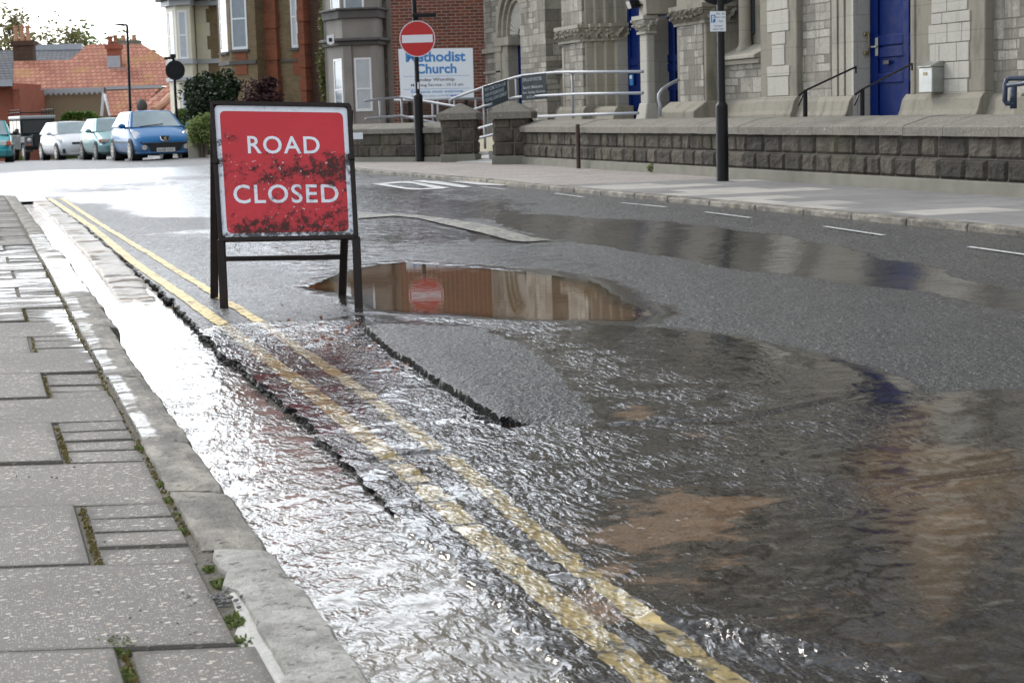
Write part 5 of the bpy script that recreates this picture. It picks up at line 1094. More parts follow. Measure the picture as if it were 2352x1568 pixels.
# pier right of the second door
yp = -0.62; ua, ub = U(1555, yp), U(1622, yp); z0, z1 = Z(1600, 56, yp), Z(1600, 10, yp)
mb = MB(); mb.box(ua+.15, ub-.10, yp-.012, yp+.1, .5, z0); mb.build('pier', K['ash'], ch)
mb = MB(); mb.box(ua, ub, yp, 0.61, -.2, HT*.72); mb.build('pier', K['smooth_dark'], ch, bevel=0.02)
capital(ua, ub, yp, z0, z1, mat='smooth_dark')
zq = Z(1590, 233, yp); mb = MB(); mb.prismx([(yp-.28, 0), (yp-.28, zq-.16), (yp-.05, zq), (0.5, zq), (0.5, 0)], ua-.22, ub+.12); mb.build('plinth', K['smooth_dark'], ch, bevel=0.02)
# sunk window right of it
mb = MB(); CH.box(mb, 1600, 1762, zr-.1, 5.3, 0.0, 0.625); mb.build('recess', K['smooth_dark'], ch)
mb = MB(); u0, u1 = U(1625, YB), U(1750, YB); mb.prismx([(YB-.13, zr-.10), (YB-.13, zr-.05), (-.02, zr+.13), (-.02, zr-.10)], u0, u1); mb.prismx([(YB-.06, zr-.18), (YB-.06, zr-.105), (-.02, zr-.105), (-.02, zr-.18)], u0, u1); mb.build('sill', K['smooth'], ch, bevel=0.008)
colonnette(U(1712, -.12), -0.12, zr, 5.0, 0.10, 0.3, 'smooth')
colonnette(U(1668, -.12), -0.12, zr, 5.0, 0.10, 0.3, 'smooth_dark')
# broad pier with the ragged stone strip
yp = -0.52; ua, ub = U(1746, yp), U(1830, yp)
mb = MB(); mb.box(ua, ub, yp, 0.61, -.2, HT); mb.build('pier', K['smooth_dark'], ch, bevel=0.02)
mb = MB(); w = ub-ua; rq = random.Random(4); z = .8
while z < 6:
    h = rq.uniform(.12, .34); a, b = (0.22, 0.80) if rq.random() < .45 else (0.34, 0.70); mb.box(ua+w*(a+rq.uniform(-.02, .02)), ua+w*(b+rq.uniform(-.02, .02)), yp-.014, yp+.05, z+.006, z+h-.006); z += h
mb.build('quoin', K['pale'], ch, bevel=0.006)
# door bay: moulded jamb, deep reveal, blue door
mb = MB(); 
for a, b, y in ((1905, 1922, .01), (1922, 1927, .05), (1927, 1938, .01), (1938, 1943, .05), (1943, 1961, .01)): CH.box(mb, a, b, -.2, 3.8, YC+y, .6)
mb.build('jamb', K['smooth'], ch)
uj = U(1961, YC); mb = MB(); mb.box(uj-.06, uj, YC-.005, 0.61, -.2, 3.8); mb.build('jamb', K['pale'], ch)
ud0, ud1 = uj, U(2092, -.4); mb = MB(); mb.arch((ud0+ud1)/2+.1, 3.75, (ud1-ud0)/2+.15, (ud1-ud0)/2+.4, YC-.05, .2); mb.build('arch', K['smooth'], ch)
yd = YC+0.26; d3 = panelled_door(uj+.02, uj+2.0, 0.45, 4.2, yd)
hu, hz = CH.hit(2020, 108, yd); mb = MB(); mb.box(hu-.035, hu+.035, yd-.05, yd-.032, Z(2020, 129, yd), Z(2020, 87, yd)); mb.box(hu-.09, hu+.06, yd-.09, yd-.065, hz-.01, hz+.015); mb.box(hu-.01, hu+.015, yd-.07, yd-.05, hz-.01, hz+.015); mb.build('handle', K['steel'], d3, bevel=0.006)
hu, hz = CH.hit(2043, 144, yd); mb = MB(); mb.box(hu-.10, hu+.06, yd-.045, yd-.03, hz-.02, hz+.03); mb.build('letter_slot', K['black'], d3)
hu, hz = CH.hit(1986, 104, .3); za, zb = Z(1986, 122, YC+.17), Z(1986, 78, YC+.17)
mb = MB(); mb.tube([(uj+.0, YC+.17, za), (uj+.09, YC+.17, za), (uj+.12, YC+.17, za+.06), (uj+.12, YC+.17, zb-.06), (uj+.09, YC+.17, zb), (uj, YC+.17, zb)], .013, 8); mb.lathe([(0.035, -.02), (0.035, .02)], (uj+.01, YC+.17, za), 10); mb.lathe([(0.035, -.02), (0.035, .02)], (uj+.01, YC+.17, zb), 10); mb.build('pull_handle', K['brass'], d3)
# right hand pier
yp = -0.55; ua, ub = U(2094, yp), U(2262, yp); w = ub-ua
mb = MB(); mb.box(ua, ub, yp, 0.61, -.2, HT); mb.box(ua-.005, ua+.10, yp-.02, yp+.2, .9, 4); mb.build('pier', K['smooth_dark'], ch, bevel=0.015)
mb = MB(); z = 1.05; rq = random.Random(9)
while z < 4.5:
    h = rq.uniform(.12, .26); x = .28+rq.uniform(-.05, .05)
    while x < .74+rq.uniform(-.06, .05):
        l = rq.uniform(.12, .28); mb.box(ua+w*x+.005, ua+w*min(x+l, .82)-.005, yp-.012-rq.uniform(0, .006), yp+.05, z+.005, z+h-.005); x += l
    z += h
mb.build('quoin', K['pale'], ch, bevel=0.006)
# plinth courses
mb = MB()
def plinth(p0, p1, y, zt_):
    u0, u1 = U(p0, y), U(p1, y); mb.prismx([(y-.13, -.2), (y-.13, zt_-.26), (y-.10, zt_-.20), (y-.065, zt_-.07), (y-.01, zt_), (y+.3, zt_), (y+.3, -.2)], u0, u1)
plinth(2082, 2264, -.55, Z(2180, 213, -.7)); plinth(2262, 2352, YC, Z(2310, 214, YC)); plinth(1742, 1832, -.52, Z(1790, 222, -.6)); plinth(1825, 1960, YC, Z(1900, 222, YC)); plinth(1600, 1745, YB, Z(1700, 228, YB)); plinth(1285, 1345, -.75, Z(1310, 245, -.8)); plinth(1345, 1418, -.55, Z(1380, 245, -.6)); plinth(1091, 1150, 0.0, 0.9); plinth(1196, 1290, 0.0, Z(1240, 245, -.1))
mb.box(U(2352, YC), uE, YC-.13, .3, -.2, 1.0); mb.build('plinth', K['smooth_dark'], ch, bevel=0.01)
# upper windows and cornice (seen only in the wet road; arched windows added to darken that reflection)
mb = MB(); mb.box(U(1091)-.1, uE, -.1, .8, HT-.25, HT+.1); mb.box(U(1091), uE, -.06, .7, 6.6, 6.8); mb.build('cornice', K['smooth'], ch)
mb = MB(); rf = [(U(1090)-.3, HT+.05), (uE+.3, HT+.05), (uE+.3, HT+.12), (U(1090)-.3, HT+.12)]; mb.box(U(1090)-.3, uE+.3, .5, 9.3, HT+.11, HT+.3); mb.build('roof', K['slate'], ch)
mb = MB()
for p in (1870,): u = U(p); mb.box(u-.5, u+.5, YC-.02, YC+.02, 7.3, 9.6)
for u, w_, z0_, z1_ in ((U(2030, YC), 1.5, 5.9, 9.6), (U(2180, -.55)+1.0, .0, 6, 9), (U(2310, YC), 1.3, 4.6, 9.4), (U(2352, YC)+2.6, 1.5, 4.2, 9.6), (U(2352, YC)+5.6, 1.5, 4.2, 9.6)):
    if w_: mb.prism([(u-w_/2, z0_), (u+w_/2, z0_), (u+w_/2, z1_-w_/2)]+[(u+w_/2*math.cos(math.pi*k/10), z1_-w_/2+w_/2*math.sin(math.pi*k/10)) for k in range(1, 10)]+[(u-w_/2, z1_-w_/2)], YC-.02, YC+.02)
mb.box(U(1700)-.6, U(1700)+.6, -.04, -.005, zr+.3, 4.9); mb.build('window', K['glass'], ch)
# fixtures on the church
def at_frame(F, px, py, y): u, z = F.hit(px, py, y); p = F.o+F.ex*u+F.ey*y; return np.array([p[0], p[1], z])
g = at_frame(CH, 2150, 177, -.58); e = empty('letter_box', tuple(g), CH.rz, 'brushed steel letter box hung on the church pier right of the blue door', 'letter box')
mb = MB(); mb.box(-.16, .16, -.15, .02, -.19, .12); mb.build('body', K['steel'], e, bevel=0.01); mb = MB(); mb.prismx([(-.17, .121), (-.17, .13), (-.05, .19), (.02, .19), (.02, .121)], -.165, .165); mb.build('lid', K['steel'], e, bevel=0.008); mb = MB(); mb.box(-.05, .05, -.154, -.1505, .02, .06); mb.build('plate', K['brass'], e)
g = at_frame(CH, 1459, 14, -.7); e = empty('floodlight', tuple(g), CH.rz, 'small black floodlight with a pale lens above the porch column', 'floodlight')
mb = MB(); mb.hexa([(-.10, -.10, -.06), (.10, -.10, -.06), (.08, .08, -.02), (-.08, .08, -.02), (-.10, -.14, .09), (.10, -.14, .09), (.08, .05, .10), (-.08, .05, .10)]); mb.build('housing', K['black'], e, bevel=0.01); mb = MB(); mb.add([(-.085, -.105, -.045), (.085, -.105, -.045), (.085, -.142, .075), (-.085, -.142, .075)], [(0, 1, 2, 3)]); mb.build('lens', K['lamp'], e); mb = MB(); mb.tube([(.09, 0, .02), (.16, 0.02, 0.02), (.16, .2, -.05)], .015, 6); mb.tube([(.1, 0, .05), (.18, .0, .14), (.2, .2, .1)], .012, 6); mb.build('bracket', K['black'], e)
def scroll_rail(label, pts, post, dep):
    b = D(post[0], post[1], dep); e = empty('step_handrail', (b[0], b[1], 0.3), 0, label, 'handrail', 'scrolled black handrails by the right door')
    P = [D(x, y, d) for x, y, d in pts]; s = P[0]; mb = MB(); sp = []
    rt = (P[1]-P[0]); rt = rt/np.linalg.norm(rt)
    up = np.array([0, 0, 1.0])
    for k in range(13):
        a = math.pi*0.5+k/12*2*math.pi*0.95; rr = 0.030+0.040*(k/12); h = np.array([rt[0], rt[1], 0]); sp.append(s+h*(0.02-rr*math.cos(a-math.pi*.5)*-1*0.9)-up*0.075+up*rr*math.sin(a))
    mb.tube(sp, 0.011, 8); mb.tube(P, 0.013, 8); part(mb, 'rail', K['black'], e)
    mb = MB(); t = D(post[0], post[1], dep); mb.tube([t, (t[0], t[1], 0.2)], 0.030, 10); part(mb, 'post', K['black'], e)
scroll_rail('scrolled black step handrail left of the blue door', [(1836, 219, 22.4), (1850, 208, 22.5), (1966, 154, 23.6), (1966, 169, 23.6)], (1849, 209, 22.5), 22.5)
scroll_rail('scrolled black step handrail crossing the front of the blue door', [(1965, 217, 20.9), (1980, 206, 21), (2095, 147, 22.0), (2095, 162, 22.0)], (1980, 206, 21), 21)
rail('handrail', 'dark navy tubular rail at the right end of the church wall', [[(2400, 180, 17.9), (2322, 180, 18.3), (2312, 184, 18.3), (2309, 195, 18.3), (2308, 232, 18.3), (2312, 238, 18.3), (2330, 238, 18.2)], [(2400, 186, 17.6), (2316, 196, 18.1)]], [(2328, 192, 18.2, 250)], r=0.026, mat='navyrail', postr=0.036)

# ------------------------------------------------------------------ ordinary windows
def window(root, p0, p1, z0, z1, glass='net', bars=(0.5,), f=0.055, sill=None, proud=0.02, name='window'):
    """sash window on the wall line p0 -> p1 (left to right seen from outside), local coordinates"""
    p0, p1 = Vector((*p0, 0)), Vector((*p1, 0)); d = p1-p0; L = d.length; a = math.atan2(d.y, d.x); T = Matrix.Translation(p0) @ Matrix.Rotation(a, 4, 'Z')
    mb = MB(); y0, y1 = -proud, 0.05
    mb.box(0, f, y0, y1, z0, z1); mb.box(L-f, L, y0, y1, z0, z1); mb.box(f, L-f, y0, y1, z1-f, z1); mb.box(f, L-f, y0, y1, z0, z0+f*1.4)
    for t in bars: zz = z0+(z1-z0)*t; mb.box(f, L-f, y0-.004, y1, zz-f*.4, zz+f*.4)
    mb.xf(T); fr = mb.build(name, K['white'], root)
    mb = MB(); mb.add([(f, -.004, z0+f), (L-f, -.004, z0+f), (L-f, -.004, z1-f), (f, -.004, z1-f)], [(0, 1, 2, 3)]); mb.xf(T); mb.build('pane', K[glass], fr)
    if sill: mb = MB(); mb.box(-.06, L+.06, -proud-.08, .05, z0-.09, z0-.003); mb.xf(T); mb.build('sill', K[sill], fr)
    return fr
# brick annexe between the grey house and the church
g = D(1000, 250, 43.2); AX = Frame((g[0], g[1]), VROT); e = AX.root('brick_annexe', 'dark red brick building behind the white notice board', 'building')
u0, u1 = AX.U(902), AX.U(1092); mb = MB(); mb.box(u0, u1+.6, 0, 8, 0, 6.9); mb.build('wall', K['redbrick'], e)
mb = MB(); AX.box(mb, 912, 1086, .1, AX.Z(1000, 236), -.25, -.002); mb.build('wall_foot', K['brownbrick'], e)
mb = MB(); mb.box(u0-.1, u1+.7, -.15, 8, 6.9, 7.1); mb.build('roof', K['slate'], e)
mb = MB(); mb.box(u0+1.0, u0+1.9, -.01, .02, 4.2, 5.8); mb.build('window', K['glass'], e)
g = at_frame(AX, 1176, 36, -.2) if False else D(1177, 32, 42.6); e = empty('satellite_dish', tuple(g), VROT, 'small grey satellite dish at the corner of the brick wall', 'dish')
mb = MB(); mb.lathe([(0.0, .05), (.12, .035), (.24, 0), (.25, .01), (.12, .045), (0, .06)], (0, 0, 0), 24); mb.xf(Matrix.Rotation(R(75), 4, 'X') @ Matrix.Identity(4)); mb.build('reflector', K['plinth'], e, smooth=True); mb = MB(); mb.tube([(0, 0, -.2), (0, -.22, -.16)], .015, 6); mb.box(-.05, .05, -.27, -.2, -.2, -.12); mb.tube([(0, 0.02, 0), (0.05, .5, -.1)], .02, 6); mb.build('arm', K['dullblack'], e)
# grey stuccoed house with canted bays
g = D(830, 262, 55); GH = Frame((g[0], g[1]), R(-24)); e = GH.root('grey_house', 'grey stuccoed house with a two storey canted bay and white sashes', 'house'); zb0 = float(zt(g[1]))-.5
U_ = GH.U; yb = -1.1
A_, B_, C_, D_ = (U_(751, 0), 0), (U_(788, yb), yb), (U_(866, yb), yb), (U_(876, yb+.5), 0)
zA, zB, zC, zD_ = GH.Z(825, 92, yb), GH.Z(825, 104, yb), GH.Z(825, 22, yb), GH.Z(825, 42, yb)
mb = MB(); mb.box(U_(746), U_(914), 0.0, 8, zb0, 7.4); mb.build('wall', K['render'], e)
mb = MB(); mb.prismz([A_, B_, C_, D_], zb0, 6.9); mb.build('bay', K['render'], e)
def band(z0, z1, o): return MB().prismz([(A_[0]-o, A_[1]), (B_[0]-o*.6, B_[1]-o), (C_[0]+o*.6, C_[1]-o), (D_[0]+o, D_[1])], z0, z1)
mb = band(zB, zA-.03, .13); m2 = band(zA-.028, zA+.06, .24); mb.add(m2.v, m2.f); m2 = band(zD_, zC-.02, .12); mb.add(m2.v, m2.f); m2 = band(zC-.018, zC+.05, .2); mb.add(m2.v, m2.f); m2 = band(6.85, 7.05, .2); mb.add(m2.v, m2.f); GH.box(mb, 880, 916, zD_, zC+.05, -.10, .1); mb.build('cornice', K['renderdark'], e, bevel=0.02)
mb = MB(); 
for a, b in ((788, 809), (852, 866)): mb.box(U_(a, yb), U_(b, yb), yb-.05, yb+.1, zb0, zB)
GH.box(mb, 889, 914, zb0, 7.3, -.18, .1); mb.build('pilaster', K['render'], e, bevel=0.02)
lerp2 = lambda p, q, t: (p[0]+(q[0]-p[0])*t, p[1]+(q[1]-p[1])*t)
zw0, zw1 = GH.Z(833, 256, yb), GH.Z(833, 133, yb); t0, t1 = U_(813, yb), U_(852, yb)
window(e, (t0, yb-.004), (t1, yb-.004), zw0, zw1, 'net', (.42,), .06); window(e, lerp2(A_, B_, .42), lerp2(A_, B_, .93), zw0, zw1, 'blind', (.42,), .06)
z2 = GH.Z(820, 27, yb); window(e, (t0-.25, yb-.004), (t1-.15, yb-.004), z2, z2+1.9, 'blind', (.5,), .06); window(e, lerp2(A_, B_, .40), lerp2(A_, B_, .93), z2, z2+1.9, 'blind', (.5,), .06)
mb = MB(); rq = random.Random(2); z = zb0+.4; k = 0
while z < 7.1:
    h = .21; ww = (871, 889) if k % 2 else (873, 886); mb.box(U_(ww[0], -.03), U_(ww[1], -.03), -.035, .05, z+.012, z+h-.012); z += h; k += 1
mb.build('quoin', K['pale'], e, bevel=0.01)
mb = MB(); mb.prismx([(-.4, 7.4), (4, 9.8), (8.3, 7.4)], U_(744), U_(916)); mb.build('roof', K['slate'], e)
g = D(760, 92, 53.6); e2 = empty('alarm_box', tuple(g), R(-24), 'small white alarm box on the grey bay', 'alarm box'); mb = MB(); mb.prism([(-.11, .12), (.11, .16), (.11, -.1), (.0, -.16), (-.11, -.12)], -.05, .12); mb.build('box', K['white'], e2, bevel=0.01); mb = MB(); mb.box(-.05, .05, -.055, -.0505, -.06, .05); mb.build('badge', K['slate_panel'], e2)
# tan brick house with orange quoins
g = D(620, 268, 66); BH = Frame((g[0], g[1]), R(-46)); e = BH.root('brick_house', 'tan brick house with orange brick quoins and tall white sashes', 'house'); U_ = BH.U; zb0 = float(zt(g[1]))-.6
mb = MB(); BH.box(mb, 588, 690, zb0, 7.0, -.8, 8); mb.build('wall', K['tanbrick'], e)
yb = -1.5; A_, B_, C_, D_ = (U_(504, -.7), -.7), (U_(531, yb), yb), (U_(590, yb), yb), (U_(590, yb)+.02, -.7)
mb = MB(); mb.prismz([A_, B_, C_, D_], zb0, 6.9); mb.build('bay', K['tanbrick'], e)
mb = MB(); ya = -1.0; ua, ub = U_(594, ya), U_(636, ya); z = zb0; k = 0
while z < 6.6: o = 0.04 if k % 2 else 0.0; mb.box(ua-o, ub+o, ya-o, -.7, z+.004, z+.56); z += .566; k += 1
ua, ub = U_(688, -.9), U_(700, -.9); z = zb0; k = 0
while z < 6.7: o = 0.035 if k % 2 else 0.0; mb.box(ua-o, ub+o, -.9-o, -.4, z+.004, z+.40); z += .406; k += 1
for pa, pb, y in ((540, 566, yb-.03), (672, 690, -.83)): mb.box(U_(pa, y), U_(pb, y), y, y+.1, BH.Z((pa+pb)/2, 172, y), BH.Z((pa+pb)/2, 122, y))
mb.build('quoin', K['orangebrick'], e)
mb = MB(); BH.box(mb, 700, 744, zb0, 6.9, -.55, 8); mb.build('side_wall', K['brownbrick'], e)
zs = BH.Z(600, 146, 0); mb = MB(); m2 = MB().prismz([(A_[0]-.06, A_[1]), (B_[0]-.04, B_[1]-.08), (C_[0], C_[1]-.08), (C_[0], .1)], zs-.06, zs+.08); mb.add(m2.v, m2.f); BH.box(mb, 636, 690, zs-.02, zs+.06, -.86, -.7); mb.build('string_course', K['renderdark'], e)
zw0 = BH.Z(553, 114, yb); window(e, (U_(535, yb), yb-.004), (U_(571, yb), yb-.004), zw0, zw0+2.6, 'blind', (.42,), .07, 'renderdark'); window(e, lerp2(A_, B_, .18), lerp2(A_, B_, .80), zw0-.05, zw0+2.55, 'net', (.42,), .07, 'renderdark'); zw0 = BH.Z(680, 110, -.8); window(e, (U_(672, -.8), -.804), (U_(687, -.8), -.804), zw0, zw0+2.6, 'net', (.42,), .07, 'renderdark')
mb = MB(); mb.prismx([(-1.7, 7.0), (4, 9.6), (8.4, 7.0)], A_[0]-.2, U_(744)); mb.build('roof', K['slate'], e)
# cream house
g = D(450, 272, 79); CRF = Frame((g[0], g[1]), R(-34)); e = CRF.root('cream_house', 'cream painted bay fronted house with zigzag quoins beyond the street lamp', 'house'); U_ = CRF.U; zb0 = float(zt(g[1]))-.6; yb = -1.2
A_, B_, C_, D_ = (U_(386, -.1), -.1), (U_(408, yb), yb), (U_(441, yb), yb), (U_(450, 0)+.02, 0)
mb = MB(); CRF.box(mb, 388, 520, zb0, 6.15, 0, 8); mb.build('wall', K['tanbrick'], e)
mb = MB(); mb.prismz([A_, B_, C_, D_], zb0, 6.0); mb.build('bay', K['cream'], e)
mb = MB(); k = 0; zq = zb0+.5
while zq < 6.0: w_ = (484 if k % 2 else 477); CRF.box(mb, 453, w_, zq, zq+.58, -.05, .2); zq += .585; k += 1
mb.build('quoin', K['cream'], e)
def bandc(z0, z1, o): return MB().prismz([(A_[0]-o, A_[1]), (B_[0]-o*.6, B_[1]-o), (C_[0]+o*.6, C_[1]-o), (D_[0]+o*.4, D_[1]-.02)], z0, z1)
mb = MB(); zz = CRF.Z(425, 142, yb); m2 = bandc(zz-.1, zz+.12, .13); mb.add(m2.v, m2.f); CRF.box(mb, 450, 512, zz-.08, zz+.12, -.10, .1); zz2 = CRF.Z(425, 181, yb); m2 = bandc(zz2-.09, zz2+.07, .16); mb.add(m2.v, m2.f); m2 = bandc(5.95, 6.2, .25); mb.add(m2.v, m2.f); CRF.box(mb, 440, 520, 5.95, 6.15, -.35, .1); mb.build('cornice', K['greytrim'], e)
z0, z1 = CRF.Z(424, 138, yb), CRF.Z(424, 24, yb); window(e, (U_(412, yb), yb-.004), (U_(434, yb), yb-.004), z0, z1, 'net', (.5,), .09); window(e, lerp2(A_, B_, .25), lerp2(A_, B_, .75), z0, z1, 'blind', (.5,), .07); z0, z1 = CRF.Z(424, 280, yb), CRF.Z(424, 208, yb); window(e, (U_(412, yb), yb-.004), (U_(434, yb), yb-.004), z0, z1, 'blind', (.5,), .09)
mb = MB(); m2 = bandc(6.2, 6.35, .5); mb.add(m2.v, m2.f); p = [(A_[0]-.5, A_[1]-.1), (B_[0]-.3, B_[1]-.5), (C_[0]+.3, C_[1]-.5), (U_(520), -.6), (U_(520), 8.3), (A_[0]-.5, 8.3)]; n0 = len(mb.v); mb.v += [(x, y, 6.36) for x, y in p]+[(A_[0]+3, 3, 8.9), (U_(520)-1, 3, 8.9)]; mb.f += [(n0, n0+1, n0+6), (n0+1, n0+2, n0+6), (n0+2, n0+3, n0+7, n0+6), (n0+3, n0+4, n0+7), (n0+4, n0+5, n0+6, n0+7), (n0+5, n0, n0+6), (n0+5, n0+4, n0+3, n0+2, n0+1, n0)]; mb.build('roof', K['slate'], e)

# ------------------------------------------------------------------ bungalow and roofs at the end of the street
c1 = lambda x, y: (x/3.647*0.91875, y/3.647*0.91875)
DB = 104.0
def roofpoly(pts, thick=0.18):    # (crop px, depth) -> a slab with thickness
    P = [D(*c1(x, y), d) for x, y, d in pts]; n = len(P); m = MB(); nn = np.cross(P[1]-P[0], P[2]-P[0]); nn = nn/np.linalg.norm(nn); nn = nn if nn[2] > 0 else -nn
    m.add([tuple(p) for p in P]+[tuple(p-nn*thick) for p in P], [tuple(range(n)), tuple(range(2*n-1, n-1, -1))]+[(i, n+i, n+(i+1) % n, (i+1) % n) for i in range(n)]); return m
g = D(*c1(700, 1100), DB); g[2] = float(zt(g[1])); e = empty('bungalow', tuple(g), VROT, 'bungalow with a wide orange tiled roof at the end of the street', 'house')
lc = lambda x, y, dd: (local_px2(e, *c1(x, y), dd))
def local_px2(root, px, py, dep): p = D(px, py, dep)-np.array(root.location); a = root.rotation_euler.z; return (p[0]*math.cos(a)+p[1]*math.sin(a), -p[0]*math.sin(a)+p[1]*math.cos(a), p[2])
mb = roofpoly([(125, 825, DB), (960, 800, DB), (1545, 780, DB), (1535, 548, DB+4.2), (1290, 402, DB+6.6), (800, 405, DB+6.6), (640, 548, DB+4.2), (95, 558, DB+4.2)]); part(mb, 'roof', K['tile'], e)
mb = roofpoly([(965, 832, DB-1.2), (1445, 812, DB-1.2), (1330, 940, DB-2.6), (1225, 1055, DB-4), (1010, 1055, DB-4)]); part(mb, 'roof', K['tile'], e)
mb = MB(); a, b = lc(150, 830, DB+.4), lc(1500, 830, DB+.4); mb.box(a[0], b[0], .6, 8, -1.5, a[2]); mb.build('wall', K['pebble'], e)
mb = MB(); a, b = lc(338, 845, DB+.2), lc(400, 845, DB+.2); mb.box(a[0], b[0], .45, .7, -1.5, a[2]); a, b = lc(120, 845, DB+.2), lc(180, 845, DB+.2); mb.box(a[0], b[0], .45, .7, -1.5, a[2]); mb.build('pier', K['farred'], e)
mb = MB(); p, q = lc(120, 838, DB-.1), lc(955, 812, DB-.1); mb.box(p[0], q[0], -.16, -.05, (p[2]+q[2])/2-.16, (p[2]+q[2])/2+.10); pz = (p[2]+q[2])/2-.16
k = p[0]
while k < q[0]: mb.prism([(k, pz), (k+.28, pz), (k+.14, pz-.14)], -.15, -.06); k += .3
p, q = lc(975, 800, DB-.3), lc(1480, 790, DB-.3); mb.box(p[0], q[0], -.4, -.2, p[2]-.12, p[2]+.06); mb.build('gutter_board', K['greytrim'], e)
window(e, lc(185, 1000, DB)[:2], lc(330, 1000, DB)[:2], lc(250, 1120, DB)[2], lc(250, 850, DB)[2], 'blind', (.68,), .14, name='porch_door')
mb = MB(); a, b, c_ = lc(250, 850, DB-.2), lc(320, 950, DB-.2), lc(345, 945, DB-.2); mb.add([], []); mb.tube([a, lc(300, 880, DB-.2), b], .09, 6); part_ = mb.build('brace', K['greytrim'], e)
mb = MB(); a, b = lc(945, 850, DB-.4), lc(925, 1060, DB-.4); mb.tube([a, b], .10, 6); mb.tube([lc(960, 870, DB-1.3), lc(1010, 1060, DB-2.5)], .11, 6); mb.build('bargeboard', K['white'], e)
def chimney(x0, x1, y0, y1, dep, mat, pots, foot=None):
    a, b = lc(x0, y1, dep), lc(x1, y0, dep); m = MB(); m.box(a[0], b[0], a[1], a[1]+.7, a[2], b[2]); m.box(a[0]-.1, b[0]+.1, a[1]-.1, a[1]+.8, b[2]-.28, b[2]); c = m.build('chimney', K[mat], e)
    for x, h, pm in pots:
        q = lc(x, y0, dep); m = MB(); m.lathe([(.16, 0), (.16, .15), (.13, .2), (.12, h-.1), (.16, h-.06), (.15, h)], (q[0], a[1]+.35, b[2]), 12); m.build('chimney_pot', K[pm], c)
    if foot: m = MB(); p, q = lc(x0-6, foot+10, dep-.15), lc(x1+6, foot-110, dep-.15); m.box(p[0], q[0], p[1], p[1]+.1, p[2], q[2]); m.box(p[0]-.4, q[0]+.4, p[1]-.3, p[1]+.4, p[2]-.25, p[2]+.0); m.build('flashing', K['lead'], c)
chimney(125, 300, 372, 560, DB+5.0, 'brownbrick', [(140, .92, 'pot'), (196, .98, 'pot'), (250, .9, 'pot')]); chimney(985, 1088, 405, 640, DB+3.2, 'farred', [(1000, .5, 'farred'), (1050, .55, 'tile')], 620)
chimney(1090, 1255, 368, 420, DB+9, 'plinth', [(1115, .35, 'pot'), (1215, .35, 'pot')])
g = D(*c1(1400, 1000), 92); g[2] = float(zt(g[1])); e = empty('low_house', tuple(g), VROT, 'pale terracotta roofed low house behind the blue hatchback', 'house')
mb = roofpoly([(1230, 1015, 92), (1300, 1015, 91), (1430, 1015, 91), (1560, 880, 94), (1560, 770, 96), (1540, 770, 96), (1440, 850, 94.5)]); part(mb, 'roof', K['tile'], e)
mb = roofpoly([(1480, 1030, 90), (1575, 1030, 90), (1575, 905, 92), (1540, 930, 92)]); part(mb, 'roof', K['tile'], e)
a, b = lc(1450, 1030, 90.5), lc(1580, 1030, 90.5); mb = MB(); mb.box(lc(1260, 1030, 93)[0], b[0], 0.5, 5, -1, lc(1300, 1030, 92)[2]); mb.build('wall', K['cream'], e); mb = MB(); mb.tube([lc(1400, 1010, 90.8), lc(1480, 960, 91.5), lc(1560, 880, 92.5)], .22, 8); mb.build('ridge_tile', K['pot'], e)
g = D(*c1(500, 600), 122); g[2] = float(zt(g[1])); e = empty('slate_house', tuple(g), VROT, 'grey slate roof rising behind the bungalow', 'house')
mb = roofpoly([(280, 575, 119), (800, 575, 119), (745, 448, 124), (300, 455, 124)]); part(mb, 'roof', K['slate'], e); mb = MB(); a, b = lc(290, 452, 124), lc(750, 446, 124); mb.box(a[0], b[0], a[1]-.2, a[1]+.2, a[2]-.12, a[2]+.30); mb.build('ridge', K['lead'], e)
mb = MB(); a, b = lc(300, 600, 120), lc(780, 600, 120); mb.box(a[0], b[0], a[1], a[1]+6, -1, a[2]+.3); mb.build('wall', K['farred'], e)
g = D(*c1(0, 900), 98); g[2] = float(zt(g[1])); e = empty('red_house', tuple(g), VROT, 'orange brick house with a dark slate roof at the left edge', 'house')
mb = roofpoly([(-300, 762, 97), (118, 752, 97), (118, 460, 101.5), (-300, 470, 101.5)]); part(mb, 'roof', K['slate'], e); mb = MB(); a, b = lc(-300, 770, 98), lc(118, 770, 98); mb.box(a[0], b[0], 0, 6, -1.5, a[2]); mb.build('wall', K['farred'], e); mb = MB(); c_ = lc(118, 880, 97.6); dd = lc(172, 880, 97.6); mb.box(c_[0]-.05, dd[0], -.2, 5, -1.5, lc(150, 815, 98)[2]); mb.build('side_bay', K['farred'], e)
mb = MB(); a, b = lc(-300, 765, 96.9), lc(118, 755, 96.9); mb.box(a[0], b[0], -1.3, -1.1, a[2]-.2, a[2]+.12); mb.build('gutter', K['lead'], e)
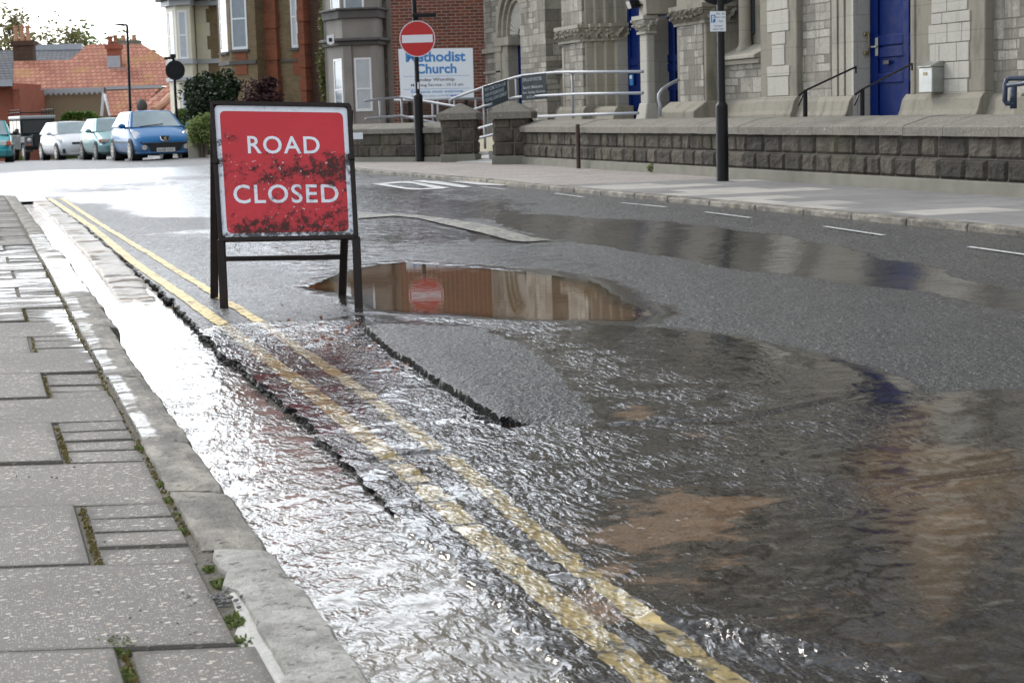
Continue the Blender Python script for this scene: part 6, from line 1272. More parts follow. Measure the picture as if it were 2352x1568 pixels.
# ------------------------------------------------------------------ cars
def loft(mb, st, sub=1):
    """stations (x, half width, z0, z1, crown) from nose to tail -> closed body shell"""
    rings = []
    for x, w, z0, z1, c in st:
        h = z1-z0; half = [(w*.55, z0), (w*.86, z0+.01), (w*.97, z0+h*.14), (w, z0+h*.36), (w*.995, z0+h*.60), (w*.965, z0+h*.82), (w*.90, z1-.035), (w*.80, z1), (w*.4, z1+c*.8)]
        rings.append([(x, -y, z) for y, z in half]+[(x, 0, z1+c)]+[(x, y, z) for y, z in reversed(half)])
    n = len(rings[0]); v = [p for r in rings for p in r]; m = len(rings)
    f = [(i*n+k, i*n+(k+1) % n, (i+1)*n+(k+1) % n, (i+1)*n+k) for i in range(m-1) for k in range(n)]
    f += [tuple(range(n)), tuple((m-1)*n+k for k in range(n-1, -1, -1))]; return mb.add(v, f)
def car(name, label, loc, head, body, st, cab, wheels, extras, wr=.31):
    """local x forward, y to the car's left, origin at ground under the middle"""
    e = empty(name, tuple(loc), head, label, 'car', 'cars at the end of the street')
    mb = MB(); loft(mb, st); mb.build('body', K[body], e, smooth=True, bevel=0.0)
    bf, br, zb, wb, tf, tr, ztop, wt = cab     # base front/rear x, belt z, half width, top front/rear x, roof z, half width
    def side(s): return [(bf, s*wb, zb), (br, s*wb, zb), (tr, s*wt, ztop), (tf, s*wt, ztop)]
    mb = MB(); L, R_ = side(1), side(-1)
    mid = [((tf+tr)/2, wt*1.0, ztop+.045), ((tf+tr)/2, -wt*1.0, ztop+.045)]
    mb.add(L+R_+[((tf*.9+tr*.1), 0, ztop+.035), ((tf*.1+tr*.9), 0, ztop+.03)], [(0, 1, 2, 3), (7, 6, 5, 4), (0, 3, 8, 7, 4), (1, 5, 6, 9, 2), (3, 2, 9, 8), (8, 9, 6, 7), (0, 4, 5, 1)])
    cabo = mb.build('roof', K[body], e, bevel=0.05, seg=3)
    def quad(P, a, b, c, d, off, nm, mat='carglass'):
        P = [Vector(p) for p in P]; f = lambda u, v: (P[0]*(1-u)+P[1]*u)*(1-v)+(P[3]*(1-u)+P[2]*u)*v
        n_ = (P[1]-P[0]).cross(P[3]-P[0]).normalized(); cen = Vector((0, 0, zb)); 
        if n_.dot((P[0]+P[2])/2-cen) < 0: n_ = -n_
        m = MB(); k = 6; n0 = 0
        for j in range(k+1):
            for i in range(k+1): p = f(a+(b-a)*i/k, c+(d-c)*j/k)+n_*(off+0.02*math.sin(math.pi*i/k)*(nm == 'windscreen')); m.v.append(tuple(p))
        m.f = [(j*(k+1)+i, j*(k+1)+i+1, (j+1)*(k+1)+i+1, (j+1)*(k+1)+i) for j in range(k) for i in range(k)]
        return m.build(nm, K[mat], e, smooth=True)
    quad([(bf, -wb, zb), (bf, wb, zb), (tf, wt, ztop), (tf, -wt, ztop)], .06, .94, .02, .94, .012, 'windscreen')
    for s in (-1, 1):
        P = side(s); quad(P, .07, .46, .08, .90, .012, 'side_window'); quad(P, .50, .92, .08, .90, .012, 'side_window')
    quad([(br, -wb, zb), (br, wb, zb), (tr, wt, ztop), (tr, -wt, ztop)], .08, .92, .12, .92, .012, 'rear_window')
    for x in wheels:
        for s in (-1, 1):
            w = st[len(st)//2][1]; y0, y1 = s*(w-.20), s*(w-.004)
            m = MB(); m.disc_y(x, wr, wr+.045, s*(w-.3), s*(w+.003), 28); m.build('wheel_arch', K['trim'], e)
            m = MB(); m.prism([(x+wr*math.cos(t), wr+wr*math.sin(t)) for t in np.linspace(0, 2*math.pi, 28, endpoint=False)], y0, s*(w+.012)); wh_ = m.build('wheel', K['tyre'], e, bevel=0.02)
            m = MB(); 
            for k in range(7):
                t = 2*math.pi*k/7; c, s_ = math.cos(t), math.sin(t); q = [(-.03, .04), (.03, .04), (.022, wr*.66), (-.022, wr*.66)]; m.prism([(x+a*c-b*s_, wr+a*s_+b*c) for a, b in q], s*(w+.010), s*(w+.024))
            m.disc_y(x, wr, wr*.2, s*(w+.010), s*(w+.028), 14)
            for t in np.linspace(0, 2*math.pi, 20, endpoint=False): m.prism([(x+r_*math.cos(a), wr+r_*math.sin(a)) for r_, a in ((wr*.62, t), (wr*.70, t), (wr*.70, t+.32), (wr*.62, t+.32))], s*(w+.010), s*(w+.022))
            m.build('rim', K['rim'], wh_)
    for nm, fn, mat in extras:
        m = MB(); r_ = fn(m); 
        if isinstance(mat, tuple): mat, kw = mat
        else: kw = {}
        par = e
        m.build(nm, K[mat], par, **kw)
    return e
def ell(mb, c, r, n=10, m=7, rot=None):
    n0 = len(mb.v); T = rot or Matrix.Identity(3)
    for j in range(m+1):
        for i in range(n):
            a, b = 2*math.pi*i/n, math.pi*j/m; p = T @ Vector((r[0]*math.sin(b)*math.cos(a), r[1]*math.sin(b)*math.sin(a), r[2]*math.cos(b))); mb.v.append((c[0]+p.x, c[1]+p.y, c[2]+p.z))
    mb.f += [(n0+j*n+i, n0+j*n+(i+1) % n, n0+(j+1)*n+(i+1) % n, n0+(j+1)*n+i) for j in range(m) for i in range(n)]
def mirrors(w, x, z, mb):
    for s in (-1, 1): ell(mb, (x, s*(w+.13), z), (.09, .11, .075)); mb.box(x-.03, x+.03, s*w*.92, s*(w+.06), z-.09, z-.03)
HATCH = lambda f, w, h=1.0: [(f, w*.60, .26, .56*h, .02), (f-.05, w*.76, .20, .64*h, .02), (f-.22, w*.90, .18, .72*h, .03), (f-.5, w*.97, .18, .80*h, .045), (f-.85, w, .18, .90*h, .05), (f-1.12, w, .18, .97*h, .03), (f-2.0, w, .18, .98*h, 0), (f-3.3, w, .18, 1.0*h, 0), (f-3.75, w*.95, .22, 1.0*h, 0), (f-3.98, w*.86, .30, .95*h, 0), (f-4.06, w*.72, .36, .80*h, 0)]
def pos(px, dep, py=375): g = D(px, py, dep); return (g[0], g[1], float(zt(g[1])))
hd = lambda a: math.atan2(-math.cos(R(a)), math.sin(R(a)))     # heading angle a degrees to the right of straight at us
# blue hatchback
F_ = 2.02
def front_text(s, x, y0, y1, z0, z1, tilt=0.0):
    return lambda mb: fit_text(mb, s, y0, y1, z1, z0, lambda u, v: (x, u, v), bold=0.02)
blue = [
 ('grille', lambda mb: (mb.hexa([(F_-.12, -.60, .40), (F_-.12, .60, .40), (F_-.3, .60, .40), (F_-.3, -.60, .40), (F_-.045, -.72, .565), (F_-.045, .72, .565), (F_-.3, .72, .565), (F_-.3, -.72, .565)]), mb.hexa([(F_+.02, -.40, .27), (F_+.02, .40, .27), (F_-.3, .40, .27), (F_-.3, -.40, .27), (F_+.03, -.52, .50), (F_+.03, .52, .50), (F_-.3, .52, .50), (F_-.3, -.52, .50)])), ('trim', dict(bevel=.02))),
 ('bumper_bar', lambda mb: mb.hexa([(F_+.035, -.62, .475), (F_+.035, .62, .475), (F_-.2, .66, .475), (F_-.2, -.66, .475), (F_+.035, -.66, .535), (F_+.035, .66, .535), (F_-.2, .70, .535), (F_-.2, -.70, .535)]), ('trim', dict(bevel=.02))),
 ('bumper', lambda mb: mb.hexa([(F_+.03, -.55, .20), (F_+.03, .55, .20), (F_-.3, .82, .20), (F_-.3, -.82, .20), (F_+.045, -.60, .275), (F_+.045, .60, .275), (F_-.3, .84, .275), (F_-.3, -.84, .275)]), ('carblue', dict(bevel=.03))),
 ('number_plate', lambda mb: mb.box(F_+.04, F_+.062, -.26, .26, .265, .375), 'plate'),
 ('plate_lettering', front_text('HV58 OVC', F_+.065, -.235, .235, .285, .355), 'ink'),
 ('fog_lamp', lambda mb: [mb.add(MB().disc_y(s*.60, .40, .075, -F_-.0, -F_+.12, 18).xf(Matrix(((0, -1, 0, 0), (1, 0, 0, 0), (0, 0, 1, 0), (0, 0, 0, 1)))).v, [tuple(range(18)), tuple(range(35, 17, -1))]+[(i, 18+i, 18+(i+1) % 18, (i+1) % 18) for i in range(18)]) for s in (-1, 1)], 'chrome'),
 ('emblem', lambda mb: (mb.prismx([(-.11, .70), (.11, .70), (.085, .60), (.05, .575), (-.05, .575), (-.085, .60)], F_-.12, F_+.005), mb.prismx([(-.13, .715), (.13, .715), (.13, .705), (-.13, .705)], F_-.12, F_+.0)), 'ink'),
 ('emblem_rim', lambda mb: mb.tube([(F_-.03, -.125, .71), (F_+.0, -.10, .60), (F_+.012, -.05, .565), (F_+.012, .05, .565), (F_, .10, .60), (F_-.03, .125, .71)], .016, 6), 'chrome'),
 ('emblem_beast', lambda mb: (mb.prismx([(-.05, .60), (-.02, .60), (-.01, .63), (.02, .60), (.05, .60), (.03, .64), (.05, .685), (.0, .69), (-.04, .67), (-.02, .645)], F_-.05, F_+.014),), 'chrome'),
 ('door_mirror', lambda mb: mirrors(.86, .88, 1.02, mb), ('carblue', dict(smooth=True))),
 ('wiper', lambda mb: mb.tube([(1.02, -.5, .99), (.93, .2, 1.06)], .012, 5), 'trim'),
 ('side_strip', lambda mb: [mb.box(-1.0, .8, s*.872, s*.884, .52, .57) for s in (-1, 1)], 'trim')]
def swept_lamp(f, w, z0, z1, y0, y1, back):
    def fn(mb):
        for s in (-1, 1):
            mb.add([(f+.0, s*y0, z0), (f-.20, s*y1, z0+.05), (f-back, s*(y1+.02), z1+.05), (f-back*.62, s*(y0+y1)*.52, z1)] + [(f-.25, s*y0*.8, z0-.02), (f-.4, s*y1*.8, z0), (f-back, s*y1*.8, z1-.1), (f-back*.8, s*(y0+y1)*.4, z1-.12)], [(0, 1, 2, 3), (4, 7, 6, 5), (0, 4, 5, 1), (1, 5, 6, 2), (2, 6, 7, 3), (3, 7, 4, 0)])
    return fn
blue.insert(0, ('headlamp', swept_lamp(F_-.09, .87, .60, .86, .50, .835, .66), ('lamp', dict(bevel=.02))))
car('blue_hatchback', 'metallic blue hatchback facing the road, first in the row of parked cars', pos(348, 53), hd(6.5), 'carblue', HATCH(F_, .875), (.98, -1.85, .96, .80, .28, -1.35, 1.43, .60), (1.27, -1.27), blue)
F_ = 2.0
silver = [('headlamp', lambda mb: [mb.box(F_-.16, F_-.035, s*.50, s*.78, .60, .74) for s in (-1, 1)], ('lamp', dict(bevel=.03))), ('indicator', lambda mb: [mb.box(F_-.22, F_-.06, s*.70, s*.83, .60, .72) for s in (-1, 1)], ('amber', dict(bevel=.02))),
 ('bumper', lambda mb: mb.hexa([(F_+.03, -.62, .24), (F_+.03, .62, .24), (F_-.3, .86, .24), (F_-.3, -.86, .24), (F_+.05, -.66, .55), (F_+.05, .66, .55), (F_-.3, .88, .55), (F_-.3, -.88, .55)]), ('carteal', dict(bevel=.06))), ('grille', lambda mb: (mb.box(F_-.1, F_-.01, -.4, .4, .60, .70), mb.box(F_, F_+.056, -.5, .5, .28, .38)), ('trim', dict(bevel=.01))), ('door_mirror', lambda mb: mirrors(.84, .80, 1.0, mb), ('carteal', dict(smooth=True)))]
car('green_hatchback', 'pale grey-green hatchback half hidden behind the blue hatchback', pos(262, 62), hd(7), 'carteal', HATCH(F_, .85), (.95, -1.85, .95, .78, .30, -1.4, 1.40, .60), (1.25, -1.25), silver)
F_ = 2.15
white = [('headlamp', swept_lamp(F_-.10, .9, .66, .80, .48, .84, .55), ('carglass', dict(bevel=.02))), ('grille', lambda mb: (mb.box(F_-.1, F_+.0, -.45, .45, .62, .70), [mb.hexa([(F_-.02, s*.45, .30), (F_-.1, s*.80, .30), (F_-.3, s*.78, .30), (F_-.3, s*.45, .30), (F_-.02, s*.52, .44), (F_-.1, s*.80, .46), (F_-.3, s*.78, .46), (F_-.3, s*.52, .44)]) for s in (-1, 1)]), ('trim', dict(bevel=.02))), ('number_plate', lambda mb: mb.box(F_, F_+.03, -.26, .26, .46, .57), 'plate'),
 ('bumper', lambda mb: mb.hexa([(F_+.02, -.55, .20), (F_+.02, .55, .20), (F_-.3, .85, .20), (F_-.3, -.85, .20), (F_+.035, -.60, .29), (F_+.035, .60, .29), (F_-.3, .88, .29), (F_-.3, -.88, .29)]), ('carwhite', dict(bevel=.03))), ('door_mirror', lambda mb: mirrors(.90, .92, 1.03, mb), ('carwhite', dict(smooth=True)))]
car('white_hatchback', 'white hatchback parked in front of the old dark green off-roader', pos(166, 70), hd(10), 'carwhite', HATCH(F_, .90, 1.02), (1.05, -1.95, .98, .82, .25, -1.4, 1.46, .62), (1.33, -1.33), white, .32)
# turquoise hatchback cut by the frame
F_ = 1.9
turq = [('headlamp', lambda mb: [mb.box(F_-.2, F_-.03, s*.42, s*.66, .62, .80) for s in (-1, 1)], ('lamp', dict(bevel=.03))), ('indicator', lambda mb: [mb.box(F_-.24, F_-.06, s*.66, s*.80, .62, .80) for s in (-1, 1)], ('amber', dict(bevel=.03))), ('door_mirror', lambda mb: mirrors(.84, .75, 1.08, mb), ('trim', dict(smooth=True))), ('bumper', lambda mb: mb.hexa([(F_+.03, -.62, .22), (F_+.03, .62, .22), (F_-.3, .86, .22), (F_-.3, -.86, .22), (F_+.05, -.66, .50), (F_+.05, .66, .50), (F_-.3, .86, .50), (F_-.3, -.86, .50)]), ('carturq', dict(bevel=.05)))]
car('turquoise_hatchback', 'turquoise car with an orange indicator, cut off by the left edge', pos(-22, 66), hd(-2), 'carturq', HATCH(F_, .85, 1.05), (.95, -1.7, 1.0, .78, .35, -1.2, 1.52, .62), (1.2, -1.2), turq)
# old dark green off-roader with a roof rack
e = empty('offroader', pos(86, 79), hd(9), 'old dark green off-roader with a pale roof and a roof rack', 'car', 'cars at the end of the street')
mb = MB(); mb.box(-2.0, .75, -.80, .80, .48, 1.12); mb.box(.70, 1.72, -.46, .46, .62, 1.14); mb.box(-2.0, .62, -.74, .74, 1.12, 1.82); mb.build('body', K['cargreen'], e, bevel=.04)
mb = MB(); [mb.box(.78, 1.74, s*.47, s*.82, .78, 1.06) for s in (-1, 1)]; [mb.box(1.66, 1.745, s*.47, s*.82, .40, .80) for s in (-1, 1)]; mb.build('wing', K['aluminium'], e, bevel=.03)
mb = MB(); mb.box(-2.04, .70, -.78, .78, 1.80, 1.96); mb.build('roof', K['carroof'], e, bevel=.05)
mb = MB(); mb.add([(.655, -.66, 1.20), (.655, .66, 1.20), (.635, .66, 1.76), (.635, -.66, 1.76)], [(0, 1, 2, 3)]); mb.build('windscreen', K['glass'], e)
for s in (-1, 1):
    for a, b in ((.52, -.20), (-.32, -1.05), (-1.15, -1.9)): mb = MB(); mb.add([(a, s*.753, 1.22), (b, s*.753, 1.22), (b, s*.748, 1.74), (a, s*.748, 1.74)], [(0, 1, 2, 3)]); mb.build('side_window', K['glass'], e)
mb = MB()
for y in (-.72, .72): mb.tube([(-2.0, y, 2.10), (.6, y, 2.10)], .022, 6); mb.tube([(-2.0, y, 2.22), (.6, y, 2.22)], .018, 6)
for x in np.linspace(-2.0, .6, 6): mb.tube([(x, -.72, 2.10), (x, .72, 2.10)], .018, 6); [mb.tube([(x, y, 1.95), (x, y, 2.22)], .018, 6) for y in (-.72, .72)]
mb.build('roof_rack', K['dullblack'], e)
mb = MB(); mb.box(1.75, 1.90, -.86, .86, .52, .66); mb.build('bumper', K['dullblack'], e, bevel=.02); mb = MB(); mb.box(1.725, 1.745, -.40, .40, .66, 1.06); mb.build('grille', K['trim'], e)
for s in (-1, 1):
    mb = MB(); ell(mb, (1.75, s*.62, .90), (.05, .10, .10)); mb.build('headlamp', K['lamp'], e, smooth=True); mb = MB(); ell(mb, (1.75, s*.62, .70), (.03, .045, .045)); mb.build('indicator', K['amber'], e)
    mb = MB(); mb.box(.60, .70, s*.84, s*1.0, 1.18, 1.40); mb.build('door_mirror', K['trim'], e, bevel=.02)
    for x in (1.2, -1.3): mb = MB(); mb.disc_y(x, .38, .38, s*.58, s*.80, 26); w_ = mb.build('wheel', K['tyre'], e, bevel=.03); mb = MB(); mb.disc_y(x, .38, .20, s*.80, s*.815, 18); mb.build('rim', K['carroof'], w_)
mb = MB(); ell(mb, (1.80, -.02, .84), (.05, .12, .12)); mb.build('spot_lamp', K['carroof'], e, smooth=True)

# ------------------------------------------------------------------ planting
def leaves(mb, c, r, n, size, rnd, shell=0.35, squash=1.0, sprays=0, noise_=0.75):
    """leaf-sized faces through the volume of a lumpy ellipsoid"""
    s = rnd.random()*50
    for _ in range(n):
        d = Vector((rnd.gauss(0, 1), rnd.gauss(0, 1), rnd.gauss(0, 1))).normalized()
        lump = 1+noise_*float(vnoise(d.x*2.3+s, d.y*2.3+d.z*1.7, 5)-.5)*2
        k = (shell+(1-shell)*rnd.random()**0.5)*lump
        p = Vector((c[0]+d.x*r[0]*k, c[1]+d.y*r[1]*k, c[2]+d.z*r[2]*k)); a = Vector((rnd.gauss(0, 1), rnd.gauss(0, 1), rnd.gauss(0, .6))).normalized(); b = a.cross(Vector((rnd.gauss(0, 1), rnd.gauss(0, 1), rnd.gauss(0, 1)))).normalized()
        l = size*rnd.uniform(.6, 1.4); w = l*.45*squash; n0 = len(mb.v)
        mb.v += [tuple(p-a*l*.5), tuple(p+b*w*.5), tuple(p+a*l*.5), tuple(p-b*w*.5)]; mb.f.append((n0, n0+1, n0+2, n0+3))
def fol(mb, name, mat, e): return mb.build(name, K[mat], e)
def shrub(name, label, px, py, dep, blobs, mat, n, size, stem=True, cat='shrub', group=None, zbase=None):
    b = D(px, py, dep); gz0 = float(zt(b[1])) if zbase is None else zbase; e = empty(name, (b[0], b[1], gz0), VROT, label, cat, group); rnd = random.Random(int(px*7+dep)); mb = MB()
    for (x, y, dd, rx, rz) in blobs:
        q = local_px2(e, x, y, dd); sc = dd/FPX; leaves(mb, q, (rx*sc, min(rx, 60)*sc*.8, rz*sc), int(n), size, rnd)
    fol(mb, 'foliage', mat, e)
    if stem:
        mb = MB(); q = [local_px2(e, x, y, dd) for (x, y, dd, _, _) in blobs]
        for p in q: mb.tube([(p[0]*.3, p[1]*.3, -.1), (p[0]*.7, p[1]*.7, p[2]*.5), p], [.06, .045, .02], 6)
        mb.build('stem', K['bark'], e)
    return e
shrub('conifer_bush', 'big dark evergreen bush behind the road closed sign', 485, 330, 60, [(485, 235, 60, 58, 62), (470, 290, 59, 55, 60), (520, 280, 60, 55, 70), (455, 215, 61, 26, 26), (520, 205, 61, 32, 28), (485, 190, 61, 25, 16)], 'conifer', 2600, .17)
shrub('purple_bush', 'purple leaved bush beside the dark evergreen', 605, 330, 58, [(600, 235, 58, 46, 48), (625, 265, 58, 45, 50), (590, 290, 58, 50, 50), (612, 195, 58, 22, 16)], 'purple', 2300, .12)
shrub('variegated_shrub', 'pale yellow-green variegated shrub spilling over a low garden wall', 465, 340, 50, [(462, 300, 50, 26, 26), (485, 305, 50, 26, 26), (478, 282, 50, 12, 14), (450, 305, 50, 15, 22), (500, 310, 50, 22, 26)], 'lime', 900, .11)
shrub('shrub', 'light green shrub growing against the cream house', 405, 300, 74, [(412, 272, 74, 16, 16), (400, 285, 74, 14, 14), (425, 278, 74, 14, 14), (420, 262, 74, 10, 9)], 'fresh', 600, .16)
def hedge(label, px0, px1, py0, py1, dep, mat='hedge'):
    b = D((px0+px1)/2, py1, dep); e = empty('hedge', (b[0], b[1], float(zt(b[1]))), VROT, label, 'hedge'); a, c = local_px2(e, px0, py0, dep), local_px2(e, px1, py1, dep); rnd = random.Random(int(px0)); mb = MB()
    for _ in range(int(900*(c[0]-a[0])*max(1, a[2]))):
        x = rnd.uniform(a[0], c[0]); z = rnd.uniform(.0, a[2]) if rnd.random() < .6 else a[2]-rnd.random()**2*.3; y = rnd.uniform(-.45, .6)
        w = (x-a[0])/(c[0]-a[0]); zt2 = 1-0.35*(2*w-1)**4+.12*float(fbm(x*1.2, 0.0, 3, 3)); z *= zt2; d = Vector((rnd.gauss(0, 1), rnd.gauss(0, 1), rnd.gauss(0, 1))).normalized(); t = d.orthogonal().normalized(); l = .12*rnd.uniform(.6, 1.4); n0 = len(mb.v); p = Vector((x, y, z)); mb.v += [tuple(p-d*l*.6), tuple(p+t*l*.35), tuple(p+d*l*.6), tuple(p-t*l*.35)]; mb.f.append((n0, n0+1, n0+2, n0+3))
    fol(mb, 'foliage', mat, e); return e
hedge('clipped green hedge in front of the pebbledashed bungalow wall', 134, 234, 261, 300, 98); hedge('bright green hedge left of the off-roader', 14, 46, 286, 350, 90, 'hedge')
# ivy between the brick and grey houses
e = empty('creeper', tuple(D(735, 240, 56)), VROT, 'thin yellow-green creeper climbing between the brick and grey houses', 'climbing plant'); e.location.z = float(zt(e.location.y)); rnd = random.Random(8); mb = MB()
for (x, y, rx, rz, n) in ((741, 185, 10, 30, 260), (737, 150, 9, 26, 170), (741, 110, 7, 34, 120), (746, 218, 7, 18, 120), (735, 50, 5, 40, 70), (742, 20, 5, 30, 60)): q = local_px2(e, x, y, 55.6); sc = 56/FPX; leaves(mb, q, (rx*sc, .3, rz*sc), n, .13, rnd, .1)
fol(mb, 'foliage', 'ivy', e); mb = MB(); q = [local_px2(e, x, y, 55.6) for x, y in ((742, 270), (741, 200), (738, 120), (742, 20))]; mb.tube(q, .02, 5); mb.build('stem', K['bark'], e)
# garden wall and gate piers behind the cars
e = empty('garden_wall', tuple(D(470, 375, 50.5)), VROT, 'low stone garden wall under the variegated shrub', 'wall'); e.location.z = float(zt(e.location.y)); a, b = local_px2(e, 440, 330, 50.5), local_px2(e, 520, 330, 50.5); mb = MB(); mb.box(a[0]+.25, b[0], -.15, .15, -.1, a[2]); mb.build('wall_face', K['mortar'], e, bevel=.02); mb = MB(); mb.box(a[0]-.06, a[0]+.25, -.2, .2, -.1, a[2]+.08); mb.build('end_pier', K['smooth'], e, bevel=.02)
e = empty('ball_finial', tuple(D(327, 262, 84)), VROT, 'grey stone ball finial on a gate post above the blue hatchback', 'finial'); mb = MB(); ell(mb, (0, 0, .36), (.26, .26, .34), 14, 10); mb.build('ball', K['renderdark'], e, smooth=True); mb = MB(); mb.lathe([(.2, 0), (.2, .05), (.1, .08), (.1, .14)], (0, 0, -.08), 12); mb.box(-.35, .35, -.35, .35, -3.2, -.08); mb.build('post', K['plinth'], e)
e = empty('gate_post', tuple(D(250, 300, 88)), VROT, 'pale stone gate post cap behind the white hatchback', 'gate pier'); mb = MB(); mb.hexa([(-.95, -.5, -.12), (.95, -.5, -.12), (.95, .5, -.12), (-.95, .5, -.12), (-.65, -.3, .18), (.65, -.3, .18), (.65, .3, .18), (-.65, .3, .18)]); mb.build('cap', K['coping'], e, bevel=.04); mb = MB(); mb.box(-.6, .6, -.35, .35, -3, -.121); mb.build('pier', K['plinth'], e)
# trees
def tree(label, px, py0, dep, top, spread, mat, seed, leafn=16, lean=0.0, leafsize=.34, forks=4):
    b = D(px, py0, dep); e = empty('tree', (b[0], b[1], float(zt(b[1]))-.5), VROT, label, 'tree', 'trees beyond the roofs'); rnd = random.Random(seed); mb = MB(); lv = MB(); H = local_px2(e, px, top, dep)[2]; S = spread*dep/FPX
    def grow(p, d, l, r, lvl):
        pts = [p]; q = p; dd = d.copy()
        for i in range(4):
            dd = (dd+Vector((rnd.gauss(0, .14), rnd.gauss(0, .14), rnd.gauss(.01, .08)))).normalized(); q = q+dd*l/4; pts.append(q)
        mb.tube(pts, [r*(1-.14*i) for i in range(5)], 6 if lvl < 2 else 4)
        if lvl >= 4:
            for k in range(leafn):
                c = pts[rnd.randint(1, 4)]+Vector((rnd.gauss(0, .45), rnd.gauss(0, .45), rnd.gauss(.1, .32))); a = Vector((rnd.gauss(0, 1), rnd.gauss(0, 1), rnd.gauss(0, .5))).normalized(); t = a.cross(Vector((rnd.gauss(0, 1), rnd.gauss(0, 1), 1))).normalized(); s = leafsize*rnd.uniform(.5, 1.3); n0 = len(lv.v); lv.v += [tuple(c-a*s*.5), tuple(c+t*s*.3), tuple(c+a*s*.5), tuple(c-t*s*.3)]; lv.f.append((n0, n0+1, n0+2, n0+3))
            return
        for k in range(rnd.choice([2, 3, 3]) if lvl else forks):
            az = rnd.uniform(0, 6.283); sp = rnd.uniform(.45, 1.0)*(1.15 if lvl == 0 else 1); o = Vector((math.cos(az)*S/H*1.6, math.sin(az)*.8, 0)); nd = (dd+o*sp+Vector((0, 0, -.06*lvl))).normalized(); grow(pts[rnd.randint(2, 4)] if lvl else pts[-1 if k % 2 else 3], nd, l*rnd.uniform(.62, .84), r*.58, lvl+1)
    grow(Vector((0, 0, 0)), Vector((lean, 0, 1)), H*.40, H*.028, 0)
    sc = 1.0; mx = max(v[2] for v in lv.v); k = H/mx
    for m_ in (mb, lv): m_.v = [(x, y, z*k) for x, y, z in m_.v]
    mb.build('trunk', K['bark'], e, smooth=True); fol(lv, 'crown', mat, e); return e
tree('spreading half bare tree against the white sky above the slate roof', 165, 190, 150, -14, 120, 'spring', 5, 22, 0.02, .46, 6)
tree('fuller light green tree behind the street lamp', 305, 190, 158, 42, 70, 'fresh', 12, 34, -.05, .46, 6)
tree('low thicket of bare trees behind the left chimney', 90, 190, 165, 62, 60, 'spring', 33, 26, 0, .46, 6)
# ------------------------------------------------------------------ weeds, moss and grit in the paving joints
rnd = random.Random(17)
def tuft(label, x, y, n, h, spread, mat='grassleaf', z=.088):
    e = empty('weed_tuft', (x, y, z), 0, label, 'weed', 'weeds in the paving joints'); mb = MB()
    for _ in range(n):
        a = rnd.uniform(0, 6.283); r = spread*rnd.random()**.6; bx, by = r*math.cos(a)*.45, r*math.sin(a); t = rnd.uniform(0, 6.283); l = h*rnd.uniform(.4, 1.1); w = rnd.uniform(.0015, .0035); dx, dy = math.cos(t)*l*.6, math.sin(t)*l*.6; n0 = len(mb.v)
        mb.v += [(bx-w, by, 0), (bx+w, by, 0), (bx+dx*.5+w, by+dy*.5, l*.7), (bx+dx*.5-w, by+dy*.5, l*.7), (bx+dx, by+dy, l*.8)]; mb.f += [(n0, n0+1, n0+2, n0+3), (n0+3, n0+2, n0+4)]
    mb.build('blades', K[mat], e); return e
for lab, (px_, py_), n, h, s in (('grassy weed at the end of the short slab joint near the bottom', (272, 1490), 160, .022, .06), ('grassy weed further down the same short joint', (288, 1556), 70, .020, .03), ('tuft by the broken kerb corner', (480, 1310), 60, .018, .022), ('broad green tuft against the pale kerb stone', (505, 1345), 110, .020, .03), ('green weed beside the crumbling cement', (535, 1430), 110, .020, .04), ('lowest small weed along the crumbling cement', (560, 1480), 60, .018, .03), ('weed at the cracked slab corner', (420, 1223), 70, .018, .02), ('tiny weed at the foot of the kerb joint', (388, 1152), 60, .018, .02), ('small leafy weed by the second kerb joint', (371, 1117), 60, .02, .02), ('small weed by the wet kerb edge', (318, 1033), 70, .02, .02), ('grass tuft where two slabs meet at the left edge', (12, 1303), 60, .015, .03), ('weed in the gap behind the third kerb stone', (410, 1185), 40, .015, .02)):
    q = G(px_, py_, .092); tuft(lab, q[0], q[1], n, h*0.95, s*1.1)
for lab, px_, py_, d_ in (('small green weed at the foot of the short wall', 938, 364, 31), ('green weed at the foot of the long wall by the parking sign', 1503, 398, 21)):
    q = G(px_, py_, .12); e = empty('weed_tuft', (q[0]-.06, q[1], .118), 0, lab, 'weed', 'weeds in the paving joints'); mb = MB(); leaves(mb, (0, 0, .07), (.05, .06, .08), 60, .05, rnd, .1); mb.build('blades', K['grassleaf'], e)
mb = MB()
def mossline(x0, y0, x1, y1, w, n):
    for _ in range(n):
        t = rnd.random(); x = x0+(x1-x0)*t+rnd.gauss(0, w); y = y0+(y1-y0)*t+rnd.gauss(0, w*.6); a = Vector((rnd.gauss(0, 1), rnd.gauss(0, 1), rnd.gauss(0, .5))).normalized(); b = a.orthogonal().normalized(); s = rnd.uniform(.003, .007); n0 = len(mb.v); p = Vector((x, y, .090+rnd.uniform(0, .006))); mb.v += [tuple(p-a*s), tuple(p+b*s), tuple(p+a*s), tuple(p-b*s)]; mb.f.append((n0, n0+1, n0+2, n0+3))
for y0 in (2.56, 3.736, 4.93, 6.12, 7.36, 8.6): mossline(.198, y0-.05, .198, y0+.54, .004, 420 if y0 < 5 else 160)
mossline(.392, 5.2, .395, 12, .006, 1500); mossline(.40, 3.9, .402, 5.2, .005, 260)
tag(mb.build('moss', K['moss']), kind='stuff')
mb = MB(); mb2 = MB()
def stones(px0, py0, px1, py1, n, w, smin, smax, m_, z=.1):
    for _ in range(n):
        t = rnd.random(); q = G(px0+(px1-px0)*t+rnd.gauss(0, w), py0+(py1-py0)*t+rnd.gauss(0, w*.6), z); s = rnd.uniform(smin, smax); ell(m_, (q[0], q[1], z+s*.25), (s*rnd.uniform(.7, 1.3), s*rnd.uniform(.7, 1.3), s*.6), 6, 4)
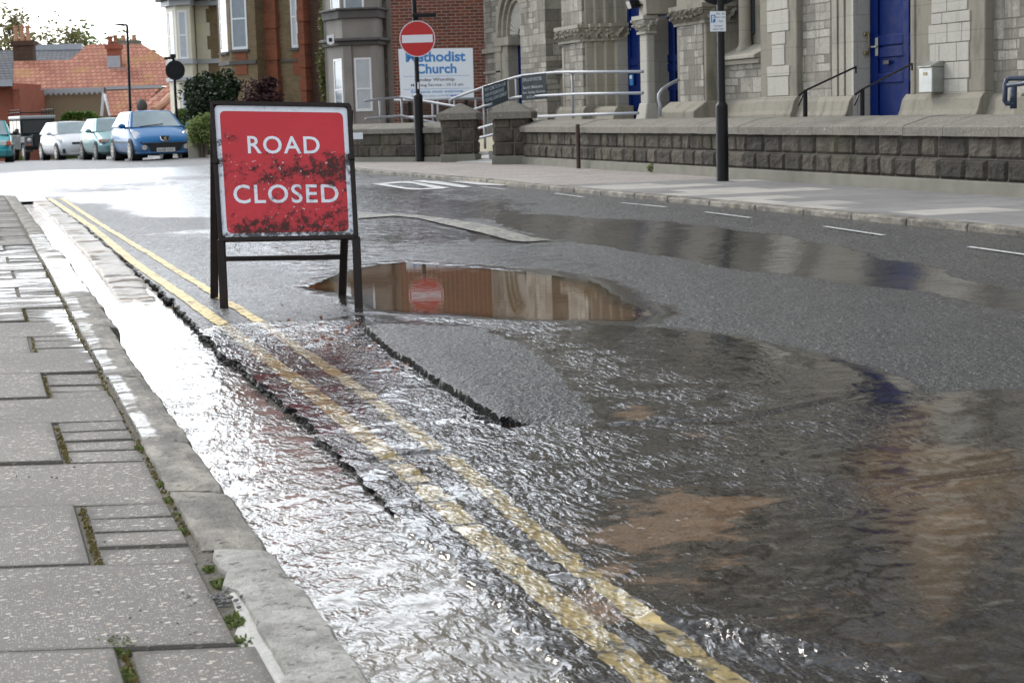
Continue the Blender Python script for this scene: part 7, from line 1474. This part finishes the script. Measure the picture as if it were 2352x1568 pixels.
stones(430, 1245, 470, 1290, 60, 18, .002, .006, mb, .09); stones(480, 1290, 520, 1400, 90, 14, .002, .006, mb, .09); stones(420, 1370, 545, 1380, 70, 12, .002, .006, mb, .1); stones(520, 1400, 570, 1500, 50, 8, .002, .005, mb, .09); stones(330, 1050, 420, 1210, 40, 6, .002, .004, mb, .092); stones(0, 1000, 400, 1500, 30, 60, .002, .004, mb, .102)
tag(mb.build('gravel', K['stonepeb'], smooth=True), kind='stuff')
mb = MB(); stones(640, 760, 830, 770, 26, 40, .006, .016, mb, 0.004); stones(850, 800, 930, 850, 30, 22, .006, .016, mb, 0.002); stones(760, 770, 810, 745, 6, 10, .012, .02, mb, .004)
crumbs = MB()
for P_, n_, w_ in ((PCLIFF, 150, .03), ([(float(edge_x(y))+.02, y) for y in np.linspace(4.2, 10.5, 30)], 260, .02)):
    for _ in range(n_):
        i_ = rnd.randrange(len(P_)-1); t_ = rnd.random(); x_ = P_[i_][0]+(P_[i_+1][0]-P_[i_][0])*t_-abs(rnd.gauss(0, w_)); y_ = P_[i_][1]+(P_[i_+1][1]-P_[i_][1])*t_+rnd.gauss(0, .02); s_ = rnd.uniform(.003, .010); ell(crumbs, (x_, y_, (.004 if n_ == 150 else -.012)+s_*.3), (s_*rnd.uniform(.7, 1.4), s_*rnd.uniform(.7, 1.4), s_*.8), 6, 4)
tag(crumbs.build('tarmac_crumbs', K['tarcrumb']), kind='stuff')
tag(mb.build('rubble_chips', K['brickchip'], smooth=True), kind='stuff')
# ------------------------------------------------------------------ daylight
SUN_EL, SUN_AZ = R(36), R(-24)     # azimuth measured from +Y towards +X: ahead and a little left
sd = Vector((math.sin(SUN_AZ)*math.cos(SUN_EL), math.cos(SUN_AZ)*math.cos(SUN_EL), math.sin(SUN_EL)))
ld = bpy.data.lights.new('sun', 'SUN'); ld.energy = 1.5; ld.angle = R(14); ld.color = (1.0, 0.95, 0.88)
lo = bpy.data.objects.new('sun', ld); COL.objects.link(lo); lo.rotation_euler = sd.to_track_quat('Z', 'Y').to_euler()
w = bpy.data.worlds.new('World'); scene.world = w; w.use_nodes = True; nt = w.node_tree
for n in list(nt.nodes): nt.nodes.remove(n)
def N(t, **k):
    n = nt.nodes.new(t)
    for a, b in k.items():
        if a[0] == '_': setattr(n, a[1:], b)
        else:
            s = n.inputs[int(a[1:])] if a[0] == 'i' and a[1:].isdigit() else n.inputs[a.replace('_', ' ')]
            if isinstance(b, bpy.types.NodeSocket): nt.links.new(b, s)
            else: s.default_value = b
    return n
tc = N('ShaderNodeTexCoord'); V = tc.outputs['Generated']
sky = N('ShaderNodeTexSky', _sky_type='NISHITA', _sun_disc=False, _sun_elevation=SUN_EL, _sun_rotation=SUN_AZ, _air_density=1.0, _dust_density=2.0)
skyc = N('ShaderNodeVectorMath', _operation='SCALE', i0=sky.outputs[0], Scale=0.13)
mp = N('ShaderNodeMapping', Scale=(1.0, 1.0, 2.6), Vector=V)
cn = N('ShaderNodeTexNoise', Scale=2.2, Detail=7.0, Roughness=0.58, Vector=mp.outputs[0])
cover = N('ShaderNodeMapRange', _interpolation_type='SMOOTHSTEP', i0=cn.outputs[0], i1=0.36, i2=0.56, i3=0.25, i4=1.0)
cs = N('ShaderNodeTexNoise', Scale=5.0, Detail=5.0, Vector=mp.outputs[0])
# the bright low sky ahead, where the sun stands behind thin cloud
dot = N('ShaderNodeVectorMath', _operation='DOT_PRODUCT', i0=V, i1=(math.sin(R(-16)), math.cos(R(-16)), 0.0))
azf = N('ShaderNodeMapRange', _interpolation_type='SMOOTHSTEP', i0=dot.outputs['Value'], i1=0.25, i2=1.0, i3=0.05, i4=1.0)
vz = N('ShaderNodeSeparateXYZ', i0=V).outputs[2]
tz = N('ShaderNodeMath', _operation='MULTIPLY_ADD', i0=vz, i1=1/0.24, i2=-0.10/0.24).outputs[0]
ex_ = N('ShaderNodeMath', _operation='EXPONENT', i0=N('ShaderNodeMath', _operation='MULTIPLY', i0=N('ShaderNodeMath', _operation='MULTIPLY', i0=tz, i1=tz).outputs[0], i1=-1.0).outputs[0]).outputs[0]
glow = N('ShaderNodeMath', _operation='MULTIPLY', i0=ex_, i1=azf.outputs[0])
lum = N('ShaderNodeMath', _operation='MULTIPLY_ADD', i0=glow.outputs[0], i1=3.3, i2=1.0)
lum2 = N('ShaderNodeMath', _operation='MULTIPLY', i0=lum.outputs[0], i1=N('ShaderNodeMapRange', i0=cs.outputs[0], i1=0.3, i2=0.7, i3=0.78, i4=1.18).outputs[0])
cc = N('ShaderNodeVectorMath', _operation='SCALE', i0=(0.93, 0.985, 1.06), Scale=lum2.outputs[0])
mx = N('ShaderNodeMix', _data_type='RGBA'); nt.links.new(cover.outputs[0], mx.inputs[0]); nt.links.new(skyc.outputs[0], mx.inputs[6]); nt.links.new(cc.outputs[0], mx.inputs[7])
bg = N('ShaderNodeBackground', Color=mx.outputs[2], Strength=1.0); out = N('ShaderNodeOutputWorld'); nt.links.new(bg.outputs[0], out.inputs[0])
scene.view_settings.view_transform = 'Standard'; scene.view_settings.look = 'None'; scene.view_settings.exposure = 0.36; scene.view_settings.gamma = 1.0
cy = scene.cycles; cy.max_bounces = 8; cy.glossy_bounces = 4; cy.diffuse_bounces = 3; cy.transparent_max_bounces = 8; cy.caustics_reflective = False; cy.caustics_refractive = False
cy.sample_clamp_indirect = 6.0; cy.use_denoising = True
# ------------------------------------------------------------------ one mesh per separate piece
def split_pieces(o):
    me = o.data; nv = len(me.vertices); par = list(range(nv))
    def find(a):
        while par[a] != a: par[a] = par[par[a]]; a = par[a]
        return a
    for e in me.edges:
        a, b = find(e.vertices[0]), find(e.vertices[1])
        if a != b: par[a] = b
    groups = {}
    for p in me.polygons: groups.setdefault(find(p.vertices[0]), []).append(p)
    if len(groups) < 2: return
    mats = list(me.materials); base_ = o.name.split('.')[0]; first = True
    for g in groups.values():
        ids = sorted({v for p in g for v in p.vertices}); mp = {v: i for i, v in enumerate(ids)}
        m2 = bpy.data.meshes.new(base_); m2.from_pydata([me.vertices[i].co[:] for i in ids], [], [tuple(mp[v] for v in p.vertices) for p in g])
        for m in mats: m2.materials.append(m)
        m2.polygons.foreach_set('use_smooth', [p.use_smooth for p in g])
        if first: o2 = None; keep = m2; first = False; continue
        c = o.copy(); c.data = m2; COL.objects.link(c)
    o.data = keep
for o in list(COL.objects):
    n = o.name.split('.')[0]
    if o.type == 'MESH' and o.parent and n in ('wall', 'plinth', 'cross_rail', 'cornice', 'post', 'clamp', 'straw', 'headlamp', 'indicator', 'wing', 'door_mirror', 'bargeboard', 'pilaster', 'fog_lamp', 'pier', 'sill', 'jamb', 'window', 'gutter_board', 'bay', 'side_strip', 'string_course', 'column', 'handle', 'sticker'): split_pieces(o)
